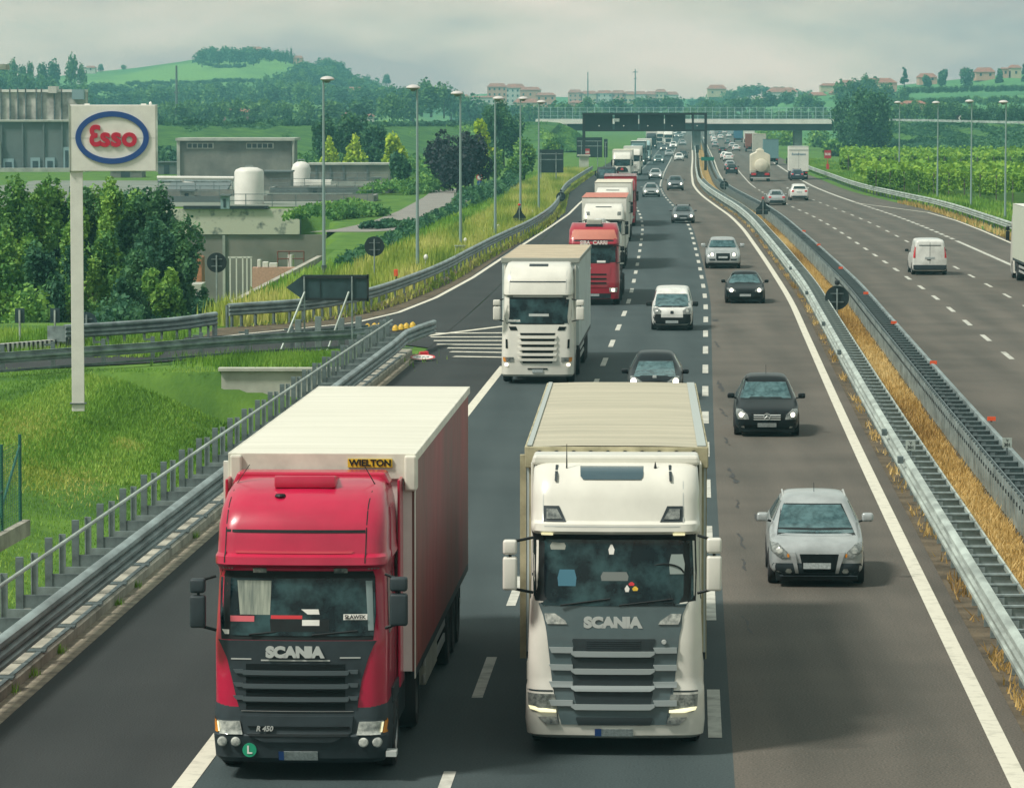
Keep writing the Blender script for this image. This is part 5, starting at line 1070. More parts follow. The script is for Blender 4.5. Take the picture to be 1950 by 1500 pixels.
yw = mat('yellow_label', (.62, .42, .02), .5); xw = .68; MB().b2(xw-.315, xw+.31, 2.42, 2.445, 4.03, 4.15).build('name_board', yw, t); put_text('lettering', 'WIELTON', V['black'], t, (xw, 2.415, 4.09), .125, bold=.004, extrude=.004, sx=1.05)
for sx in (-1, 1): MB().b2(sx*1.29-(.13 if sx > 0 else 0), sx*1.29+(.04 if sx > 0 else .17)-.0, 2.38, 2.75, 3.7, 4.2).build('corner_cap', mat('tarp_hem', (.62, .61, .52), .6), t, bevel=.03)
MB().b2(1.1, 1.22, 6.0, 8.6, .45, .95).build('pallet_box', M['conc_l'], t, bevel=.02)
for o in t.children:
    if o not in n_cab: o.location.x += .085
tplace(t, 571, 1452)
tr_ = [o for o in COL.objects if o.name.startswith('articulated_lorry')][0]
for k in range(22): MB().b2(1.292, 1.302, 2.9+.6*k, 2.93+.6*k, 1.02, 1.42).build('curtain_strap', V['slate'], tr_)
MB().b2(1.291, 1.299, 2.65, 16.05, 1.16, 1.24).build('curtain_hem', V['slate'], tr_)
# ------------------------------------------------------------- 2 white lorry
q = TruckPx(1171, 1405); Z = q.z; X = q.x; wht = mat('paint_truck_white', (.66, .65, .58), .32, coat=.4, noise=.08, nscale=1.3)
t = thing('articulated_lorry', 'white lorry with silver barred grille and beige tarpaulin roof, nearest in the middle', 'lorry')
cab, bv = ring_stack([R_(.25, 1.18, .08), R_(.30, 1.24, .0), R_(.5, 1.26, -.03), R_(.95, 1.25, .0), R_(1.0, 1.235, .02), R_(1.6, 1.22, .04), R_(2.15, 1.20, .10), R_(2.2, 1.19, .12), R_(3.05, 1.17, .28), R_(3.10, 1.18, .20), R_(3.14, 1.19, .16), R_(3.24, 1.19, .18), R_(3.28, 1.185, .26), R_(3.7, 1.18, .40), R_(3.95, 1.16, .62, rf=.32), R_(4.03, 1.14, .9, rf=.34), R_(4.06, 1.1, 1.3, rf=.3)], 'cab', wht, t)
CS = lambda rows: [(q.z(840+y/2.419), q.x(930+a/2.419), q.x(930+b/2.419)) for y, a, b in rows]
gm = mat('grille_grey', (.070, .105, .112), .35, coat=.3, noise=.1, nscale=3)
tp(bv, CS([(768, 330, 830), (735, 190, 955), (600, 183, 960), (428, 183, 955)]), V['black'], 'windshield_frame', par=t, off=.006, nx=30, ny=10)
wsd = tp(bv, CS([(755, 250, 905), (715, 205, 945), (600, 200, 945), (440, 205, 938)]), V['glass_t'], 'windshield', par=t, off=.018, ny=10)
tp(bv, CS([(1300, 335, 825), (1240, 320, 840), (1100, 292, 858), (890, 268, 880), (850, 262, 890), (800, 250, 892), (745, 228, 915)]), gm, 'grille', par=t, off=.012, ny=12)
for y0, y1, a, b in ((905, 965, 385, 770), (990, 1045, 380, 765), (1068, 1122, 385, 762), (1145, 1205, 392, 758), (1265, 1302, 402, 758)): tp(bv, CS([(y1, a+12, b-12), (y0+8, a, b), (y0, a+3, b-3)]), mat('recess_grey', (.012, .022, .025), .6), 'grille_opening', par=t, off=.022, ny=3)
for k in range(5): tp(bv, CS([(916+k*10, 450, 700), (912+k*10, 450, 700)]), V['slate'], 'grille_line', par=t, off=.03, ny=1)
for y in (972, 1052, 1130, 1215):
    tp(bv, CS([(y+15, 400, 745), (y+2, 380, 766), (y-10, 380, 766)]), mat('slat_silver', (.27, .31, .31), .4), 'grille_slat', par=t, off=.06, th=.05, ny=2)
    for a, b in ((278, 388), (758, 868)): tp(bv, CS([(y-2, a+12, b), (y-28, a, b)]), mat('slat_silver', (.27, .31, .31), .4), 'grille_slat', par=t, off=.05, th=.04, nx=4, ny=2)
for sx in (0, 1):
    f = (lambda r: [(w, 2*CS([(0, 572, 0)])[0][1]-b, 2*CS([(0, 572, 0)])[0][1]-a) for w, a, b in CS(r)]) if sx else CS
    tp(bv, f([(838, 270, 362), (822, 262, 352), (790, 256, 305)]), V['lens'], 'upper_lamp', par=t, off=.03, th=.03, nx=6)
    h_ = tp(bv, f([(1240, 200, 312), (1215, 182, 315), (1160, 178, 305)]), V['lens_d'], 'headlight', par=t, off=.025, th=.03, nx=6); tp(bv, f([(1243, 238, 312), (1232, 190, 312), (1218, 183, 205)]), V['drl'], 'light_strip', par=h_, off=.045, nx=5, ny=2)
    tp(bv, f([(1300, 265, 325), (1265, 228, 315)]), V['lens_d'], 'fog_light', par=t, off=.03, th=.02, nx=4); tp(bv, f([(370, 250, 355), (300, 250, 322)]), V['slate'], 'roof_lamp_frame', par=t, off=.02, th=.03, nx=5); tp(bv, f([(358, 264, 338), (312, 264, 312)]), V['lens_d'], 'roof_lamp', par=t, off=.035, nx=4)
    tp(bv, f([(433, 240, 295), (425, 240, 295)]), V['drl'], 'marker_lamp', par=t, off=.03, nx=2, ny=1); tp(bv, f([(188, 300, 312), (125, 303, 315)]), V['slate'], 'roof_bracket', par=t, off=.05, th=.05, nx=1, ny=2)
    tp(bv, f([(1150, 178, 296), (1143, 178, 296)]), V['slate'], 'panel_gap', par=t, off=.006, ny=1); tp(bv, f([(1300, 322, 326), (1120, 296, 299)]), V['slate'], 'panel_gap', par=t, off=.014, nx=1)
    tp(bv, f([(375, 246, 250), (190, 246, 250)]), V['silverbar'], 'panel_gap', par=t, off=.005, nx=1)
    pass
tp(bv, CS([(182, 432, 700), (168, 420, 710), (128, 418, 712)]), mat('sunroof', (.05, .09, .11), .15, coat=.5), 'sunroof', par=t, off=.02, th=.02)
tp(bv, CS([(393, 195, 940), (388, 195, 940)]), V['silverbar'], 'panel_gap', par=t, off=.004, ny=1)
put_text('lettering', 'SCANIA', V['chrome'], t, (CS([(0, 571, 0)])[0][1], .015, CS([(832, 0, 0)])[0][0]), .195, bold=.014, extrude=.014, sx=1.15)
put_text('lettering', 'S 500', V['silverbar'], t, (CS([(0, 370, 0)])[0][1], -.025, CS([(1251, 0, 0)])[0][0]), .075, bold=.003, extrude=.008)
tp(bv, CS([(1355, 490, 666), (1320, 490, 666)]), V['plate'], 'licence_plate', par=t, off=.02, nx=6, ny=1); tp(bv, CS([(1355, 490, 520), (1320, 490, 520)]), V['plateb'], 'plate_band', par=t, off=.024, nx=1, ny=1)
MB().lathe([(.001, -.02), (.03, -.02), (.035, 0)], (CS([(0, 808, 0)])[0][1], -.01, CS([(918, 0, 0)])[0][0]), n=16, axis='Y').build('emblem', V['chrome'], t)
MB().prism([(-1.20, 4.00), (1.20, 4.00), (1.17, 4.14), (-1.17, 4.14)], .95, 1.6).build('roof_spoiler', wht, t, bevel=.04)
for x in (355, 767): c = CS([(0, x, 0)])[0][1]; MB().cyl((c, .7, 3.95), (c, .72, 4.02+(.3 if x == 355 else .05)), .012 if x == 355 else .03, .004, n=6).build('antenna', V['black'], t)
ITEMS = [(1, 'steering_wheel'), ]
mb = MB(); c = CS([(0, 812, 0)])[0][1]; zc_ = CS([(600, 0, 0)])[0][0]
mb = MB(); pts = [(c+.26*math.cos(a), .17, zc_-.02+.13*math.sin(a)) for a in np.linspace(.1, math.pi-.1, 14)]; mb.tube(pts, .012, 6); mb.build('steering_wheel', V['black'], wsd)
for (y1, y0, a, b, mm, nm) in [(665, 590, 320, 400, mat('blue_cloth', (.05, .16, .22), .8), 'blue_jacket'), (640, 600, 520, 640, V['seat'], 'seat_top'), (610, 520, 835, 900, mat('driver_shirt', (.25, .30, .28), .8), 'driver_shirt'), (500, 465, 285, 350, mat('sun_glare', (.28, .30, .26), .4), 'glare_patch'), (520, 475, 555, 575, M['white'], 'toll_tag'), (690, 660, 630, 645, M['white'], 'trinket'), (685, 665, 665, 685, M['yellow'], 'trinket'), (662, 645, 648, 668, M['red'], 'trinket')]:  # the sun_glare piece is glare painted as a pale patch on the pane
    tp(bv, CS([(y1, a, b), ((y0+y1)/2, a-4, b+4), (y0, a+6, b-6)]), mm, nm, par=wsd, off=.0195, nx=3, ny=3)
for (x0_, y0_, x1_, y1_) in ((330, 752, 560, 722), (600, 752, 850, 722)): c0, c1 = CS([(y0_, x0_, 0)])[0], CS([(y1_, x1_, 0)])[0]; MB().cyl((c0[1], .03, c0[0]), (c1[1], .05, c1[0]), .014, n=6).build('wiper', V['black'], t)
tmirror(t, -1, X(970.5), Z(1121), Z(1025), .20, .0, wht, -1.15); tmirror(t, 1, X(1359), Z(1121), Z(1020), .21, .0, wht, 1.15)
for sx in (-1, 1): MB().b2(sx*1.21-.02, sx*1.21+.02, 1.9, 2.75, .9, 3.95).build('side_fairing', wht, t, bevel=.015); MB().b2(sx*1.24-.02, sx*1.24+.01, .9, 2.1, .95, 1.2).build('wheel_arch', wht, t)
tp(bv, [(2.15, .55, 1.45), (2.95, .7, 1.45)], V['glass'], 'door_window', par=t, d='R', off=.008); tp(bv, [(2.15, .55, 1.45), (2.95, .7, 1.45)], V['glass'], 'door_window', par=t, d='L', off=.008)
chassis(t, 5.5, 0)
bt = mat('tarp_beige', (.47, .435, .33), .7, nscale=1.5, col2=(.35, .33, .25), stretch=(.12, 2.2, 1)); bh = mat('tarp_beige_hem', (.46, .42, .27), .75, nscale=2.5, col2=(.26, .24, .15)); sb_ = mat('side_pale', (.45, .52, .52), .5, noise=.15, nscale=1)
trailer(t, 2.35, 13.6, 2.60, 4.14, 1.15, sb_, bt, bh, hem=bh, hemz=.30, crown=.0, ribs=.03, holes=10, post=bh)
for sx in (-1, 1): mb = MB(); mb.b2(sx*1.30-(.13 if sx > 0 else .0), sx*1.30+(.0 if sx > 0 else .07), 2.4, 15.9, 4.150, 4.165); mb.build('roof_edge_strip', mat('edge_strip', (.36, .40, .38), .6), t)
tplace(t, 1171, 1405); t.rotation_euler.z += math.radians(.7)
# ------------------------------------------------------------- 3 white lorry behind the gore
q = TruckPx(1023.5, 717); Z = q.z; X = q.x
t = thing('articulated_lorry', 'white lorry with seven-slot white grille and drooping beige trailer top by the striped gore', 'lorry')
cab, bv = ring_stack([R_(.25, 1.14, .08), R_(.32, 1.19, .0), R_(.9, 1.2, -.02), R_(1.5, 1.19, .03), R_(2.1, 1.17, .10), R_(2.9, 1.13, .24), R_(2.95, 1.15, .14), R_(3.05, 1.15, .16), R_(3.5, 1.14, .32), R_(3.8, 1.10, .62), R_(3.95, 1.04, 1.1), R_(3.98, .95, 1.5)], 'cab', wht, t)
CS = lambda rows: [(q.z(440+y/4.69), q.x(900+a/4.69), q.x(900+b/4.69)) for y, a, b in rows]
q.cx = 900+578/4.69
tp(bv, CS([(832, 300, 855), (760, 278, 880), (592, 275, 880)]), V['black'], 'windshield_frame', par=t, off=.006); wsd = tp(bv, CS([(822, 310, 850), (760, 325, 845), (610, 325, 860)]), V['glass_t'], 'windshield', par=t, off=.018)
for y, a, b in ((918, 420, 738), (970, 428, 735), (1022, 432, 730), (1075, 438, 722), (1124, 435, 722), (1167, 442, 716)): tp(bv, CS([(y+11, a+6, b-6), (y-9, a, b)]), V['grille'], 'grille_opening', par=t, off=.015, ny=2)
for y in (945, 997, 1049, 1100, 1147): tp(bv, CS([(y+12, 415, 745), (y-12, 400, 755)]), wht, 'grille_slat', par=t, off=.06, th=.05, ny=2)
for sx in (0, 1):
    f = mrows if sx else (lambda r: r)
    tp(bv, f(CS([(885, 335, 400), (852, 320, 385)])), V['grille'], 'air_inlet', par=t, off=.015); tp(bv, f(CS([(1045, 292, 312), (965, 290, 308)])), V['grille'], 'corner_inlet', par=t, off=.015, nx=2)
    h_ = tp(bv, f(CS([(1165, 298, 365), (1125, 272, 365)])), V['lens_d'], 'headlight', par=t, off=.02, th=.02); tp(bv, f(CS([(1165, 272, 296), (1125, 266, 296)])), V['amber'], 'turn_signal', par=t, off=.022, nx=2)
    tp(bv, f(CS([(1205, 288, 312), (1193, 284, 316), (1180, 288, 312)])), V['lit'], 'fog_light', par=t, off=.03, nx=3); tp(bv, f(CS([(590, 305, 355), (578, 305, 355)])), V['lens_d'], 'marker_lamp', par=t, off=.02, nx=1, ny=1)
tp(bv, CS([(458, 325, 828), (448, 325, 828)]), V['slate'], 'roof_seam', par=t, off=.01, ny=1); tp(bv, CS([(320, 495, 665), (300, 495, 665)]), V['slate'], 'roof_vent', par=t, off=.03, th=.03, ny=1)
for a in (322, 828): tp(bv, CS([(555, a, a+4), (320, a+8, a+12)]), V['silverbar'], 'panel_gap', par=t, off=.006, nx=1)
tp(bv, CS([(1262, 532, 628), (1232, 532, 628)]), V['plate'], 'licence_plate', par=t, off=.03, nx=2, ny=1); tp(bv, CS([(1232, 490, 668), (1222, 490, 668)]), V['grille'], 'bumper_slot', par=t, off=.02, ny=1)
tp(bv, CS([(760, 500, 678), (738, 500, 678)]), V['silverbar'], 'dash_sign', par=wsd, off=.022, ny=1); tp(bv, CS([(810, 300, 425), (790, 310, 420)]), V['lens'], 'name_plate', par=wsd, off=.022, ny=1)
tmirror(t, -1, q.x(900+213/4.69), q.z(440+792/4.69), q.z(440+612/4.69), .24, 0, wht, -1.13); tmirror(t, 1, q.x(900+960/4.69), q.z(440+792/4.69), q.z(440+612/4.69), .26, 0, wht, 1.13)
for sx in (-1, 1): MB().b2(sx*1.18-.02, sx*1.18+.02, 1.9, 2.7, 1, 3.85).build('side_fairing', wht, t)
chassis(t, 5.5, 0); bt2 = mat('tarp_tan', (.44, .37, .26), .7, noise=.15, nscale=1)
trailer(t, 2.4, 13.6, 2.58, 4.08, 1.15, sb_, bt2, sb_, hem=mat('tarp_tan_hem', (.25, .27, .24), .7), hemz=.16)
tplace(t, 1023.5, 717)
# ------------------------------------------------------------- generic farther lorries
def lorry(label, cx, yb, paintm, roofm, sidem, W=2.5, top=4.0, capm=None, lit=False, kind='box', Lt=13.6, rear=False, group='lorries queueing in the slow lane', deflect=True, extra=None, name='articulated_lorry', cat='lorry', cab_top=3.7):
    t = thing(name, label, cat, group=group); hw = W/2-.05
    cab, bv = ring_stack([R_(.3, hw-.03, .05), R_(1.0, hw, .0), R_(2.0, hw-.02, .08), R_(2.75, hw-.05, .2), R_(2.85, hw-.03, .12), R_(2.95, hw-.03, .16), R_(cab_top-.3, hw-.05, .45), R_(cab_top, hw-.15, 1.0)], 'cab', paintm, t)
    tp(bv, [(1.95, -hw*.90, hw*.90), (2.78, -hw*.88, hw*.88)], V['black'], 'windshield_frame', par=t, off=.006, nx=6, ny=3); tp(bv, [(2.0, -hw*.85, hw*.85), (2.72, -hw*.84, hw*.84)], V['glass_t'], 'windshield', par=t, off=.02, nx=6, ny=3)
    tp(bv, [(.85, -hw*.55, hw*.55), (1.8, -hw*.65, hw*.65)], V['slate'] if capm is None else capm, 'grille', par=t, off=.02, nx=6, ny=2)
    for z in (1.0, 1.2, 1.4): tp(bv, [(z, -hw*.5, hw*.5), (z+.07, -hw*.5, hw*.5)], V['grille'], 'grille_opening', par=t, off=.035, nx=4, ny=1)
    tp(bv, [(.32, -hw*.95, hw*.95), (.55, -hw*.97, hw*.97)], V['slate'], 'front_bumper', par=t, off=.015, nx=6, ny=1); tp(bv, [(.42, -.26, .26), (.53, -.26, .26)], V['plate'], 'licence_plate', par=t, off=.04, nx=1, ny=1)
    for s_ in (-1, 1):
        r = [(.62, hw*.62, hw*.9), (.82, hw*.6, hw*.93)]; h_ = tp(bv, r if s_ > 0 else mrows(r), V['lens'], 'headlight', par=t, off=.03, nx=3, ny=1)
        if lit: r = [(.64, hw*.70, hw*.82), (.78, hw*.70, hw*.82)]; tp(bv, r if s_ > 0 else mrows(r), V['lit'], 'bulb', par=h_, off=.05, nx=1, ny=1)
        tmirror(t, s_, s_*(hw+.13), 2.0, 2.75, .2, 0, V['black'], s_*hw*.9)
    if name != 'flatbed_lorry': chassis(t, 5.5, 0)
    if kind == 'box': trailer(t, 2.5, Lt, W+.06, top, 1.15, sidem, roofm, sidem, hem=capm if capm and capm is not V['slate'] and False else None)
    if kind == 'tank':
        m1 = MB(); prof = []
        for yy_ in (2.5, 2.8, 15.4, 15.7): rr_ = .75 if yy_ in (2.5, 15.7) else 1.08; prof.append((rr_, yy_))
        m1.lathe([(r_, y_) for r_, y_ in prof], (0, 0, 2.45), n=28, axis='Y'); m1.build('tank', roofm, t, smooth=True); MB().b2(-1.1, 1.1, 3, 15.5, 1.0, 1.25).build('trailer_frame', V['under'], t)
        for k in range(3):
            for sx in (-1, 1): twheel(t, sx*1.08, 13-1.31*k)
        for y in (4, 7, 10, 13): MB().lathe([(.3, 0), (.3, .15), (.25, .2)], (0, y, 3.48), n=14).build('hatch', V['silverbar'], t)
    if extra: extra(t, bv)
    p = G(cx, yb, .3)
    if rear:
        Lr = 2.5+Lt; h = hd(p.y); t.rotation_euler.z = h+math.pi; t.location = (p.x-math.sin(h)*Lr, p.y+math.cos(h)*Lr, 0)
    else: t.location = (p.x, p.y, 0); t.rotation_euler.z = hd(p.y+6)
    return t
coral = mat('tarp_coral', (.50, .17, .12), .6, noise=.1, nscale=1); cream = mat('tarp_cream', (.62, .58, .46), .6, noise=.1, nscale=1); pw = mat('box_white', (.68, .68, .62), .5, noise=.1, nscale=.6); dred = mat('paint_dark_red', (.33, .012, .03), .3, coat=.7); greyb = mat('box_grey', (.30, .36, .36), .5)
def ex_carrier(t, bv):    # red lorry with lettered header and roof unit
    tp(bv, [(2.78, -1.2, 1.2), (3.02, -1.2, 1.2)], V['slate'], 'header_board', par=t, off=.03, nx=8, ny=1); put_text('lettering', 'SIBA  CARRI', M['white'], t, (0, .02, 2.90), .24, bold=.008, extrude=.01)
    tp(bv, [(3.06, -1.1, 1.1), (3.5, -.95, .95)], coral, 'roof_deflector', par=t, off=.03, nx=8, ny=4); MB().b2(-.35, .35, .75, 1.2, 3.7, 3.95).build('roof_unit', M['conc_l'], t, bevel=.03); MB().b2(-.4, .4, .66, .75, 3.62, 3.75).build('roof_vent', V['slate'], t)
    put_text('lettering', 'IVECO', M['white'], t, (-.3, -.02, 1.72), .13, bold=.004, extrude=.01)
    tp(bv, [(1.98, .15, .55), (2.08, .15, .55)], M['white'], 'dash_paper', par=t, off=.03, nx=1, ny=1)
lorry('red lorry with SIBA CARRI on its dark header and a coral roof', 1130.5, 569, dred, pw, pw, kind='tank', lit=True, extra=ex_carrier, cab_top=3.78, capm=dred)
def ex_lamps(t, bv):
    for sx in (-1, 1): r = [(3.08, .78, .98), (3.28, .80, 1.0)]; tp(bv, r if sx > 0 else mrows(r), V['lens_d'], 'roof_lamp', par=t, off=.02, nx=2, ny=1)
    tp(bv, [(3.52, -.45, .45), (3.57, -.45, .45)], V['slate'], 'roof_slot', par=t, off=.02, ny=1)
lorry('white lorry with a coral-orange trailer roof just behind the lettered red lorry', 1149, 503, wht, coral, pw, lit=False, extra=ex_lamps, capm=wht, top=4.05)
lorry('white lorry with a cream trailer top between the coral and the red roofs', 1166.5, 452, wht, cream, pw, extra=ex_lamps, capm=wht, top=4.05)
lorry('red lorry showing only a narrow red roof behind the cream trailer', 1181, 424, dred, dred, dred, extra=None, top=3.9)
def ex_dark(t, bv): tp(bv, [(1.2, -.8, .8), (1.6, -.7, .7), (1.85, -.45, .45)], V['black'], 'badge_panel', par=t, off=.05, nx=6, ny=3); tp(bv, [(1.45, -.2, .2), (1.72, -.12, .12)], M['red'], 'badge', par=t, off=.07, nx=2, ny=1)
lorry('white lorry with a black and red badge panel and tall white roof deflector', 1184.5, 341, wht, cream, pw, extra=ex_dark, capm=wht, top=4.0)
lorry('white delivery lorry close behind the badge-panel lorry', 1204, 330, wht, pw, pw, lit=False, capm=wht)
lorry('teal lorry with lit lamp behind the white delivery lorry', 1215, 311, teal, pw, teal, lit=True)
lorry('pale teal lorry with white roof farther along the queue', 1226, 304, mat('paint_pale_teal', (.30, .44, .44), .4), pw, pw, lit=True)
lorry('dark-fronted lorry with a yellow trailer top', 1240, 281, V['slate'], mat('tarp_yellow', (.65, .60, .30), .6), pw, lit=True, top=4.2)
lorry('white coach front beside the yellow-topped lorry', 1256, 273, wht, pw, pw)
lorry('distant lorry with dark windscreen and red header under the gantry', 1272.5, 275, pw, dred, pw, top=4.1, group='distant vehicles under the gantry')
lorry('farthest grey lorry below the bridge in the slow lane', 1262, 259, greyb, greyb, greyb, group='distant vehicles under the gantry')
# dark empty flatbed with red load
t = thing('flatbed_lorry', 'dark car transporter with a red car on its deck left of the queue', 'lorry')
cab, bv = ring_stack([R_(.3, 1.1, .05), R_(1.0, 1.15, 0), R_(1.9, 1.13, .1), R_(2.6, 1.05, .4), R_(2.7, .98, .8)], 'cab', V['slate'], t); tp(bv, [(1.6, -1, 1), (2.45, -.9, .9)], V['glass_l'], 'windshield', par=t, off=.01, nx=6, ny=3)
for sx in (-1, 1): twheel(t, sx*1.0, 1.2, r=.42); twheel(t, sx*1.0, 6.2, r=.42); tmirror(t, sx, sx*1.25, 1.7, 2.3, .18, 0, V['black'], sx*1.0); r = [(.6, .75, 1.0), (.75, .75, 1.0)]; tp(bv, r if sx > 0 else mrows(r), V['lens'], 'headlight', par=t, off=.02, nx=2, ny=1)
MB().b2(-1.15, 1.15, 2.3, 8.6, .85, 1.0).build('deck', V['black'], t); MB().b2(-.4, .4, 1.5, 8.4, .5, .84).build('chassis', V['under'], t); p = G(1155, 359, .3); t.location = (p.x, p.y, 0); t.rotation_euler.z = hd(p.y)
tc_ = copy_tree(PROTO['hatch', 0][0]); tag(tc_, 'red hatchback carried on the dark car transporter', 'car'); tc_['group'] = 'car on the transporter'
for c in tc_.children:
    if c.name.split('.')[0] in ('body', 'mirror'): c.material_slots[0].link = 'OBJECT'; c.material_slots[0].material = dred
h = hd(p.y); tc_.location = (p.x-math.sin(h)*3.0+.35, p.y+math.cos(h)*3.0, 1.0); tc_.rotation_euler = (0, 0, h)
# ------------------------------------------------------------- lorries driving away
GL = 'lorries driving away'
def ex_text(t, bv):
    me = put_text('lettering', 'Eurofresco', mat('ink_blue', (.04, .16, .26), .5), t, (0, 2.5+7.6+.012, 3.35), .42, rot=(math.pi/2, 0, math.pi), extrude=.004, bold=.006)
    MB().b2(-1.28, 1.28, 10.09, 10.13, 3.86, 3.98).build('door_header', V['silverbar'], t); MB().b2(-.01, .01, 10.101, 10.12, 1.2, 3.8).build('door_gap', V['slate'], t)
lorry('white box lorry with blue lettering on its rear doors', 1521, 338, wht, pw, pw, rear=True, Lt=7.6, group=GL, extra=ex_text, top=4.35)
lorry('lorry with a pale green-grey trailer cut off by the right picture edge', 2019, 541, wht, pw, mat('box_pale_green', (.52, .56, .46), .5, noise=.1), rear=True, Lt=13.6, group=GL, top=4.05)
# tanker
t = thing('tank_lorry', 'cream tank lorry with round tank end and red tail lamps', 'lorry', group=GL); p = G(1448, 346); h = hd(p.y); t.location = (p.x, p.y, 0); t.rotation_euler.z = h
MB().lathe([(.001, -.05), (.5, 0), (.82, .12), (.86, .3), (.86, 7.4), (.5, 7.7), (.001, 7.75)], (.12, 0, 2.05), n=32, axis='Y', cap=False).build('tank', cream, t, smooth=True)
MB().prism([(-1.27, 1.3), (-1.27, 3.35), (-1.1, 3.5), (-.5, 3.75), (-.45, 4.05), (.45, 4.05), (.5, 3.75), (1.1, 3.5), (1.27, 3.35), (1.27, 1.3)], .9, 7.5).build('tank_housing', cream, t, bevel=.05)
MB().b2(-1.25, 1.25, .05, 1.0, .5, 1.15).build('rear_frame', V['slate'], t); MB().b2(-1.25, 1.25, -.03, .06, .42, .56).build('rear_bumper', V['silverbar'], t)
for sx in (-1, 1):
    MB().b2(sx*.85-.3, sx*.85+.3, -.04, .05, .8, 1.1).build('tail_light', V['tail'], t, bevel=.02)
    for y in (1.6, 2.9, 8.3): twheel(t, sx*1.08, y)
MB().b2(-1.2, 1.2, 7.9, 10, .5, 3.1).build('cab', wht, t, bevel=.1); MB().b2(-.4, .4, 1, 8, .6, 1.2).build('chassis', V['under'], t); MB().lathe([(.32, 0), (.32, .14), (.2, .2)], (0, 3, 4.05), n=18).build('hatch', cream, t)
# skip lorry
lorry('lorry with a teal-grey body over a tan tipper base beside the tanker', 1468, 311, beige, V['slate'], mat('box_teal', (.13, .24, .26), .6, noise=.2), rear=True, Lt=6.5, group=GL, top=4.3)
lorry('lorry with a tall beige box behind the tanker', 1446, 298, wht, cream, mat('box_beige', (.42, .42, .36), .6, noise=.2), rear=True, Lt=9, group=GL, top=4.6)
lorry('lorry with a brown-red trailer in the distant slow lane', 1431, 287, dred, pw, mat('box_brown', (.22, .07, .05), .6, noise=.2), rear=True, Lt=13, group=GL, top=4.1)
lorry('white lorry ahead of the brown-red trailer', 1427, 279, wht, pw, pw, rear=True, Lt=13, group=GL, top=4.2)
lorry('blue lorry under the bridge on the far carriageway', 1406, 269, dblue, mat('tarp_blue', (.04, .13, .22), .6), mat('tarp_blue', (.04, .13, .22), .6), rear=True, Lt=10, group=GL, top=4.2)
lorry('grey lorry farthest ahead under the bridge', 1392, 260, greyb, greyb, greyb, rear=True, Lt=10, group=GL, top=4.1)
# ================================================================ VEGETATION
LM = {'mid': leafmat('leaf_mid', (.028, .10, .032), (.095, .24, .055), (.27, .46, .08)),
      'dark': leafmat('leaf_dark', (.014, .060, .040), (.042, .135, .070), (.11, .25, .09)),
      'yel': leafmat('leaf_yellow', (.17, .30, .02), (.36, .52, .035), (.55, .64, .07)),
      'pur': leafmat('leaf_purple', (.016, .024, .034), (.028, .036, .048), (.045, .060, .060)),
      'far': leafmat('leaf_far', (.018, .065, .032), (.060, .16, .055), (.15, .29, .08)),
      'vine': leafmat('leaf_vine', (.07, .17, .02), (.16, .32, .03), (.28, .44, .05)),
      'grass': leafmat('blade_green', (.07, .17, .02), (.17, .34, .04), (.34, .48, .09), .3),
      'verge': leafmat('blade_verge', (.12, .22, .03), (.34, .42, .07), (.60, .56, .18), .3),
      'dry': leafmat('blade_dry', (.24, .14, .05), (.58, .39, .13), (.78, .60, .28), .3)}
BARK = mat('bark', (.06, .05, .04), .9, noise=.3, nscale=3)
def crown(name, rngs, W, H, n, leaf, m, kind='round', seed=0):
    r = np.random.default_rng(seed); K = {'round': 13, 'tall': 16, 'cone': 14, 'multi': 20, 'cedar': 12, 'big': 46}[kind]; lob = []
    for k in range(K):
        if kind == 'cone': u = (k+.5)/K; z = u; rad = (1-u)*.62+.10; a = r.random()*6.28; c = (math.cos(a)*.22*(1-u), math.sin(a)*.22*(1-u), z*.95)
        elif kind == 'tall': z = .12+.8*r.random(); rad = .20+.16*r.random(); a = r.random()*6.28; q_ = .55*math.sin(math.pi*min(1, z+.1))*r.random()**.5; c = (math.cos(a)*q_, math.sin(a)*q_, z); rad *= 1.1
        elif kind == 'cedar': u = .2+.75*(k/K); a = r.random()*6.28; c = (math.cos(a)*.45*(1-u*.7), math.sin(a)*.45*(1-u*.7), u); rad = .30*(1.15-u)
        else:
            z = .14+.76*r.random() if kind == 'big' else .2+.65*r.random(); a = r.random()*6.28; q_ = (.82 if kind == 'big' else .62)*math.sqrt(max(0, 1-((z-.5)/.55)**2))*r.random()**.5; c = (math.cos(a)*q_, math.sin(a)*q_, z); rad = (.10+.16*r.random()) if kind == 'big' else .26+.20*r.random()
        lob.append((*c, rad, r.random()))
    L_ = np.array(lob); p = L_[:, 3]**2; p /= p.sum(); i = r.choice(K, n, p=p); d = r.normal(size=(n, 3)); d /= np.linalg.norm(d, axis=1)[:, None]
    rr = ((.45+.8*r.random(n)**.8) if kind == 'big' else (.68+.44*r.random(n)))[:, None]*L_[i, 3:4]; hz = {'cedar': .22, 'big': .62}.get(kind, .5)
    C = L_[i, :3]+d*rr*np.array([1, 1, hz*W/H*1.5])
    C = C[C[:, 2] > -.02]; i = i[:len(C)]
    rad2 = np.linalg.norm(C-np.array([0, 0, .5]), axis=1)
    P = C*np.array([W/2*1.05, W/2*1.05, H]); tone = .30+.55*(L_[i, 4]-.4)+.35*r.random(len(C))+.18*np.sin(P[:, 0]*1.9+P[:, 2]*1.3)*np.sin(P[:, 1]*2.1+1)+.12*(C[:, 2]-.5)
    Vv, Fq, tn = leaves(P, leaf, r, tone)
    o = mesh_np(name, Vv, Fq, m, tn); return o
PT_ = {}
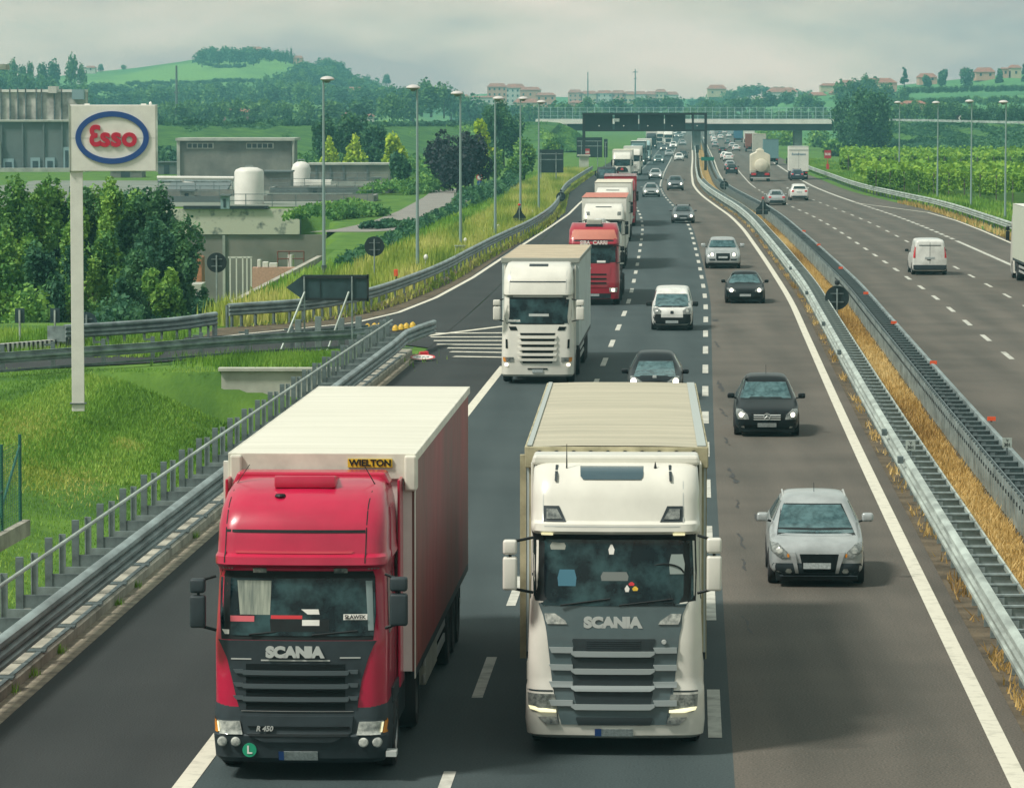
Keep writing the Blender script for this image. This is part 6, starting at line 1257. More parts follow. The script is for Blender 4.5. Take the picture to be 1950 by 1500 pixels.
def tree_proto(kind, m, W, H, n, leaf, seed):
    key = (kind, m, W, H, n, seed)
    if key in PT_: return PT_[key]
    c = crown('crown', None, W, H*.92, n, leaf, LM[m], kind, seed); mb = MB(); mb.cyl((0, 0, -.3), (0, 0, H*.55), W*.035+.05, W*.018, n=7)
    r = random.Random(seed)
    for k in range(5): a = r.random()*6.28; mb.cyl((0, 0, H*(.2+.07*k)), (math.cos(a)*W*.27, math.sin(a)*W*.27, H*(.45+.07*k)), W*.015+.02, W*.006, n=5)
    tr = mb.build('trunk', BARK); PT_[key] = (c, tr, [0]); return PT_[key]
def tree(label, x, ytop, Z, wpx, kind='round', m='mid', n=1500, leaf=.4, seed=0, group=None, base=None, name='tree', W0=None, H0=None):
    s = 7600/Z; top = 9-(ytop-212)/s; px = (x-975)/s; zb_ = base if base is not None else float(gz(px, Z)); H = top-zb_; W_ = wpx/s
    W0 = W0 or W_; H0 = H0 or H
    c, tr, used = tree_proto(kind, m, round(W0, 2), round(H0, 2), n, leaf, seed)
    t = thing(name, label, 'tree' if name != 'bush' else 'bush', (px, Z, zb_), (x*1.7+seed) % 6.28, group); t.scale = (W_/round(W0, 2), W_/round(W0, 2), H/round(H0, 2))
    for k, o in enumerate((c, tr)):
        if used[0]: o = o.copy(); COL.objects.link(o)
        o.parent = t; o.location = (0, 0, H0*.08 if k == 0 else 0)
    used[0] += 1; return t
# ---- tree mass behind the fuel sign, standing in the low ground
TL = [(14, 362, 214, 120, 'tall', 'mid', 1, 'green broadleaf tree at the left picture edge below the grey hall'), (72, 338, 216, 120, 'tall', 'mid', 2, 'bright green broadleaf tree left of the white sign post'), (128, 350, 218, 105, 'tall', 'dark', 3, 'dark tree directly behind the white sign post'),
      (184, 332, 212, 110, 'tall', 'mid', 4, 'light green tree with yellow top under the right half of the fuel sign'), (243, 350, 214, 115, 'tall', 'mid', 5, 'green tree right of the white sign post'), (288, 338, 212, 120, 'tall', 'dark', 6, 'dark feathery evergreen at the right end of the tree group'),
      (322, 405, 206, 130, 'tall', 'dark', 7, 'spreading dark branches reaching right over the concrete wall'), (345, 452, 202, 85, 'multi', 'dark', 13, 'low dark boughs at the right tip of the tree group'), (40, 440, 196, 130, 'multi', 'mid', 8, 'broad green tree in front at the far left'), (110, 455, 194, 120, 'multi', 'dark', 9, 'dense tree half hidden by the white sign post'),
      (195, 450, 196, 130, 'multi', 'mid', 10, 'leafy tree right beside the white sign post'), (262, 470, 192, 120, 'multi', 'dark', 11, 'dark bushy tree above the low weathered guard rail'), (100, 352, 222, 110, 'tall', 'mid', 14, 'green tree filling the gap left of the white sign post'), (158, 372, 220, 110, 'tall', 'dark', 15, 'dark crown seen on both sides of the white sign post'), (215, 362, 219, 110, 'tall', 'mid', 16, 'loose green crown between the yellow-topped tree and the dark evergreen'), (262, 372, 217, 110, 'tall', 'dark', 17, 'shaded crown left of the dark feathery evergreen'), (48, 372, 221, 120, 'tall', 'mid', 18, 'green crown behind the two trees at the far left'), (305, 520, 188, 90, 'multi', 'mid', 12, 'lower bush-like tree by the retaining wall corner')]
for x, yt, Z_, w, k, m_, sd_, lab in TL: tree(lab, x, yt-26, Z_, w*1.3, 'big', m_, 12000, .22, sd_, 'trees behind the fuel sign')
tree('bright green shrubs filling the foot of the tree group on the left', 60, 545, 186, 190, 'multi', 'mid', 6000, .25, 31, 'trees behind the fuel sign'); tree('dark shrubs at the foot of the trees right of the sign post', 230, 560, 184, 190, 'multi', 'dark', 6000, .25, 32, 'trees behind the fuel sign')
tree('small ivy bush beside the round sign back', 398, 575, 186, 46, 'multi', 'dark', 900, .2, 33, base=-.6, name='bush')
# ---- middle distance
for a in [('yellow-green young tree first right of the plant building', 628, 256, 540, 56, 'cone', 'yel', 41), ('yellow-green young tree second right of the plant building', 677, 255, 545, 68, 'cone', 'yel', 42), ('yellow-green tree with lopsided crown beyond the long low wall', 748, 260, 520, 62, 'tall', 'yel', 43), ('tall yellow-green tree behind the purple trees', 915, 234, 520, 60, 'tall', 'yel', 44)]:
    tree(a[0], *a[1:5], a[5], a[6], 1600, .5, a[7], 'yellow-green young trees')
for a in [('dark purple round tree left of the pair by the service road', 845, 250, 452, 78, 45), ('dark purple round tree right of the pair by the service road', 900, 252, 448, 74, 46), ('low dark purple foliage between the pair', 872, 285, 444, 80, 47)]:
    tree(a[0], *a[1:5], 'multi', 'pur', 3000, .42, a[5], 'dark purple trees')
for a in [('dark green tree behind the first yellow-green tree', 615, 226, 600, 70, 48), ('dark green tree behind the second yellow-green tree', 668, 221, 610, 84, 49), ('dark green tree left of the lopsided yellow tree', 715, 240, 590, 66, 50), ('dark green tree below the lopsided yellow tree', 762, 300, 480, 50, 51), ('blue-green shrub beyond the long low wall', 700, 290, 560, 70, 52)]:
    tree(a[0], *a[1:5], 'round', 'dark', 2200, .55, a[5], 'dark green trees beyond the plant')
tree('tall dark green tree between the street lamps left of the bridge', 958, 188, 640, 88, 'big', 'dark', 7000, .42, 53)
for a in [('green bush on the bank left of the direction panel', 1000, 262, 560, 60, 54), ('green bush under the tall dark tree', 930, 290, 520, 70, 55), ('small bush near the bridge abutment', 1048, 268, 640, 40, 56), ('dark bush under the tall dark tree at its right', 985, 300, 500, 46, 57)]:
    tree(a[0], *a[1:5], 'multi', 'mid', 1500, .4, a[5], 'bushes on the bank left of the bridge', name='bush')
tree('big dark tree standing against the right end of the bridge', 1645, 180, 840, 118, 'big', 'dark', 9000, .6, 58); tree('lower dark crown left of the big tree at the bridge', 1612, 225, 830, 62, 'multi', 'dark', 2500, .5, 59); tree('lighter green crown right of the big tree at the bridge', 1672, 215, 850, 60, 'multi', 'mid', 2500, .5, 60)
for a in [('bright bush seen under the bridge near its right pier', 1490, 256, 1050, 60, 61), ('bright bush under the bridge left of the box truck', 1455, 258, 1150, 50, 62), ('bush right of the bridge pier', 1560, 255, 1000, 60, 63), ('dark bush behind the red emergency sign', 1582, 275, 800, 44, 64)]:
    tree(a[0], *a[1:5], 'multi', 'vine' if a[5] < 63 else 'mid', 1200, .7, a[5], 'bushes under and beside the bridge', name='bush')
# hedge rows near the service road
def hedge(name, label, pts, h, w, m, n, leaf, cat='hedge', seed=0, kind=None, base=0.0):
    r = np.random.default_rng(seed); P_ = [Vector(G(*p)) if len(p) == 2 else Vector(p) for p in pts]; seg = [(b-a).length for a, b in zip(P_[:-1], P_[1:])]; tot = sum(seg); C = []
    for a, b, L_ in zip(P_[:-1], P_[1:], seg):
        k = max(1, int(n*L_/tot)); u = r.random(k)[:, None]; c = np.array(a)+(np.array(b)-np.array(a))*u; ph = (u[:, 0]*L_)
        hh = h*(.75+.25*np.sin(ph*1.1+a.x)*np.sin(ph*.43)); ang = r.random(k)*math.pi; c[:, 0] += np.cos(ang)*w/2*(.8+.3*r.random(k)); c[:, 1] += (r.random(k)-.5)*w*.8; c[:, 2] = base+hh*np.sin(ang)**.6*(.6+.45*r.random(k)); C.append(c)
    C = np.concatenate(C); tone = .35+.3*r.random(len(C))+.3*np.sin(C[:, 0]*1.3)*np.sin(C[:, 1]*.35); Vv, Fq, tn = leaves(C, leaf, r, tone); o = mesh_np(name, Vv, Fq, LM[m], tn); tag(o, label, cat, kind=kind); return o
hedge('hedge', 'dark clipped hedge running along the near edge of the service road', [(650, 512), (700, 490), (760, 458), (840, 415), (880, 398)], 1.0, 1.0, 'dark', 3500, .28, seed=1)
hedge('hedge', 'bushy dark hedge between the purple trees and the motorway verge', [(880, 396), (925, 378), (965, 368), (975, 352)], 1.9, 2.2, 'dark', 4500, .35, seed=2)
hedge('hedge', 'low clipped hedge on the lawn corner at the near end of the service road', [(700, 436), (745, 432), (782, 430)], .7, 1.4, 'dark', 1500, .28, seed=3)
hedge('hedge', 'green shrub bed beside the concrete basin', [(585, 420), (640, 414), (700, 410)], 1.5, 4, 'mid', 3500, .35, seed=4)
hedge('hedge', 'wide grassy shrub bed behind the service road', [(725, 372), (770, 368), (812, 364)], 1.7, 5, 'mid', 3500, .35, seed=5)
hedge('hedge', 'ivy hanging over the top of the grey retaining wall', [(-18, 379, -2.6), (-21, 379, -2.7), (-24, 379, -2.8)], .5, .6, 'dark', 700, .22, seed=6, base=-3.0)
ORDN = ['first', 'second', 'third', 'fourth', 'fifth', 'sixth', 'seventh', 'eighth', 'ninth', 'tenth', 'eleventh', 'twelfth', 'thirteenth', 'fourteenth', 'fifteenth', 'sixteenth']
# ---- vineyards (trellised canopy) on the right
def vineyard(label, quad, h, n, seed):
    r = np.random.default_rng(seed); q_ = [np.array(G(*p)) for p in quad]; u = r.random(n)[:, None]; v = (r.random(n)**1.0)[:, None]
    C = (q_[0]*(1-u)+q_[1]*u)*(1-v)+(q_[3]*(1-u)+q_[2]*u)*v; C[:, 2] = h+.35*np.sin(C[:, 0]*.9)*np.sin(C[:, 1]*.22)+.3*r.normal(size=n)
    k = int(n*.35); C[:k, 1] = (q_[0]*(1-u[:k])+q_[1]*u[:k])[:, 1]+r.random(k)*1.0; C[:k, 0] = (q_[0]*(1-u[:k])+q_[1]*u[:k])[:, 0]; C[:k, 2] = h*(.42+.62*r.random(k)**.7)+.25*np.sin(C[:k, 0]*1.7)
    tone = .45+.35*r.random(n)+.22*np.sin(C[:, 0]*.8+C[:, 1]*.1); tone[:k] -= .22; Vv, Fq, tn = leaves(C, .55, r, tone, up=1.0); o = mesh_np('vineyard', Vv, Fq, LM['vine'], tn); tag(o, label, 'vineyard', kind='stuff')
    a, b = q_[0], q_[1]; np_ = 16
    for i in range(np_):
        c = a+(b-a)*(i+.5)/np_; t_ = MB().cyl((0, 0, 0), (0, 0, h+.35), .06, n=6).build('vine_post', mat('wood_post', (.10, .09, .07), .9), loc=(c[0], c[1]-.2, 0)); tag(t_, ORDN[i]+' thin wooden trellis post from the left along the front of the '+('near' if seed == 71 else 'far')+' vineyard', 'post', 'trellis posts of the '+('near' if seed == 71 else 'far')+' vineyard')
vineyard('n', [(1655, 372), (2150, 402), (2150, 362), (1620, 350)], 2.4, 30000, 71); vineyard('f', [(1600, 333), (2100, 338), (2100, 316), (1600, 314)], 2.4, 24000, 72)
# long weeds on the far right verge
def weeds(label, pts_fn, n, h, w, m, seed, name='weeds', lean=.35, zf=None):
    r = np.random.default_rng(seed); C = pts_fn(r, n); C = C[~((C[:, 0] < pit_edge(C[:, 1])+.25) & (C[:, 1] > 163) & (C[:, 1] < 378))]
    if zf is not None: C[:, 2] = zf(C[:, 0], C[:, 1])
    tone = .35+.35*r.random(len(C))+.25*np.sin(C[:, 0]*.55+1)*np.sin(C[:, 1]*.12+seed)+.15*np.sin(C[:, 0]*2.1); Vv, Ft, tn = blades(C, h, w, r, tone, lean); o = mesh_np(name, Vv, Ft, LM[m], tn); tag(o, kind='stuff', label=label, cat='grass'); return o
def band(path, o0, o1, side=-1):
    P_ = np.array([[p[0], p[1]] for p in path]); 
    def f(r, n):
        d = np.linalg.norm(np.diff(P_, axis=0), axis=1); i = r.choice(len(d), n, p=d/d.sum()); u = r.random(n)[:, None]; c = P_[i]*(1-u)+P_[i+1]*u; o = o0+(o1-o0)*r.random(n); tdir = (P_[i+1]-P_[i])/d[i][:, None]; nn = np.stack([-tdir[:, 1], tdir[:, 0]], 1)*side; c = c+nn*o[:, None]; return np.column_stack([c, np.zeros(n)])
    return f
RW = [tuple(p) for p in rail_w][::-1]
weeds('tall yellow-green grass on the verge behind the curving ramp rail', band(RW, .4, 5.5, 1), 42000, .75, .13, 'verge', 81)
weeds('mown green grass between the verge and the service road hedge', band(RW, 5, 8.5, 1), 12000, .35, .16, 'grass', 82)
weeds('yellow grass at the foot of the ramp rail', band(RW, -.7, .3, 1), 5000, .22, .1, 'verge', 83)
weeds('green weeds along the right verge below the vineyard', band([(p[0], p[1]) for p in rr_path], .6, 7, -1), 30000, .6, .22, 'grass', 84)
weeds('dry straw tufts at the foot of the right guard rail', band([(p[0], p[1]) for p in rr_path[:14]], -1.0, .0, -1), 1300, .3, .12, 'dry', 85)
def nearf(r, n):
    y = 60+80*r.random(n)**.8; pr = vrx(y)-16.6; x = pr-r.random(n)*(y*.14*1.1+1); return np.column_stack([x, y, np.zeros(n)])
weeds('short green grass of the near bank around the sign post', nearf, 110000, .075, .03, 'grass', 86, zf=lambda X, Y: gz(X, Y), lean=.7)
def clump(cx, cy, sx, sy): return lambda r, n: np.column_stack([cx+r.normal(size=n)*sx, cy+r.normal(size=n)*sy, np.zeros(n)])
c = G(545, 688); weeds('longer bright grass on the bank shelf above the stained wall', clump(c.x, c.y, 1.5, 1.8), 9000, .25, .05, 'grass', 87, zf=lambda X, Y: np.minimum(gz(X, Y), .0))
for (x, y, sx, sy, n) in [(30, 800, .9, 3, 5000), (70, 850, .8, 2, 3000), (240, 790, .25, .9, 900)]:
    c = G(x, y); weeds('pale straw patch in the near grass bank', clump(c.x, c.y, sx, sy), n, .10, .035, 'verge', 88+x, zf=lambda X, Y: gz(X, Y), lean=.9)['group'] = 'straw patches in the near grass'
# ---- dry growth on the median
def medf(o0, o1, y0, y1, den):
    def f(r, n):
        y = y0+(y1-y0)*r.random(n)**1.4; cl = np.sin(y*.9)*np.sin(y*.37+2)+.3*r.normal(size=n); y = y[cl > den]; o = o0+(o1-o0)*r.random(len(y)); return np.column_stack([vrx(y)+o, y, np.zeros(len(y))])
    return f
struct(MB().strip(lambda y: rx(y, 1.22), lambda y: rx(y, 2.5), YS, .03), 'median_soil', M['dry'])
weeds('orange dry grass filling the median between the two barriers', medf(1.25, 2.5, 56, 420, -.9), 60000, .15, .045, 'dry', 91, lean=1.1)
weeds('tangled dry tufts on the median', medf(1.3, 2.45, 56, 420, .35), 15000, .26, .035, 'dry', 92, lean=.9)
weeds('dry weeds and litter along the foot of the pale barrier', medf(.50, .80, 56, 420, .35), 7000, .16, .04, 'dry', 93, lean=1.0)
weeds('small weeds on the gutter by the near barrier', lambda r, n: np.concatenate([np.column_stack([rx(y, -14.95)+.07*r.normal(size=60), y+.12*r.normal(size=60), np.full(60, .01)]) for y in (61.5, 63.3, 66, 72.5, 75.2, 84)]), 1, .12, .02, 'grass', 94)
# ---- woods and far trees
FP = [('round', 'far', 8, 9, 650, 1.1, 101), ('multi', 'far', 9, 8, 650, 1.1, 102), ('round', 'dark', 8, 10, 650, 1.1, 103), ('tall', 'far', 6, 11, 600, 1.0, 104)]
def ftree(label, x, ytop, Z_, wpx, k, group, base=None, name='tree'):
    kd, m_, W0, H0, n, lf, sd_ = FP[k % 4]; return tree(label, x, ytop, Z_, wpx, kd, m_, n, lf, sd_, group, base=base, W0=W0, H0=H0, name=name)
rr = random.Random(5)
def belt(label, group, x0, x1, step, ytop, Z0, Z1, wpx, hpx, jit=5, ks=(0, 1, 2, 3), stuff=False):
    x = x0; i = 0; VV = []; FF = []; TT = []; nv = 0; spots = []
    while x < x1:
        Z_ = rr.uniform(Z0, Z1); yt = float(np.interp(x, [p[0] for p in ytop], [p[1] for p in ytop]))+rr.uniform(-jit, jit); spots.append((x, Z_, yt, wpx*rr.uniform(.75, 1.3), rr.choice(ks))); x += step*rr.uniform(.7, 1.3)
    ORD = ['leftmost', 'second', 'third', 'fourth', 'fifth', 'sixth', 'seventh', 'eighth', 'ninth', 'tenth', 'eleventh', 'twelfth', 'thirteenth', 'fourteenth', 'fifteenth', 'sixteenth', 'seventeenth', 'eighteenth', 'nineteenth', 'twentieth', 'last']
    for i, (x, Z_, yt, w, k) in enumerate(spots):
        s = 7600/Z_; base = 9-(yt+hpx-212)/s
        if not stuff: ftree(('%s %s' % (ORD[min(i, 20)], label)) if i == 0 else '%s from the left %s' % (ORD[min(i, 20)], label), x, yt, Z_, w, k, group, base=base); continue
        kd, m_, W0, H0, n, lf, sd_ = FP[k % 4]; c, tr, used = tree_proto(kd, m_, W0, H0, n, lf, sd_); me = c.data; a_ = np.empty(len(me.vertices)*3, np.float32); me.vertices.foreach_get('co', a_); a_ = a_.reshape(-1, 3).astype(float)
        tn = np.empty(len(me.polygons), np.float32); me.attributes['tone'].data.foreach_get('value', tn); W_ = w/s; H = hpx/s; ang = x*1.7; co, si = math.cos(ang), math.sin(ang)
        P = np.column_stack([(a_[:, 0]*co-a_[:, 1]*si)*W_/W0+(x-975)/s, (a_[:, 0]*si+a_[:, 1]*co)*W_/W0+Z_, (a_[:, 2]+.5)*H/H0+base]); VV.append(P); FF.append(np.arange(len(P)).reshape(-1, 4)+nv); nv += len(P); TT.append(tn*.9+(-.12 if m_ == 'dark' else .06)+.16*math.sin(x*7.3))
    if stuff: o = mesh_np('wood', np.concatenate(VV), np.concatenate(FF), LM['far'], np.clip(np.concatenate(TT), 0, 1)); tag(o, label, 'wood', kind='stuff')
belt('hazy tree belt in the valley behind the plant', 'hazy tree belt behind the plant', 300, 780, 17, [(300, 200), (420, 196), (600, 196), (700, 186), (780, 180)], 1150, 1350, 44, 50, stuff=True)
belt('hazy wood on the valley side below the green field', 'upper row of the valley wood', 120, 780, 15, [(120, 178), (300, 168), (450, 165), (560, 160), (700, 168), (780, 170)], 1700, 1900, 42, 42, stuff=True)
belt('tree behind the grey hall at the far left', 'trees behind the grey hall', -20, 170, 13, [(0, 140), (60, 145), (170, 168)], 1500, 1700, 46, 60)
belt('wooded slope on the right part of the left hill', 'wooded hill slope', 560, 720, 11, [(560, 120), (600, 125), (650, 132), (690, 150), (730, 165)], 2250, 2420, 38, 34, stuff=True)
belt('wood covering the middle of the left hill', 'middle row of the hill wood', 500, 740, 12, [(500, 150), (560, 138), (620, 140), (740, 170)], 2050, 2200, 36, 36, stuff=True)
for i_, a in enumerate([(8, 124, 26), (25, 118, 30), (45, 128, 22), (60, 122, 18), (84, 124, 26), (104, 113, 38), (139, 109, 30), (160, 126, 22)]): ftree(ORDN[i_]+' tree from the left on the far left skyline', a[0], a[1], 1750, a[2], a[0] % 3, 'skyline trees at the far left', base=9-(165-212)/(7600/1750))
ftree('single small tree on the skyline of the green field', 195, 124, 2500, 14, 0, None, base=9-(140-212)/(7600/2500)); ftree('tiny bush on the skyline beside the green field', 238, 125, 2500, 12, 1, None, base=9-(134-212)/(7600/2500)); ftree('small round tree alone on the right end of the left hill', 738, 144, 2560, 19, 0, None, base=9-(166-212)/(7600/2560)); ftree('small round tree beside the lone one on the hill end', 698, 143, 2560, 22, 2, None, base=9-(164-212)/(7600/2560))
belt('tree of the grove on the hilltop field', 'hilltop grove', 378, 488, 9, [(370, 104), (400, 93), (460, 92), (490, 97)], 2400, 2560, 30, 30, 2, (0, 2)); belt('tree crowning the left hill near the red-roofed villa', 'wood crowning the left hill', 480, 560, 10, [(480, 92), (520, 96), (560, 104)], 2450, 2550, 24, 22, 2, (0, 2)); belt('tree on the dark knoll at the right of the left hill', 'dark knoll trees', 596, 664, 9, [(596, 122), (620, 112), (650, 122), (670, 134)], 2430, 2530, 26, 26, 2, (2, 0))
belt('thin dark hedge below the hilltop grove', 'hedge below the hilltop grove', 385, 480, 9, [(385, 113), (410, 122), (460, 122), (480, 116)], 2380, 2420, 15, 9, 1, (2,), stuff=True)
for x, y, o_ in ((548, 92, 'middle'), (556, 89, 'rightmost'), (541, 96, 'leftmost')): tree(o_+' of three slim cypresses on the hilltop skyline', x, y, 2500, 6, 'cone', 'dark', 400, 1.0, 110, 'hilltop cypresses', base=9-(118-212)/(7600/2500), W0=2, H0=8)
belt('large hazy tree left of the hill town', 'large hazy trees left of the town', 770, 905, 20, [(770, 178), (800, 160), (850, 165), (900, 186)], 1300, 1500, 52, 60); belt('tree in front of the pink houses left of the bridge', 'trees before the pink houses', 905, 1110, 17, [(905, 200), (940, 196), (1000, 200), (1110, 198)], 1350, 1500, 34, 40)
belt('hazy wood beyond the mesh fence of the bridge', 'hazy trees beyond the bridge', 1100, 1620, 20, [(1100, 194), (1240, 184), (1330, 196), (1480, 176), (1620, 192)], 1500, 1900, 40, 32, stuff=True); belt('low hazy wood just beyond the bridge deck', 'lower row beyond the bridge', 1110, 1600, 15, [(1110, 212), (1600, 206)], 1250, 1400, 30, 34, 3, stuff=True)
belt('hazy tree on the horizon above the bridge right half', 'horizon trees beyond the bridge', 1320, 1540, 16, [(1320, 184), (1400, 172), (1450, 160), (1540, 176)], 2300, 2600, 30, 26, 4)
belt('bright tree above the raised road on the right', 'bright trees above the raised road', 1690, 1960, 17, [(1690, 196), (1760, 200), (1960, 205)], 1050, 1200, 40, 36, 6, (0, 1)); belt('dark shrub along the raised road at the right', 'dark shrubs along the raised road', 1800, 1960, 11, [(1800, 216), (1830, 206), (1960, 204)], 930, 1000, 26, 26, 4, (2,))
belt('hazy tree below the large farmhouse on the right hill', 'hazy trees on the right hill', 1600, 1720, 14, [(1600, 160), (1640, 150), (1690, 168), (1720, 178)], 1550, 1700, 36, 40, 5); belt('upper dark terrace hedge across the right hill', 'upper terrace hedge of the right hill', 1720, 1960, 9, [(1720, 165), (1960, 160)], 1640, 1660, 17, 14, 1, (2,), stuff=True); belt('lower hazy terrace hedge across the right hill', 'lower terrace hedge of the right hill', 1700, 1960, 10, [(1700, 190), (1960, 184)], 1400, 1430, 20, 14, 3, (0, 1), stuff=True)
for a in [(1720, 126, 26, 'cedar', 'dark tiered cedar on the right skyline'), (1702, 178, 24, 'cone', 'dark cone-shaped tree on the right hillside'), (1765, 146, 22, 'round', 'small bushy tree left of the round skyline tree'), (1792, 134, 24, 'round', 'round ball-shaped tree on the right skyline'), (1836, 131, 38, 'round', 'wide round tree on the right skyline'), (1900, 131, 20, 'round', 'tree between the two right skyline houses'), (1600, 151, 6, 'cone', 'tiny cypress behind the pale farmhouse'), (1947, 122, 12, 'tall', 'tree at the right picture edge on the skyline')]:
    tree(a[4], a[0], a[1], 1800, a[2], a[3], 'dark', 900, 1.0, 120+a[0] % 7, base=9-(168-212)/(7600/1800) if a[0] != 1702 else 9-(205-212)/(7600/1800))

for i_, (a_, b_, c_) in enumerate([(-60, 640, 'dark bushy band along the raised bank behind the plant building'), (640, 900, 'thin hedge along the raised bank behind the street lamps')]):
    xs4 = np.linspace(a_, b_, 6); hedge('hedge', c_, [tuple(GY(float(x), 244-3*i_, float(np.interp(x, [-200, 300, 700, 900], [752, 772, 842, 905])))) for x in xs4], 2.6-1.4*i_, 3, 'dark', 9000-5000*i_, .55, seed=40+i_, base=float(GY(300, 250-6*i_, 770).z))
for k_, v_ in PT_.items():
    if v_[2][0] == 0:
        for c in v_[:2]: bpy.data.objects.remove(c)

def slope_cover(label, pts, n, m, leaf, seed, lo=.05, hi=.97):
    r = np.random.default_rng(seed); A_ = []; B_ = []
    for (x, yt, Yt, Yb) in pts: a = GY(x, yt, Yt); A_.append((a.x, a.y, a.z)); B_.append((a.x*Yb/Yt, Yb, 0))
    A_, B_ = np.array(A_), np.array(B_); k = r.integers(0, len(pts)-1, n); u = r.random(n)[:, None]; v = (lo+(hi-lo)*r.random(n))[:, None]
    C = (A_[k]*(1-u)+A_[k+1]*u)*v+(B_[k]*(1-u)+B_[k+1]*u)*(1-v); bump_ = np.sin(C[:, 0]*.35+seed)*np.sin(C[:, 2]*1.3+C[:, 0]*.12)+.4*np.sin(C[:, 0]*1.1); C[:, 1] -= .8+.9*bump_; C[:, 2] += .3+.35*bump_
    Vv, Fq, tn = leaves(C, leaf, r, .35+.25*bump_+.3*r.random(n), up=.8); o = mesh_np('shrub_cover', Vv, Fq, LM[m], tn); tag(o, label, 'shrubs', kind='stuff')
slope_cover('dark green shrubs covering the slope of the raised road on the right', [(1606, 234, 932, 900), (1660, 234, 930, 860), (1760, 236, 900, 800), (1850, 238, 860, 760), (2100, 243, 790, 680)], 26000, 'dark', 1.0, 201)
slope_cover('dark shrubs and vines on the raised bank behind the plant', [(-100, 240, 758, 700), (300, 239, 780, 712), (640, 237, 835, 762)], 32000, 'dark', .9, 202, .0)
slope_cover('grass and shrubs on the bank left of the bridge', [(640, 237, 835, 762), (900, 235, 915, 840), (1040, 234, 928, 815), (1066, 236, 930, 880), (1118, 266, 890, 876)], 16000, 'mid', .8, 203, .0)

hedge('hedge', 'dark trees and shrubs filling the gap between grey hall and plant building', [(150, 322), (250, 318), (345, 316)], 3.6, 6, 'dark', 6000, .6, seed=51)
hedge('hedge', 'mixed shrubs behind the long low building and small tank', [(560, 318), (680, 320), (800, 330)], 2.8, 5, 'mid', 6000, .55, seed=52)
hedge('hedge', 'mixed green scrub between the lopsided tree and the purple trees', [(750, 345), (810, 338), (830, 330)], 2.2, 8, 'mid', 4500, .5, seed=53)
weeds('short grass beside the striped wall under the trees', lambda r, n: np.column_stack([-31+18*r.random(n), 146+18*r.random(n), np.zeros(n)]), 16000, .3, .08, 'grass', 95, zf=lambda X, Y: gz(X, Y))

weeds('darker grass in the hollow before the stained wall', lambda r, n: (lambda y: np.column_stack([vrx(y)-16.5-9*r.random(n)**1.2, y, np.zeros(n)]))(108+30*r.random(n)), 45000, .13, .045, 'grass', 96, zf=lambda X, Y: gz(X, Y), lean=.8)

belt('broken line of hedgerow trees across the green hill field', None, 250, 560, 13, [(250, 156), (400, 150), (560, 150)], 2150, 2200, 20, 10, 2, (0, 2), stuff=True)
belt('loose wood on the lower slope of the green hill', None, 110, 470, 15, [(110, 160), (250, 163), (470, 158)], 2000, 2060, 32, 22, 4, (0, 1, 2), stuff=True)
# ================================================================ BUILDINGS
def bframe(xc, Z_): s = 7600/Z_; return (lambda px: (px-xc)/s), (lambda py: 9-(py-212)/s), ((xc-975)/s, Z_, 0)
grey_w = mat('plant_wall', (.22, .23, .20), .9, nscale=.35, col2=(.12, .13, .12), detail=7); grey_w2 = mat('plant_wall_dark', (.13, .16, .16), .9, nscale=.15, col2=(.09, .12, .12), detail=6); pale = mat('plant_pale', (.42, .44, .38), .9, nscale=.5, col2=(.24, .27, .24), detail=7)
glassd = mat('window_dark', (.03, .05, .06), .2); wallp = mat('plaster_pink', (.52, .30, .22), .9, noise=.15); wallc = mat('plaster_cream', (.50, .42, .28), .9, noise=.15); wallw = mat('plaster_white', (.50, .50, .45), .9, noise=.1); rooft = mat('roof_tile', (.30, .13, .09), .9, noise=.3, nscale=.5); tankw = mat('tank_white', (.66, .65, .60), .5, noise=.08, nscale=.8)
# grey hall at the left edge
X_, Z_, loc = bframe(75, 600); t = thing('industrial_hall', 'long dark grey hall at the left edge with small service doors', 'building', loc)
MB().b2(X_(-80), X_(168), 0, 30, -.1, Z_(232)).build('wall', grey_w2, t); MB().b2(X_(-81), X_(170), -.5, 30.5, Z_(232), Z_(229)).build('cornice', pale, t)
for (a, b, y0, y1) in [(8, 28, 302, 326), (60, 78, 300, 326), (88, 106, 300, 326), (122, 136, 280, 326)]: f = MB().b2(X_(a), X_(b), -.25, -.01, Z_(y1), Z_(y0)).build('door_frame', mat('frame_blue', (.20, .30, .32), .6), t); MB().b2(X_(a)+.3, X_(b)-.3, -.3, -.251, Z_(y1), Z_(y0)-.5).build('door_panel', glassd, f)
for x in (5, 45, 85, 120): MB().b2(X_(x)-.12, X_(x)+.12, -.3, -.05, Z_(326), Z_(232)).build('pilaster', grey_w2, t)
MB().tube([(X_(2), -.6, 0), (X_(2), -.6, Z_(270)), (X_(-6), -.6, Z_(264))], .18).build('vent_pipe', pale, t); MB().b2(X_(-80), X_(168), -3.5, -.4, -.05, Z_(327)+.6).build('plinth', pale, t)
X_, Z_, loc = bframe(75, 640); t = thing('industrial_yard', 'pale mottled gypsum yard with posts and a bright top rail above the grey hall', 'building', loc)
MB().b2(X_(-80), X_(166), 0, 3, Z_(238), Z_(176)).build('wall', mat('gypsum', (.62, .60, .54), .9, nscale=.35, col2=(.30, .29, .27), detail=3, ramp=(.4, .6)), t); MB().b2(X_(-80), X_(166), -.4, 3.2, Z_(176), Z_(171)).build('top_rail', tankw, t)
for x in (5, 22, 37, 52, 72, 82, 106, 120): MB().b2(X_(x)-.1, X_(x)+.1, -.4, -.05, Z_(230), Z_(168)).build('post', M['galv_d'], t)
MB().b2(X_(142), X_(164), -2, 4, Z_(190), Z_(171)).build('tower_box', mat('frame_blue', (.20, .30, .32), .6), t); MB().b2(X_(96), X_(112), -1.5, 2, Z_(178), Z_(165)).build('roof_house', wallw, t);
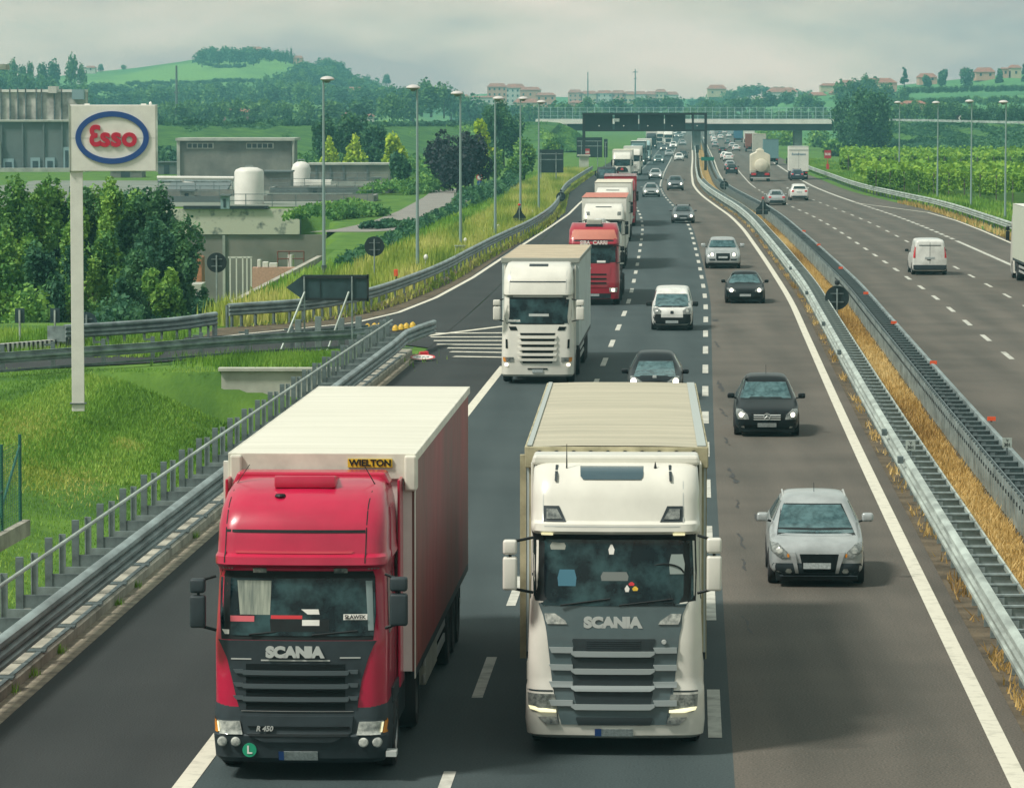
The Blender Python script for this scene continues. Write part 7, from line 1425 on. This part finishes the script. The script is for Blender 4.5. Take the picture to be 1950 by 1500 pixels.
# plant building with two strip windows
X_, Z_, loc = bframe(450, 520); t = thing('plant_building', 'stained grey plant building with two strip windows and a pale flat roof edge', 'building', loc)
MB().b2(X_(342), X_(556), 0, 14, -.1, Z_(268)).build('wall', grey_w, t); MB().b2(X_(336), X_(562), -.6, 14.5, Z_(268), Z_(263)).build('roof', pale, t)
for a, b in ((357, 408), (470, 522)):
    f = MB().b2(X_(a), X_(b), -.12, -.01, Z_(283), Z_(272)).build('window', wallw, t)
    for k in range(5): u = a+1.5+(b-a-2)*k/5; MB().b2(X_(u), X_(u+(b-a)/5-2.2), -.16, -.121, Z_(281.5), Z_(273.5)).build('pane', glassd, f)
MB().b2(X_(338), X_(344), -.3, .2, 0, Z_(268)).build('pillar', pale, t); MB().tube([(X_(560), -.3, 0), (X_(560), -.3, Z_(268))], .15).build('downpipe', pale, t)
# long low wall building to the right
X_, Z_, loc = bframe(665, 505); t = thing('low_building', 'long low concrete building beside the small domed tank', 'building', loc); MB().b2(X_(585), X_(742), 0, 10, -.1, Z_(314)).build('wall', grey_w, t); MB().b2(X_(583), X_(744), -.3, 10.3, Z_(314), Z_(311)).build('roof', pale, t)
for x in (603, 630, 655, 700): MB().b2(X_(x)-.12, X_(x)+.12, -.12, -.005, 0, Z_(314)).build('pilaster', grey_w2, t)
X_, Z_, loc = bframe(560, 455); t = thing('low_shed', 'flat grey shed with pale fascia behind the large tank', 'building', loc); MB().b2(X_(503), X_(554), 0, 6, -.1, Z_(328)).build('wall', grey_w, t); MB().b2(X_(501), X_(556), -.3, 6.2, Z_(328), Z_(325)).build('roof', grey_w2, t); MB().b2(X_(578), X_(630), .5, 4, Z_(352), Z_(343)).build('white_duct', tankw, t); MB().b2(X_(597), X_(640), -.5, 3, Z_(356), Z_(351)).build('duct_base', pale, t)
X_, Z_, loc = bframe(380, 440); t = thing('low_shed', 'small grey shed with sloping roof left of the large tank', 'building', loc); MB().b2(X_(322), X_(432), 0, 6, -.1, Z_(360)).build('wall', pale, t); mb = MB(); mb.add([(X_(318), -1, Z_(361)), (X_(434), -1, Z_(361)), (X_(434), 6, Z_(349)), (X_(318), 6, Z_(349)), (X_(318), -1, Z_(362)-.2), (X_(434), -1, Z_(362)-.2), (X_(434), 6, Z_(350)-.2), (X_(318), 6, Z_(350)-.2)], [(0, 1, 2, 3), (4, 5, 6, 7), (0, 1, 5, 4), (1, 2, 6, 5), (2, 3, 7, 6), (3, 0, 4, 7)]); mb.build('roof', grey_w2, t); MB().b2(X_(364), X_(396), -.05, .0, Z_(385), Z_(363)).build('door', grey_w2, t)
X_, Z_, loc = bframe(450, 470); t = thing('pipe_run', 'long pale overhead pipe crossing behind the large tank', 'pipe', loc)
MB().cyl((X_(300), 0, Z_(338)), (X_(446), 0, Z_(339)), .22, n=10).build('pipe', tankw, t); MB().cyl((X_(300), 1, Z_(345)), (X_(440), 1, Z_(346)), .18, n=10).build('pipe', M['galv'], t); MB().tube([(X_(345), 0, Z_(340)), (X_(352), 0, Z_(347)), (X_(370), 0, Z_(349))], .15).build('pipe_elbow', tankw, t)
for x in (330, 375, 420): MB().b2(X_(x)-.08, X_(x)+.08, -.1, .1, 0, Z_(346)).build('support', M['galv_d'], t)
# tanks
X_, Z_, loc = bframe(475, 388); t = thing('storage_tank', 'large white cylindrical tank with domed top on the concrete platform', 'tank', loc); r_ = 28/(7600/388); zt = Z_(327)
MB().lathe([(r_, 0), (r_, zt), (r_*.9, zt+.22), (r_*.55, zt+.42), (.01, zt+.48)], n=36).build('shell', tankw, t, smooth=True); MB().tube([(-.3, 0, zt+.46), (-.3, 0, zt+.6), (.35, 0, zt+.6), (.35, 0, zt+.45)], .03).build('top_rail', M['galv'], t)
X_, Z_, loc = bframe(574, 480); t = thing('storage_tank', 'small pale domed tank beside the long low building', 'tank', loc); r_ = 18/(7600/480); zt = Z_(321); MB().lathe([(r_, 0), (r_, zt), (r_*.85, zt+.5), (r_*.5, zt+.8), (.01, zt+.9)], n=32).build('shell', tankw, t, smooth=True); MB().tube([(-.4, 0, zt+.8), (-.4, 0, zt+1.1), (.4, 0, zt+1.1), (.4, 0, zt+.8)], .04).build('top_rail', M['galv'], t)
# platform edge and its railing
X_, Z_, loc = bframe(450, 377.9); t = thing('basin', 'pale concrete basin wall with black stains above the grey retaining wall', 'wall', loc)
MB().b2(X_(318), X_(572), -1.2, .1, Z_(445), Z_(397)).build('wall', mat('basin_wall', (.46, .47, .38), .9, nscale=.8, col2=(.10, .12, .11), detail=9, ramp=(.34, .46)), t); MB().b2(X_(352), X_(512), -1.5, .0, Z_(397), Z_(391)).build('ledge', M['dark'], t)
mb = MB(); mb.add([(X_(572), -1.2, Z_(445)), (X_(572), -1.2, Z_(397)), (X_(580), 3, Z_(440)), (X_(580), 3, Z_(391))], [(0, 1, 3, 2)]); mb.build('side_wall', grey_w2, t)
t = thing('railing', 'two-bar steel railing with a life ring in front of the large tank', 'railing', loc)
for z in (Z_(369), Z_(381)): MB().cyl((X_(425), -1.1, z), (X_(700), 0, z+.0), .035, n=6).build('bar', M['galv_d'], t)
for x in (425, 470, 520, 565, 610, 655, 700): MB().b2(X_(x)-.04, X_(x)+.04, -1.1 if x < 572 else -.3, -1.02 if x < 572 else -.2, 0, Z_(368)).build('post', M['galv_d'], t)
o = bpy.data.objects.new('life_ring', bpy.data.meshes.new('life_ring')); bm = bmesh.new(); bmesh.ops.create_circle(bm, segments=8, radius=.09); bm.to_mesh(o.data); bm.free(); bpy.data.objects.remove(o)
mb = MB(); pts = [(X_(470)+.30*math.cos(a), -1.25, Z_(376)+.33*math.sin(a)) for a in np.linspace(0, 2*math.pi, 19)]; mb.tube(pts, .075, 8); tag(mb.build('life_ring', M['slate'] if 'slate' in M else V['slate']), 'dark life ring hanging on the railing in front of the white tank', 'life ring')
X_, Z_, loc = bframe(475, 377.5); t = thing('retaining_wall', 'tall grey-brown retaining wall below the pale basin with clutter at its foot', 'wall', loc)
MB().b2(X_(260), X_(630), -.6, .5, -10.5, Z_(446)).build('wall', mat('pit_wall', (.21, .20, .17), .9, nscale=.3, col2=(.15, .15, .13), detail=6), t); MB().b2(X_(425), X_(430), -.8, -.6, -10.4, Z_(447)).build('rib', pale, t)
X_, Z_, loc = bframe(475, 330); t = thing('yard_gate', 'white metal frame gate standing in the low yard', 'gate', (loc[0], loc[1], -10)); zz = lambda py: Z_(py)+10
for a in (438, 450, 462, 470, 478): MB().b2(X_(a)-.05, X_(a)+.05, 0, .1, 0, zz(489)).build('bar', tankw, t)
MB().b2(X_(434), X_(480), 0, .1, zz(491), zz(488)).build('top_bar', tankw, t)
t = thing('scaffold_frame', 'rusty pipe frame with a white drum by the retaining wall', 'frame', ((540-975)/22, 350, -10)); s_ = 21.7; X2 = lambda px: (px-540)/s_; Z2 = lambda py: 9-(py-212)/s_+10
RU = mat('rust', (.16, .06, .04), .9)
for x in (523, 545, 573): MB().cyl((X2(x), 0, 0), (X2(x), 0, Z2(478)), .06, n=6).build('post', RU, t)
for y in (478, 492): MB().cyl((X2(523), 0, Z2(y)), (X2(573), 0, Z2(y)), .06, n=6).build('bar', RU, t)
MB().cyl((X2(548), .2, 0), (X2(548), .2, Z2(484)), .28, n=16).build('drum', tankw, t, smooth=True)
X_, Z_, loc = bframe(500, 345); t = thing('work_ledge', 'low pale ledge with scattered machinery at the foot of the retaining wall', 'wall', (loc[0], loc[1], -10)); zz = lambda py: Z_(py)+10; MB().b2(X_(480), X_(600), 0, 1.5, 0, zz(509)).build('ledge', wallp, t)
for x, w, h in ((505, .5, .5), (520, .7, .4), (493, .3, .7)): MB().b2(X_(x)-w/2, X_(x)+w/2, .2, .9, zz(509), zz(509)+h).build('machine', tankw, t, bevel=.05)
t = thing('timber_stack', 'orange-brown timber pile and pale slab behind the dark boughs', 'stack', ((372-975)/26, 292, -10)); s_ = 26.; X2 = lambda px: (px-372)/s_; Z2 = lambda py: 9-(py-212)/s_+10; MB().prism([(X2(345), 0), (X2(388), 0), (X2(384), Z2(490)), (X2(370), Z2(482))], 0, 3).build('pile', mat('timber', (.34, .15, .07), .9, noise=.5, nscale=1.5), t); MB().b2(X2(318), X2(392), -4, 0, 0, Z2(536)).build('slab', pale, t); MB().b2(X2(318), X2(390), -9, -4.2, 0, Z2(560)).build('yard_floor', wallc, t)
# retaining wall along the grass bank edge
mb = MB(); ed = [(float(pit_edge(y))-.05, y, 0) for y in (166, 181, 200, 225, 246)]; mb.sweep([(-.15, -10), (.15, -10), (.15, .12), (-.15, .12)], ed, close=True); tag(mb.build('boundary_wall', M['conc']), 'mossy concrete boundary wall slanting up beside the round sign back', 'wall')
# farmhouse ruin and small houses in the left valley
def house(label, x0, x1, ye, yb, Zd, wall, roofh=5, depth=8, windows=2, name='house', ym=None, hip=.15, group=None, win=True):
    xc = (x0+x1)/2; X_, Z_, loc = bframe(xc, Zd); zb_ = Z_(yb); t = thing(name, label, 'house', (loc[0], Zd, zb_), 0, group); a, b = X_(x0), X_(x1); ze = Z_(ye)-zb_; zr = Z_(ye-roofh)-zb_
    MB().b2(a, b, 0, depth, -1, ze).build('wall', wall, t); mb = MB(); o = .4; hp = (b-a)*hip; mb.add([(a-o, -o, ze), (b+o, -o, ze), (b+o, depth+o, ze), (a-o, depth+o, ze), (a+hp, depth/2, zr), (b-hp, depth/2, zr)], [(0, 1, 5, 4), (2, 3, 4, 5), (1, 2, 5), (3, 0, 4), (0, 3, 2, 1)]); mb.build('roof', rooft, t)
    if win:
        h = (ze)
        for r_ in range(max(1, int(h/3))):
            for k in range(windows): u = a+(b-a)*(k+.5)/windows; z = 1.1+r_*3.0; MB().b2(u-.5, u+.5, -.06, -.005, z, min(z+1.3, ze-.2)).build('window', glassd, t)
    return t
house('brownish low barn in the valley behind the plant', 425, 492, 216, 234, 1250, mat('barn_brown', (.22, .15, .13), .9, noise=.2), 9, 12, 1, 'barn', win=False)
house('orange-roofed house in the hazy valley', 636, 672, 222, 234, 1300, wallp, 8, 10, 2); house('red-roofed villa on top of the left hill', 474, 501, 95, 108, 2520, wallp, 5, 12, 2); house('tiny pink house among the valley trees left of the lamp', 172, 205, 213, 222, 1250, wallp, 5, 10, 2); house('pale house on the hill field at the far left', 148, 158, 148, 158, 2400, wallw, 3, 8, 1); house('small red roof on the left skyline', 166, 184, 130, 138, 2500, wallw, 4, 8, 1); house('small white cottage right of the hazy valley wood', 684, 712, 222, 230, 1280, wallw, 5, 8, 2); house('tiny red roof on the left hill shoulder', 662, 690, 172, 182, 2050, wallp, 6, 8, 1); house('pink farmhouse on the right flank of the left hill', 560, 578, 112, 120, 2500, wallp, 5, 8, 1)
GT = 'town houses left of the bridge'
for a in [('town block with a wide red roof, tallest of the hill town', 928, 965, 166, 196, 2300, wallp, 7, 4), ('pink town block right of the tallest one', 962, 1000, 168, 198, 2350, wallw, 8, 4), ('town house with dark red front', 990, 1030, 172, 196, 2300, wallp, 6, 3), ('long low town building with pale front', 890, 945, 186, 200, 2100, wallw, 3, 6), ('small town house at the left end', 868, 892, 184, 200, 2200, wallw, 4, 2), ('grey-roofed town building at the right of the town', 1020, 1058, 182, 204, 2200, wallp, 5, 3), ('pink building behind the left end of the bridge', 1040, 1082, 204, 232, 1500, wallp, 3, 3), ('pink low house just beyond the bridge fence', 1084, 1120, 196, 212, 2000, wallp, 4, 3), ('cream barn roof left of the bridge', 978, 1025, 196, 212, 1900, wallc, 8, 2)]: house(*a[:6], a[6], a[7], 14, a[8], group=GT)
GF = 'red-roofed row on the horizon'
x = 1082; i = 0; lb = ['first', 'second', 'third', 'fourth', 'fifth', 'sixth', 'seventh', 'eighth', 'ninth']
while x < 1310 and i < 9: w = rr.uniform(20, 34); house('%s low red roof from the left in the row on the horizon above the bridge' % lb[i], x, x+w, 178+rr.uniform(-2, 3), 196, 2700, [wallp, wallc, wallw][i % 3], 6, 14, 3, group=GF); x += w*.92; i += 1
for a in [('yellow gabled house on the horizon right of the bridge middle', 1347, 1382, 170, 182, 2400, wallc, 8, 2), ('grey-roofed long barn among trees on the horizon', 1460, 1518, 176, 190, 2300, wallw, 9, 3), ('pale farmhouse with red roof, leftmost on the right hill', 1562, 1602, 164, 184, 2000, wallc, 5, 3), ('cream cottage in front of the leftmost farmhouse', 1540, 1572, 182, 194, 1850, wallc, 6, 2), ('second cream cottage below the farmhouses', 1580, 1604, 178, 188, 1850, wallc, 5, 1), ('small red-roofed house behind the pale farmhouse', 1600, 1628, 158, 172, 2050, wallp, 5, 2), ('large farmhouse with long red roof on the right hill', 1636, 1706, 158, 180, 1800, wallp, 9, 5), ('tall cream wing of the large farmhouse', 1672, 1694, 158, 184, 1780, wallc, 2, 2), ('red gabled house between cedar and ball tree', 1748, 1782, 148, 158, 1850, wallp, 8, 2), ('pink hipped-roof house on the right skyline', 1856, 1892, 138, 150, 1850, wallp, 9, 2), ('narrow pink house on the right skyline', 1906, 1918, 132, 146, 1850, wallp, 3, 1), ('cream gabled house near the right picture edge', 1922, 1942, 130, 146, 1850, wallc, 6, 1), ('low red roof among the bright trees above the raised road', 1720, 1762, 198, 204, 1150, wallc, 6, 2)]: house(*a[:6], a[6], a[7], 12, a[8])
# masts
def mast(label, x, yt, yb, Zd, arms):
    X_, Z_, loc = bframe(x, Zd); z0 = Z_(yb); t = thing('mast', label, 'mast', (loc[0], Zd, z0)); h = Z_(yt)-z0; MB().cyl((0, 0, -5), (0, 0, h), .5, .3, n=8).build('pole', M['galv_d'], t)
    for (dx, dz, w) in arms: MB().b2(X_(x+dx-w), X_(x+dx+w), -.2, .2, h-dz-.25, h-dz+.25).build('arm', M['galv_d'], t)
mast('thin mast with a side arm on the horizon', 1119, 138, 186, 2500, [(2, 22, 5)]); mast('mast with a flared antenna head on the horizon', 1209, 132, 172, 2500, [(0, 2, 5), (0, 6, 3)]); mast('thin lattice mast rising from the trees left of the first lamp', 338, 126, 236, 1200, [(0, 8, 5), (2, 14, 3)])
o = thing('canopy_roof', 'edge of a pale flat roof jutting in at the far left skyline', 'roof', ((0-975)/20., 380, 0)); MB().b2(-3, .7, 0, 3, 9+(212-133)/20., 9+(212-123)/20.).build('roof_slab', pale, o); MB().b2(-2.6, -2.3, 1, 1.3, 0, 9+(212-133)/20.).build('column', pale, o)

# settling basins and clutter of the plant
for i, (a, b, yt, Zd, dpt, lab) in enumerate([(503, 712, 384, 400, 8, 'long low settling basin nearest the railing'), (515, 742, 366, 440, 9, 'second long settling basin behind the nearest one'), (590, 742, 350, 478, 6, 'narrow grey channel wall in front of the long low building'), (300, 445, 372, 425, 5, 'low grey block with pipes left of the large tank'), (306, 420, 392, 396, 4, 'stained low wall at the left end of the platform')]):
    X_, Z_, loc = bframe((a+b)/2, Zd); t = thing('settling_basin', lab, 'basin', loc); w_, d_ = X_(b)-X_(a), dpt; zt = max(.6, Z_(yt)); m1 = MB(); m1.b2(X_(a), X_(b), 0, .35, -.1, zt); m1.build('front_wall', [grey_w, grey_w2, pale][i % 3], t); MB().b2(X_(a), X_(b), dpt, dpt+.35, -.1, zt).build('back_wall', grey_w, t)
    for sx in (a, b): MB().b2(X_(sx)-.175, X_(sx)+.175, .355, dpt-.005, -.1, zt).build('end_wall', grey_w, t)
    MB().b2(X_(a)+.18, X_(b)-.18, .36, dpt-.01, -.05, zt-.35).build('water', mat('basin_water', (.02, .05, .05), .15), t)
    for z in (zt+.5, zt+1.0): MB().cyl((X_(a), .15, z), (X_(b), .15, z), .03, n=6).build('rail_bar', M['galv_d'], t)
    n_ = max(3, int(w_/1.8))
    for k in range(n_+1): u = X_(a)+.1+(w_-.2)*k/n_; MB().b2(u-.03, u+.03, .12, .18, zt, zt+1.02).build('rail_post', M['galv_d'], t)
for (x, yb, w, h, d, lab, mm) in [(612, 404, 22, 14, 2, 'small grey pump house on the lawn edge right of the basin', pale), (428, 396, 16, 22, 1.5, 'blue-grey control box beside the large tank', mat('frame_blue', (.20, .30, .32), .6)), (318, 332, 34, 22, 4, 'grey shed half hidden behind the fuel sign', grey_w2), (716, 352, 14, 12, 2, 'small pale hut at the end of the channel wall', pale), (600, 368, 26, 9, 2, 'white equipment crate on the basin edge', tankw), (356, 384, 26, 20, 3, 'pale concrete cubicle left of the large tank', pale), (240, 338, 60, 16, 6, 'low grey annex behind the trees under the fuel sign', grey_w)]:
    q_ = G(x, yb); s = (yb-212)/9; t = thing('utility_hut', lab, 'hut', tuple(q_)); MB().b2(-w/2/s, w/2/s, 0, d, -.1, h/s).build('wall', mm, t); MB().b2(-w/2/s-.15, w/2/s+.15, -.2, d+.2, h/s, h/s+.15).build('roof', grey_w2, t); MB().b2(-w/6/s, w/8/s, -.04, -.003, .05, h/s*.8).build('door', glassd, t)
struct(MB().b2(-62, -17.5, 378.2, 520, -.035, .01), 'plant_yard', mat('yard_concrete', (.20, .22, .19), .9, nscale=.12, col2=(.12, .15, .11), detail=8))
# ================================================================ HAZE
hm = bpy.data.materials.new('haze_air'); hm.use_nodes = True; nt = hm.node_tree; nt.nodes.clear()
pv = N(nt, 'ShaderNodeVolumePrincipled'); pv.inputs['Color'].default_value = (.32, .82, .90, 1); pv.inputs['Density'].default_value = .00022; pv.inputs['Anisotropy'].default_value = 0.0
ho = N(nt, 'ShaderNodeOutputMaterial'); nt.links.new(pv.outputs[0], ho.inputs['Volume'])
mb = MB(); mb.b2(-1500, 1500, -80, 3100, -13, 75); hz = mb.build('haze', hm); tag(hz, kind='stuff')
